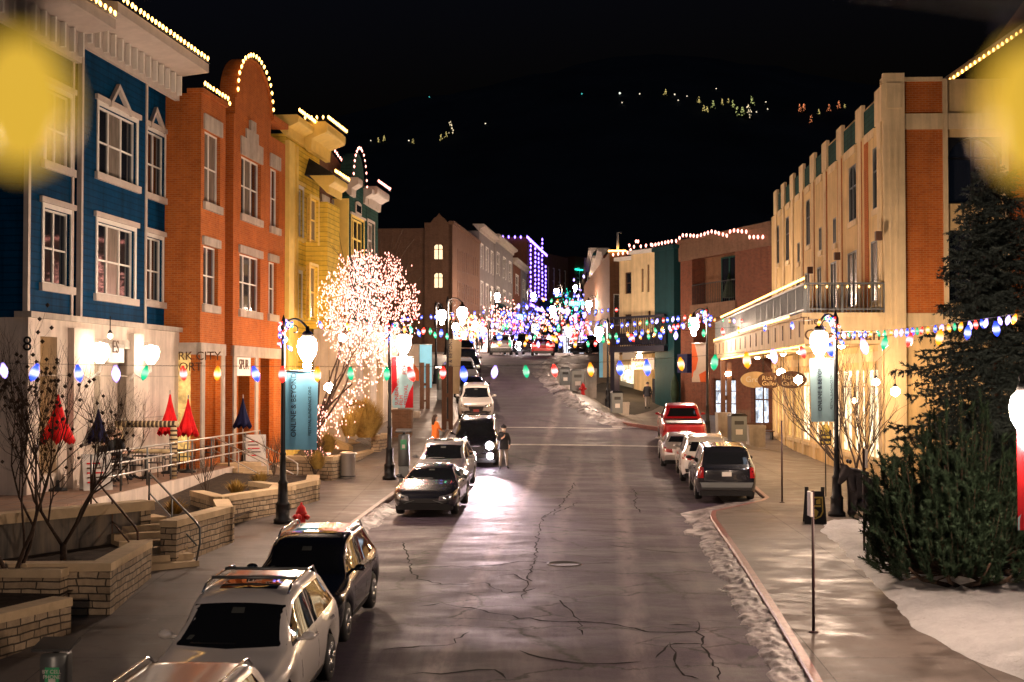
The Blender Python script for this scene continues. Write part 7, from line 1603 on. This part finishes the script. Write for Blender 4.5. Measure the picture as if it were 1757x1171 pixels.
def grassclump(label, base, r, h, n, seed, name='grass_clump'):
    T = empty(name, (0, 0, 0), 0, label, 'grass clump', 'dry ornamental grasses'); rn = random.Random(seed); b = MB(); base = Vector(base)
    for k in range(n):
        th = rn.uniform(0, 6.283); u = rn.random() ** .6; q = base + Vector((r * .3 * u * math.cos(th), r * .3 * u * math.sin(th), 0)); tip = base + Vector((r * u * math.cos(th) * rn.uniform(.6, 1.2), r * u * math.sin(th), h * (1 - .45 * u * u) * rn.uniform(.55, 1.1))); m = q.lerp(tip, .6) + Vector((0, 0, .12 * h)); s = Vector((-math.sin(th), math.cos(th), 0)) * .009
        b.add([q - s, q + s, m + s, m - s, tip], [(0, 1, 2, 3), (3, 2, 4)])
    b.build('blades', M['dry'], T, uv=False, fix=False)
p = P(628, 745, 62); grassclump('large round golden dry grass bush beside the upper stairs', (p.x, 62, p.z - .15), 1.15, 1.75, 2600, 3)
p = P(600, 735, 60); grassclump('smaller golden dry bush left of the large one', (p.x, 60, p.z - .35), .7, 1.2, 900, 4)
p = P(563, 772, 53); grassclump('dry grass tuft behind the bright stone planter', (p.x, 53, p.z - .1), .5, .8, 700, 5)
p = P(545, 800, 50); grassclump('dry grass tuft below the lit tree', (p.x, 50, p.z - .1), .45, .7, 500, 8)
for px, py, D, k in ((405, 838, 43, 'in the long bed by the white wall'), (445, 822, 47, 'at the far end of the long bed'), (130, 985, 29, 'in the near bed under the bare tree'), (300, 872, 38, 'at the near end of the long bed')):
    p = P(px, py, D); grassclump('low brown dead plants ' + k, (p.x, D, p.z - .15), .5, .45, 260, int(px))
def seedheads():
    p = P(612, 700, 61); T = empty('seed_head_plant', (0, 0, 0), 0, 'tall dry plant with a row of brown seed heads above the golden bush', 'plant'); b = MB(); s = MB(); base = P(612, 745, 61)
    for k in range(9): q = P(596 + k * 3.6, 690 + 2.2 * abs(k - 4) * .6, 61); s.tube([base, base.lerp(q, .6) + Vector((0, 0, .1)), q], .012, 4); b.lathe(q, [(0, -.14), (.06, -.08), (.075, .02), (.03, .12), (0, .15)], 7)
    s.build('stalks', M['dry'], T); b.build('seed_heads', M['soil2'], T)
M['soil2'] = plain('brown_seed_heads', (.16, .085, .02), .9)
seedheads()
# lights of houses and decorated trees on the far hill
def hill_lights():
    pts = [(1157, 165, 0), (1163, 175, 0), (1178, 168, 0), (1198, 176, 1), (1207, 190, 1), (1223, 186, 2), (1238, 180, 1), (1249, 177, 1), (1257, 186, 2), (1264, 199, 2), (1273, 200, 2), (1283, 203, 3), (1289, 181, 2), (1297, 195, 0), (1371, 192, 4), (1378, 192, 4), (1391, 210, 4), (1404, 196, 1), (1421, 190, 4), (1438, 186, 4), (1448, 185, 1), (773, 230, 3), (766, 236, 1), (757, 241, 1), (637, 244, 0), (650, 244, 1), (660, 242, 1), (702, 244, 0), (709, 246, 1), (1063, 163, 5), (1067, 179, 0), (998, 164, 6), (737, 169, 6), (833, 215, 0), (1097, 164, 0), (1228, 155, 0), (1313, 178, 0), (1316, 190, 0), (1141, 163, 1), (1212, 193, 1)]
    cols = [emis('hill_white_glow', (1, .85, .6), 1.6), emis('hill_yellow_glow', (.95, .75, .25), .9), emis('hill_lime_glow', (.75, .8, .28), .8), emis('hill_cream_glow', (1, .8, .5), .9), emis('hill_orange_glow', (1, .3, .12), 1.0), emis('hill_house_glow', (.9, .95, .8), 1.2), emis('hill_teal_glow', (.1, .8, .75), 1.0)]
    rn = random.Random(77); sizes = [.8, 1.4, 2.4, 3.2, 2.2, 1.4, .8]
    for px, py, k in pts:
        d = ray(px, py).normalized(); h = HILLT.ray_cast(Vector((0, 0, CAMZ)), d)
        q = h[0] if h[0] else P(px, py, 900); T = empty('lit_conifer' if k not in (0, 5, 6) else 'hillside_lamp', (q.x, q.y - 1, q.z), 0, 'far lights on the dark hillside', 'lit tree' if k not in (0, 5, 6) else 'lamp', 'tiny lights on the far hillside')
        b = MB(); s = sizes[k] * q.y / 900 * rn.uniform(.8, 1.2)
        if k in (0, 5, 6): b.lathe((0, -1, .5), [(0, -.5 * s), (.5 * s, 0), (0, .5 * s)], 6); b.build('lamp', cols[k], T); b = MB(); b.tube([(0, -.5, -3), (0, -.5, .3)], .1, 4); b.build('post', M['iron'], T)
        else:
            for i in range(26): t = rn.random() ** 1.1; a = rn.uniform(0, 6.283); r_ = s * .7 * (1 - .8 * t) * rn.uniform(.1, 1.2) + .05; e = .16 * s * rn.uniform(.5, 1.3); b.lathe((r_ * math.cos(a), r_ * math.sin(a) - 1, s * 2.4 * t - .5), [(0, -e), (e * .5, 0), (0, e)], 4)
            b.build('light_points', cols[k], T); b = MB(); b.lathe((0, 0, -1), [(s * .9, 0), (s * .02, s * 2.8)], 8); b.build('crown', M['pine'], T)
hill_lights()

# bulb clusters on small trees, added to thicken the glow far up the street
def far_glow_tree(px, py, D, r, mat, lab):
    p = P(px, py, D); rn = random.Random(int(px * 7 + D)); T = empty('added_light_tree', (0, 0, 0), 0, lab, 'lit tree', 'added light trees up the hill'); zb = g(p.x, D); b = MB(); b.tube([(p.x, D, zb), (p.x, D, p.z - r * .5)], .12, 5)
    for k in range(6): a = k * 1.05; b.tube([(p.x, D, p.z - r * .6), (p.x + r * .7 * math.cos(a), D + r * .7 * math.sin(a), p.z + r * rn.uniform(-.1, .8))], .05, 4)
    b.build('trunk', M['bark'], T); b = MB()
    for k in range(80):
        v = Vector((rn.gauss(0, 1), rn.gauss(0, 1), rn.gauss(0, 1))).normalized() * r * rn.random() ** .4; e = .13 * rn.uniform(.6, 1.3); b.lathe((p.x + v.x, D + v.y, p.z + v.z * 1.1), [(0, -e), (e * .6, 0), (0, e)], 4)
    o = b.build('bulb_mass', mat, T, uv=False, fix=False); o['kind'] = 'stuff'
for i, (px, py, D, r, mt, lab) in enumerate(((838, 552, 150, 1.6, TREEB, 'added pink white light tree, leftmost of those up the hill'), (866, 540, 175, 2.0, PINKW, 'added rose pink light tree by the far left shops'), (884, 560, 160, 1.5, PURP, 'added purple light tree behind the oncoming cars'), (902, 545, 200, 2.2, BULB[1], 'added blue light tree at the foot of the purple building'), (928, 552, 170, 1.6, PINKW, 'added rose pink light tree above the red car'), (962, 548, 175, 2.0, TREEB, 'added pink white light tree right of the middle of the street'), (975, 525, 230, 2.6, TEALB, 'added teal light tree below the teal sign'), (1004, 520, 210, 2.4, BULB[4], 'added violet white light tree near the zigzag string'), (1022, 560, 150, 1.7, BULB[1], 'added blue light tree beside the dark passage post'), (1030, 520, 185, 1.8, TREEB, 'added pink white light tree at the far right of the street'), (990, 565, 145, 1.3, BULB[0], 'added red light tree over the black parked car'), (803, 560, 135, 1.4, WARM, 'added amber light shrub by the tan corner block'))): far_glow_tree(px, py, D, r, mt, lab)
# ================= street furniture
def on(px, py): v = G(px, py); return Vector((v.x, v.y, v.z + (KH if (v.x < kl(v.y) or v.x > kr(v.y)) else 0)))
def onp(px, py, D): x = P(px, py, D).x; return Vector((x, D, g(x, D) + KH))
def hydrant(p, label, s=1.0):
    T = empty('fire_hydrant', p, -.3, label, 'fire hydrant', 'fire hydrants'); T.scale = (s,) * 3; b = MB(); b.lathe((0, 0, 0), [(.16, 0), (.16, .05), (.115, .06), (.115, .42), (.15, .44), (.15, .49), (.13, .52), (.11, .62), (.05, .68), (.03, .70), (.03, .75), (0, .75)], 14); b.build('barrel', M['hydrant'], T)
    for ax, o, r_ in (('y', -1, .085), ('x', 1, .06), ('x', -1, .06)):
        b = MB(); b.lathe((0, 0, .36), [(r_ * .8, o * .09), (r_ * .8, o * .16), (r_ * 1.15, o * .16), (r_ * 1.15, o * .21), (.03, o * .22), (.03, o * .25), (0, o * .25)], 10, axis=ax); b.build('nozzle_cap', M['hydrant'], T)
hydrant(onp(517, 897, 38.5), 'red fire hydrant by the kerb next to the blue banner lamp')
hydrant(onp(1000, 660, 88), 'small distant red hydrant beside the bins up the hill on the right')
def bin_steel(p):
    T = empty('litter_bin', p, 0, 'round brushed steel litter bin in front of the stone seat wall', 'bin', 'litter bins'); b = MB(); b.lathe((0, 0, 0), [(.27, 0), (.28, .04), (.28, .9), (.30, .92), (.30, .96), (.2, .97), (.19, .9), (0, .9)], 20); b.build('drum', M['steel'], T)
    b = MB(); b.lathe((0, 0, .06), [(.285, 0), (.285, .05)], 20); b.build('base_ring', M['iron'], T)
bin_steel(onp(597, 800, 53.5))
def bin_sq(p, label, w=.6, h=1.05, mat=None):
    T = empty('litter_bin', p, .1, label, 'bin', 'litter bins'); b = MB(); b.box(-w / 2, w / 2, -w / 2, w / 2, .06, h); b.build('cabinet', mat or M['grail'], T); b = MB(); b.hexa([(-w * .56, -w * .56, h), (w * .56, -w * .56, h), (w * .56, w * .56, h), (-w * .56, w * .56, h), (-w * .4, -w * .4, h + .12), (w * .4, -w * .4, h + .12), (w * .4, w * .4, h + .12), (-w * .4, w * .4, h + .12)]); b.build('lid', M['iron'], T)
    b = MB(); b.box(-w * .3, w * .3, -w / 2 - .012, -w / 2, h * .68, h * .82); b.box(-w * .22, w * .22, -w / 2 - .012, -w / 2, h * .3, h * .5, 1); b.build('slot_and_label', [M['blackpl'], M['plate']], T)
bin_sq(onp(1265, 760, 68), 'grey square litter bin near the planters on the right plaza', .75, 1.25)
bin_sq(onp(969, 655, 91), 'dark bin at the right kerb up the hill, left of the pair', .6, 1.1); bin_sq(onp(990, 664, 89), 'dark grey wheeled bin beside the small red hydrant', .8, 1.3)
bin_sq(onp(1058, 722, 80), 'dark square bin by the dark passage post', .6, 1.2)
def paystation(p, label, s=1.0, words=None, rz=0):
    T = empty('pay_station', p, rz, label, 'pay station', 'parking pay stations'); T.scale = (s,) * 3; b = MB(); b.box(-.16, .16, -.12, .12, 0, .55); b.build('plinth', M['grail'], T)
    b = MB(); b.lathe((0, 0, .55), [(.24, 0), (.25, .03), (.25, 1.0), (.23, 1.05)], 4); o = b.build('cabinet', M['grail'], T); o.rotation_euler = (0, 0, R(45)); o.scale = (1.0, .8, 1)
    b = MB(); b.hexa([(-.27, -.28, 1.66), (.27, -.28, 1.66), (.27, .26, 1.74), (-.27, .26, 1.74), (-.27, -.28, 1.70), (.27, -.28, 1.70), (.27, .26, 1.78), (-.27, .26, 1.78)]); b.build('solar_panel', M['blackpl'], T)
    b = MB(); b.tube([(0, 0, 1.58), (0, 0, 1.70)], .05, 6); b.build('neck', M['iron'], T)
    F = Fac(p.x, p.y, p.x + 1, p.y, 1); b = MB(); b.box(-.10, .10, -.192, -.17, 1.1, 1.42); sc = b.build('screen_panel', M['green2'], T)
    b = MB(); b.box(-.05, .05, -.20, -.192, 1.14, 1.26); b.build('sticker', M['plate'], T)
    if words:
        c = bpy.data.curves.new('lettering', 'FONT'); c.body = words; c.size = .075; c.extrude = .003; c.align_x = 'CENTER'; o = letters(c, M['plate'], T); o.location = (0, -.2, 1.34); o.rotation_euler = (R(90), 0, 0)
M['green2'] = plain('green_panel', (.03, .30, .12), .4)
p = P(97, 1103, 20.5); paystation(Vector((p.x, 20.5, p.z - 1.74 * 1.0)), 'grey parking pay station with a green PHONE panel at the lower left', 1.0, 'BY CELL\nPHONE')
paystation(onp(693, 822, 52.0), 'grey parking pay station by the silver crossover', 1.1, None)
paystation(onp(755, 680, 84), 'dark blue grey pay station further up the left pavement', 1.1, None)
# timber post with banner lamp, news boxes, benches, planters by the left pavement
def timber(px, py, D, h, label, two=True):
    p = onp(px, py, D); T = empty('timber_post', p, 0, label, 'post', 'timber posts'); b = MB(); b.box(-.12, .12, -.12, .12, 0, h); b.build('post', M['wood'], T)
    if two: b = MB(); b.box(.22, .44, -.1, .1, 0, h * .98); b.build('post', M['wood'], T); b = MB(); b.box(.12, .22, -.05, .05, h * .5, h * .56); b.box(.12, .22, -.05, .05, .4, .52); b.build('crossbar', M['wood'], T)
timber(762, 745, 71, 3.2, 'paired dark red timber posts at the left kerb by the woman in orange')
timber(724, 712, 80, 2.6, 'paired dark timber posts under the white and orange banner')
timber(1241, 735, 76, 4.2, 'paired dark timber posts of the plaza sculpture in front of the glass doors')
def tablet(px0, pyt, pyb, px1, D, label, mat, name='concrete_planter', cat='planter', dep=1.0, group='concrete planters'):
    a, c = P(px0, pyb, D), P(px1, pyb, D); z1 = P(px0, pyt, D).z; zb = g((a.x + c.x) / 2, D) + KH; w = c.x - a.x; z1 = max(z1, zb + .3); T = empty(name, ((a.x + c.x) / 2, D + dep / 2, zb), 0, label, cat, group); b = MB(); h = z1 - zb
    b.hexa([(-w * .47, -dep * .47, 0), (w * .47, -dep * .47, 0), (w * .47, dep * .47, 0), (-w * .47, dep * .47, 0), (-w / 2, -dep / 2, h), (w / 2, -dep / 2, h), (w / 2, dep / 2, h), (-w / 2, dep / 2, h)]); b.build('tub', mat, T); b = MB(); b.box(-w * .44, w * .44, -dep * .44, dep * .44, h, h + .03); b.build('soil', M['soil'], T)
    b = MB(); b.box(-w * .52, w * .52, -dep * .52, -dep * .44, h - .1, h + .05); b.box(-w * .52, w * .52, dep * .44, dep * .52, h - .1, h + .05); b.box(-w * .52, -w * .44, -dep * .44, dep * .44, h - .1, h + .05); b.box(w * .44, w * .52, -dep * .44, dep * .44, h - .1, h + .05); b.build('rim', mat, T)
tablet(1232, 710, 732, 1254, 74, 'square concrete planter in front of the lit glass doors', M['stonelt'])
tablet(1285, 732, 757, 1314, 70, 'pale square concrete planter nearest the cream block', M['stonelt'])
tablet(1054, 692, 722, 1080, 83, 'pale slanted concrete block at the right hill kerb', M['stonelt'])
tablet(1004, 634, 672, 1024, 90, 'tall pale concrete planter beside the small hydrant', M['stonelt'])
tablet(700, 708, 728, 720, 76, 'low concrete planter below the timber posts on the left', M['stonelt'])
tablet(672, 705, 770, 706, 68, 'rust orange boxy planter behind the second lamp post', M['bricktan'])
def bench(px, py, D, label):
    p = onp(px, py, D); T = empty('bench', p, .1, label, 'bench', 'benches'); b = MB(); b.box(-.8, .8, -.25, .2, .42, .47); b.build('seat', M['wood'], T); b = MB(); b.box(-.8, .8, .2, .25, .5, .9); b.build('backrest', M['wood'], T)
    for s in (-.7, .7): b = MB(); b.box(s - .04, s + .04, -.2, .2, 0, .42); b.build('leg', M['iron'], T)
bench(1302, 722, 76, 'dark wooden bench beside the concrete planters')
# sign poles on the right verge
def pole(px, pyt, pyb, label, D=None, plate=None, r=.028):
    v = G(px, pyb); D = v.y; x = v.x; zb = v.z + (KH if x > kr(D) else 0); zt = P(px, pyt, D).z; T = empty('sign_pole', (x, D, zb), 0, label, 'sign pole', 'thin sign poles'); b = MB(); b.tube([(0, 0, 0), (0, 0, zt - zb)], r, 8); b.lathe((0, 0, 0), [(.09, 0), (.09, .012), (r, .03)], 10); b.build('post', M['postred'], T)
    if plate: b = MB(); h = zt - zb; b.box(-.018 + plate, .018 + plate, -.16, .16, h - .46, h - .02); b.build('sign_plate', M['plate'], T)
    return T
M['postred'] = plain('dark_red_post', (.035, .012, .014), .5)
pole(1396, 842, 1098, 'thin dark sign pole on the near right pavement seen edge on', plate=-.05)
pole(1342, 722, 870, 'thin dark red pole beside the dark off roader'); pole(1483, 770, 960, 'thin dark pole in the snow by the bear statue', plate=.04)
# sandwich board on the right
def aframe():
    p = on(1398, 906); T = empty('sandwich_board', p, -.12, 'black sandwich board with a yellow crest on the right pavement', 'sign board'); w, h = .62, 1.02
    for s, y in ((-1, -.30), (1, .30)):
        b = MB(); b.hexa([(-w / 2, y, 0), (w / 2, y, 0), (w / 2, y + s * -.03, 0), (-w / 2, y - s * .03, 0), (-w / 2 * .86, s * .03, h - .12), (w / 2 * .86, s * .03, h - .12), (w / 2 * .86, s * .001, h - .12), (-w / 2 * .86, s * .001, h - .12)])
        for q in (-1, 1): b.box(q * w * .36 - .05, q * w * .36 + .05, s * .04 - .025, s * .04 + .025, h - .13, h)
        b.build('panel', M['blackpl'], T)
    b = MB(); f = lambda x, z, d=0: (x, -.30 + .27 * z / (h - .12) - .022 - d, z)
    o_ = [(-.22, .75), (.22, .75), (.22, .33), (.15, .2), (0, .13), (-.15, .2), (-.22, .33)]; i_ = [(x * .84, .44 + (z - .44) * .86) for x, z in o_]; n = len(o_)
    b.add([f(*q) for q in o_] + [f(*q) for q in i_], [(k, (k + 1) % n, n + (k + 1) % n, n + k) for k in range(n)]); b.add([f(x, z) for x, z in ((-.03, .2), (.03, .2), (.09, .34), (0, .42), (-.09, .34))], [(0, 1, 2, 3, 4)]); b.add([f(x, z) for x, z in ((-.15, .62), (-.02, .62), (-.02, .70), (-.15, .70))], [(0, 1, 2, 3)]); b.add([f(x, z) for x, z in ((.03, .55), (.15, .55), (.15, .70), (.03, .66))], [(0, 1, 2, 3)]); b.add([f(x, z) for x, z in ((-.16, .47), (.16, .47), (.16, .52), (-.16, .52))], [(0, 1, 2, 3)]); b.build('yellow_crest', M['gold'], T)
M['gold'] = plain('yellow_print', (.50, .36, .06), .5)
aframe()
def bear():
    p = on(1470, 893); T = empty('bear_statue', p, 0, 'dark bronze bear statue leaning forward beside the right lamp post', 'statue'); V = [(0, 0, .95), (-.02, 0, 1.25), (-.10, -.05, 1.45), (-.30, -.12, 1.35), (-.48, -.16, 1.10), (-.58, -.18, .92), (-.12, -.1, .5), (-.16, -.14, .1), (.16, 0, .5), (.2, -.04, .1), (-.2, -.28, 1.0), (-.16, -.34, .7), (-.28, -.22, .05)]
    Rr = [.34, .33, .28, .24, .15, .05, .18, .15, .2, .17, .13, .10, .12]; Ed = [(0, 1), (1, 2), (2, 3), (3, 4), (4, 5), (0, 6), (6, 7), (0, 8), (8, 9), (2, 10), (10, 11), (7, 12)]
    me = bpy.data.meshes.new('body'); me.from_pydata(V, Ed, []); o = obj_new('body', me); o.modifiers.new('s', 'SKIN')
    for i, sv in enumerate(me.skin_vertices[0].data): sv.radius = (Rr[i], Rr[i]); sv.use_root = (i == 0)
    m = o.modifiers.new('u', 'SUBSURF'); m.levels = 2; m.render_levels = 2; bpy.context.view_layer.update(); m2 = bpy.data.meshes.new_from_object(o.evaluated_get(bpy.context.evaluated_depsgraph_get())); o.modifiers.clear(); o.data = m2; o.parent = T; m2.materials.clear(); m2.materials.append(M['bronze'])
    for q in m2.polygons: q.use_smooth = True
    b = MB()
    for s in (-.09, .09): b.lathe((-.24, -.1 + s * 1.6, 1.60), [(.02, -.06), (.06, 0), (.04, .06), (0, .07)], 7)
    b.build('ears', M['bronze'], T); b = MB(); b.box(.30, .62, -.1, .2, 0, 1.05); b.box(.28, .64, -.12, .22, 1.05, 1.12); b.build('pedestal', M['bronze'], T)
M['bronze'] = mott('dark_bronze', (.05, .042, .045), .3, 5, .45, .2, .4)
bear()
def utility():
    p = on(1583, 985); T = empty('utility_box', p, .25, 'pale boxy utility cabinet under the bushy pine', 'utility box'); b = MB(); b.box(-.42, .42, -.35, .35, 0, .66); b.build('cabinet', M['cream2'], T); b = MB(); b.box(-.43, .43, -.36, .36, .66, .70); b.build('lid', M['white'], T); b = MB(); b.box(-.425, -.42, -.05, .05, .3, .42); b.box(-.3, .3, -.356, -.35, .1, .58); b.build('door_panel', M['trim'], T)
utility()
# hanging oval gallery signs under the balcony and a free standing yellow and black sign
def ovals():
    F = FR; d = 1.5
    for px, py, rx, ry, mat, txt, lab, tm in ((1296, 652, 25, 14, M['cream2'], 'Grog', 'pale oval hanging sign lettered Gro, farthest of the three', M['white']), (1321, 653, 21, 14, M['wood'], 'Rich H.\nGallery', 'dark oval gallery sign in the middle of the three', M['cream2']), (1358, 652, 26, 15, M['wood'], 'Rich Ha.\nGallery', 'dark oval gallery sign nearest the banner', M['cream2'])):
        u, z = F.uz(px, py, d); pt_ = F.pt(u, z, d); D = pt_.y; sc = D / FPX; T = empty('hanging_sign', (0, 0, 0), 0, lab, 'hanging sign', 'oval signs under the balcony'); Fq = Fac(pt_.x, D, pt_.x + 1, D, 1); b = MB(); n = 28
        b.prism([(rx * sc * math.cos(2 * math.pi * k / n), z + ry * sc * math.sin(2 * math.pi * k / n)) for k in range(n)], lambda a, c, dd: Fq.pt(a, c, dd), -.06, .0); pl = b.build('oval_board', mat, T)
        b = MB(); zt = GAL[5]
        for s in (-.5, .5): b.tube([Fq.pt(rx * sc * s, z + ry * sc * .8, -.03), Fq.pt(rx * sc * s, zt, -.03)], .012, 4)
        b.build('hanger', M['iron'], T); text(txt, Fq, -rx * sc * .68, z - .02 + (.04 if '\n' in txt else -.1), .015, .29 if '\n' in txt else .42, tm, pl, shear=.15 if '\n' in txt else 0)
ovals()
def freesign():
    p = P(1417, 748, 47); T = empty('hanging_sign', (0, 0, 0), 0, 'small black and yellow sign reading FREE in front of the shop windows', 'sign'); Fq = Fac(p.x, 47, p.x + 1, 47, 1); w = .36; z0 = P(1417, 764, 47).z; z1 = P(1417, 738, 47).z; b = MB(); b.box(p.x - w / 2, p.x + w / 2, 47, 47.03, z0, z1); s = b.build('board', M['blackpl'], T)
    b = MB(); b.lathe((p.x, 47.015, z1 + .05), [(.0, -.02), (.14, -.02), (.14, .02), (0, .02)], 14, axis='y'); b.build('round_top', M['gold'], T); text('FREE', Fq, -.155, z1 - .15, .006, .13, M['gold'], s); b = MB(); b.box(p.x - .14, p.x + .14, 46.99, 46.998, z0 + .22, z0 + .30); b.box(p.x - .15, p.x + .15, 46.99, 46.998, z0 + .05, z0 + .12); b.build('yellow_bar', M['gold'], s)
    b = MB(); b.tube([(p.x, 47.06, g(p.x, 47)), (p.x, 47.06, z1)], .02, 6); b.build('post', M['iron'], T)
freesign()
# wall globes on the blue building
def wall_globe(px, py, lab, d):
    u, z = FL.uz(px, py, d); c = FL.pt(u, z, d); T = empty('wall_lamp', (0, 0, 0), 0, lab, 'wall lamp', 'globe lamps on the blue building'); b = MB(); b.lathe(c, [(.10, -.32), (.24, -.12), (.28, .08), (.22, .24), (.0, .30)], 14); b.build('globe', GLW, T)
    b = MB(); b.tube([c + Vector((0, 0, -.30)), c + Vector((0, 0, -.55)), FL.pt(u - .25, z - .78, d - .2), FL.pt(u - .5, z - .62, d - .35), FL.pt(u - .6, z - .85, .7)], .035, 6); b.lathe(c + Vector((0, 0, -.36)), [(.06, 0), (.11, .05)], 10); b.build('bracket', M['white'], T)
GLW = emis('wall_globe_glow', (1, .80, .60), 15, True)
wall_globe(172, 605, 'left glowing globe wall lamp over the blue building door', 1.15); wall_globe(259, 608, 'right glowing globe wall lamp on the blue building pier', 1.15)
def cone(px, D):
    pass
for px, py, lab in ((1084, 700, 'left'),):
    pass
# ceiling lamps under the balcony and shop lamps seen by the shrub
def pend(px, py, D, lab, r=.16, e=None):
    p = P(px, py, D); T = empty('porch_lamp', (0, 0, 0), 0, lab, 'lamp', 'glowing shop lamps on the right'); b = MB(); b.lathe(p, [(0, -r * 1.2), (r, -r * .4), (r, r * .4), (0, r * 1.2)], 10); b.build('globe', e or (GLS if r > .1 else GLD), T); b = MB(); b.tube([p + Vector((0, 0, r)), p + Vector((0, 0, r + .5))], .015, 4); b.lathe(p + Vector((0, 0, r)), [(.08, 0), (.03, .1)], 8); b.build('stem', M['iron'], T)
GLS = emis('shop_lamp_glow', (1, .64, .34), 170, True); GLD = emis('downlight_glow', (1, .7, .42), 8)
pend(1503, 656, 47.8, 'glowing lamp by the shop window above the leafless shrub', .12); pend(1536, 672, 46.5, 'brightest glowing shop lamp between the shrub and the spruce', .15); pend(1340, 640, 62, 'amber lamp glowing behind the oval gallery signs', .18); pend(1370, 652, 55, 'amber lamp glowing near the nearest oval sign', .16); pend(1466, 688, 47.8, 'small pink shop lamp left of the shrub', .1)
pend(565, 665, 58, 'warm lamp glow on the yellow wall behind the lit tree', .2); pend(588, 580, 60, 'warm wall lamp high on the yellow facade in the lit tree', .18); pend(1097, 612, 97, 'passage ceiling lamp under the dark beam', .18); pend(1078, 640, 96.5, 'added bright lamp on the passage wall by the shop window', .18); pend(1250, 642, 76, 'lamp over the lit glass doors', .16)  # the passage wall lamp is an addition that brightens the passage
pend(93, 574, 41.2, 'small downlight over the left shop opening of the blue building', .08); pend(189, 577, 42, 'small downlight over the central door of the blue building', .08)

# assumed lamps in the brick recesses of the orange building; lamps under the balcony of the cream block
def fixture(p, lab, r=.12, grp='recessed ceiling lamps'):
    T = empty('ceiling_lamp', (0, 0, 0), 0, lab, 'ceiling lamp', grp); b = MB(); b.lathe(p, [(0, -r * .8), (r * .8, -r * .4), (r, 0), (r, r * .1)], 10); b.build('globe', GLS, T); b = MB(); b.lathe(p + Vector((0, 0, r * .1)), [(r * 1.2, 0), (r * 1.2, .06), (.02, .08)], 10); b.build('mount', M['iron'], T)
for px, lab in ((364, 'left'), (421, 'middle'), (458, 'right')):
    u, z = FL.uz(px, 622, 1.3); fixture(FL.pt(u, z, .55), f'assumed warm ceiling lamp in the {lab} brick recess of the orange building', .13)  # assumed lamps, unseen behind the lintels, added to light the brick recesses
for k in range(6):
    u = GAL[1] + 2.5 + k * 5.0; fixture(FR.pt(u, GAL[5] - .02, 1.0), f'warm lamp under the balcony of the cream block, {("nearest", "second", "third", "fourth", "fifth", "farthest")[k]} one', .13)
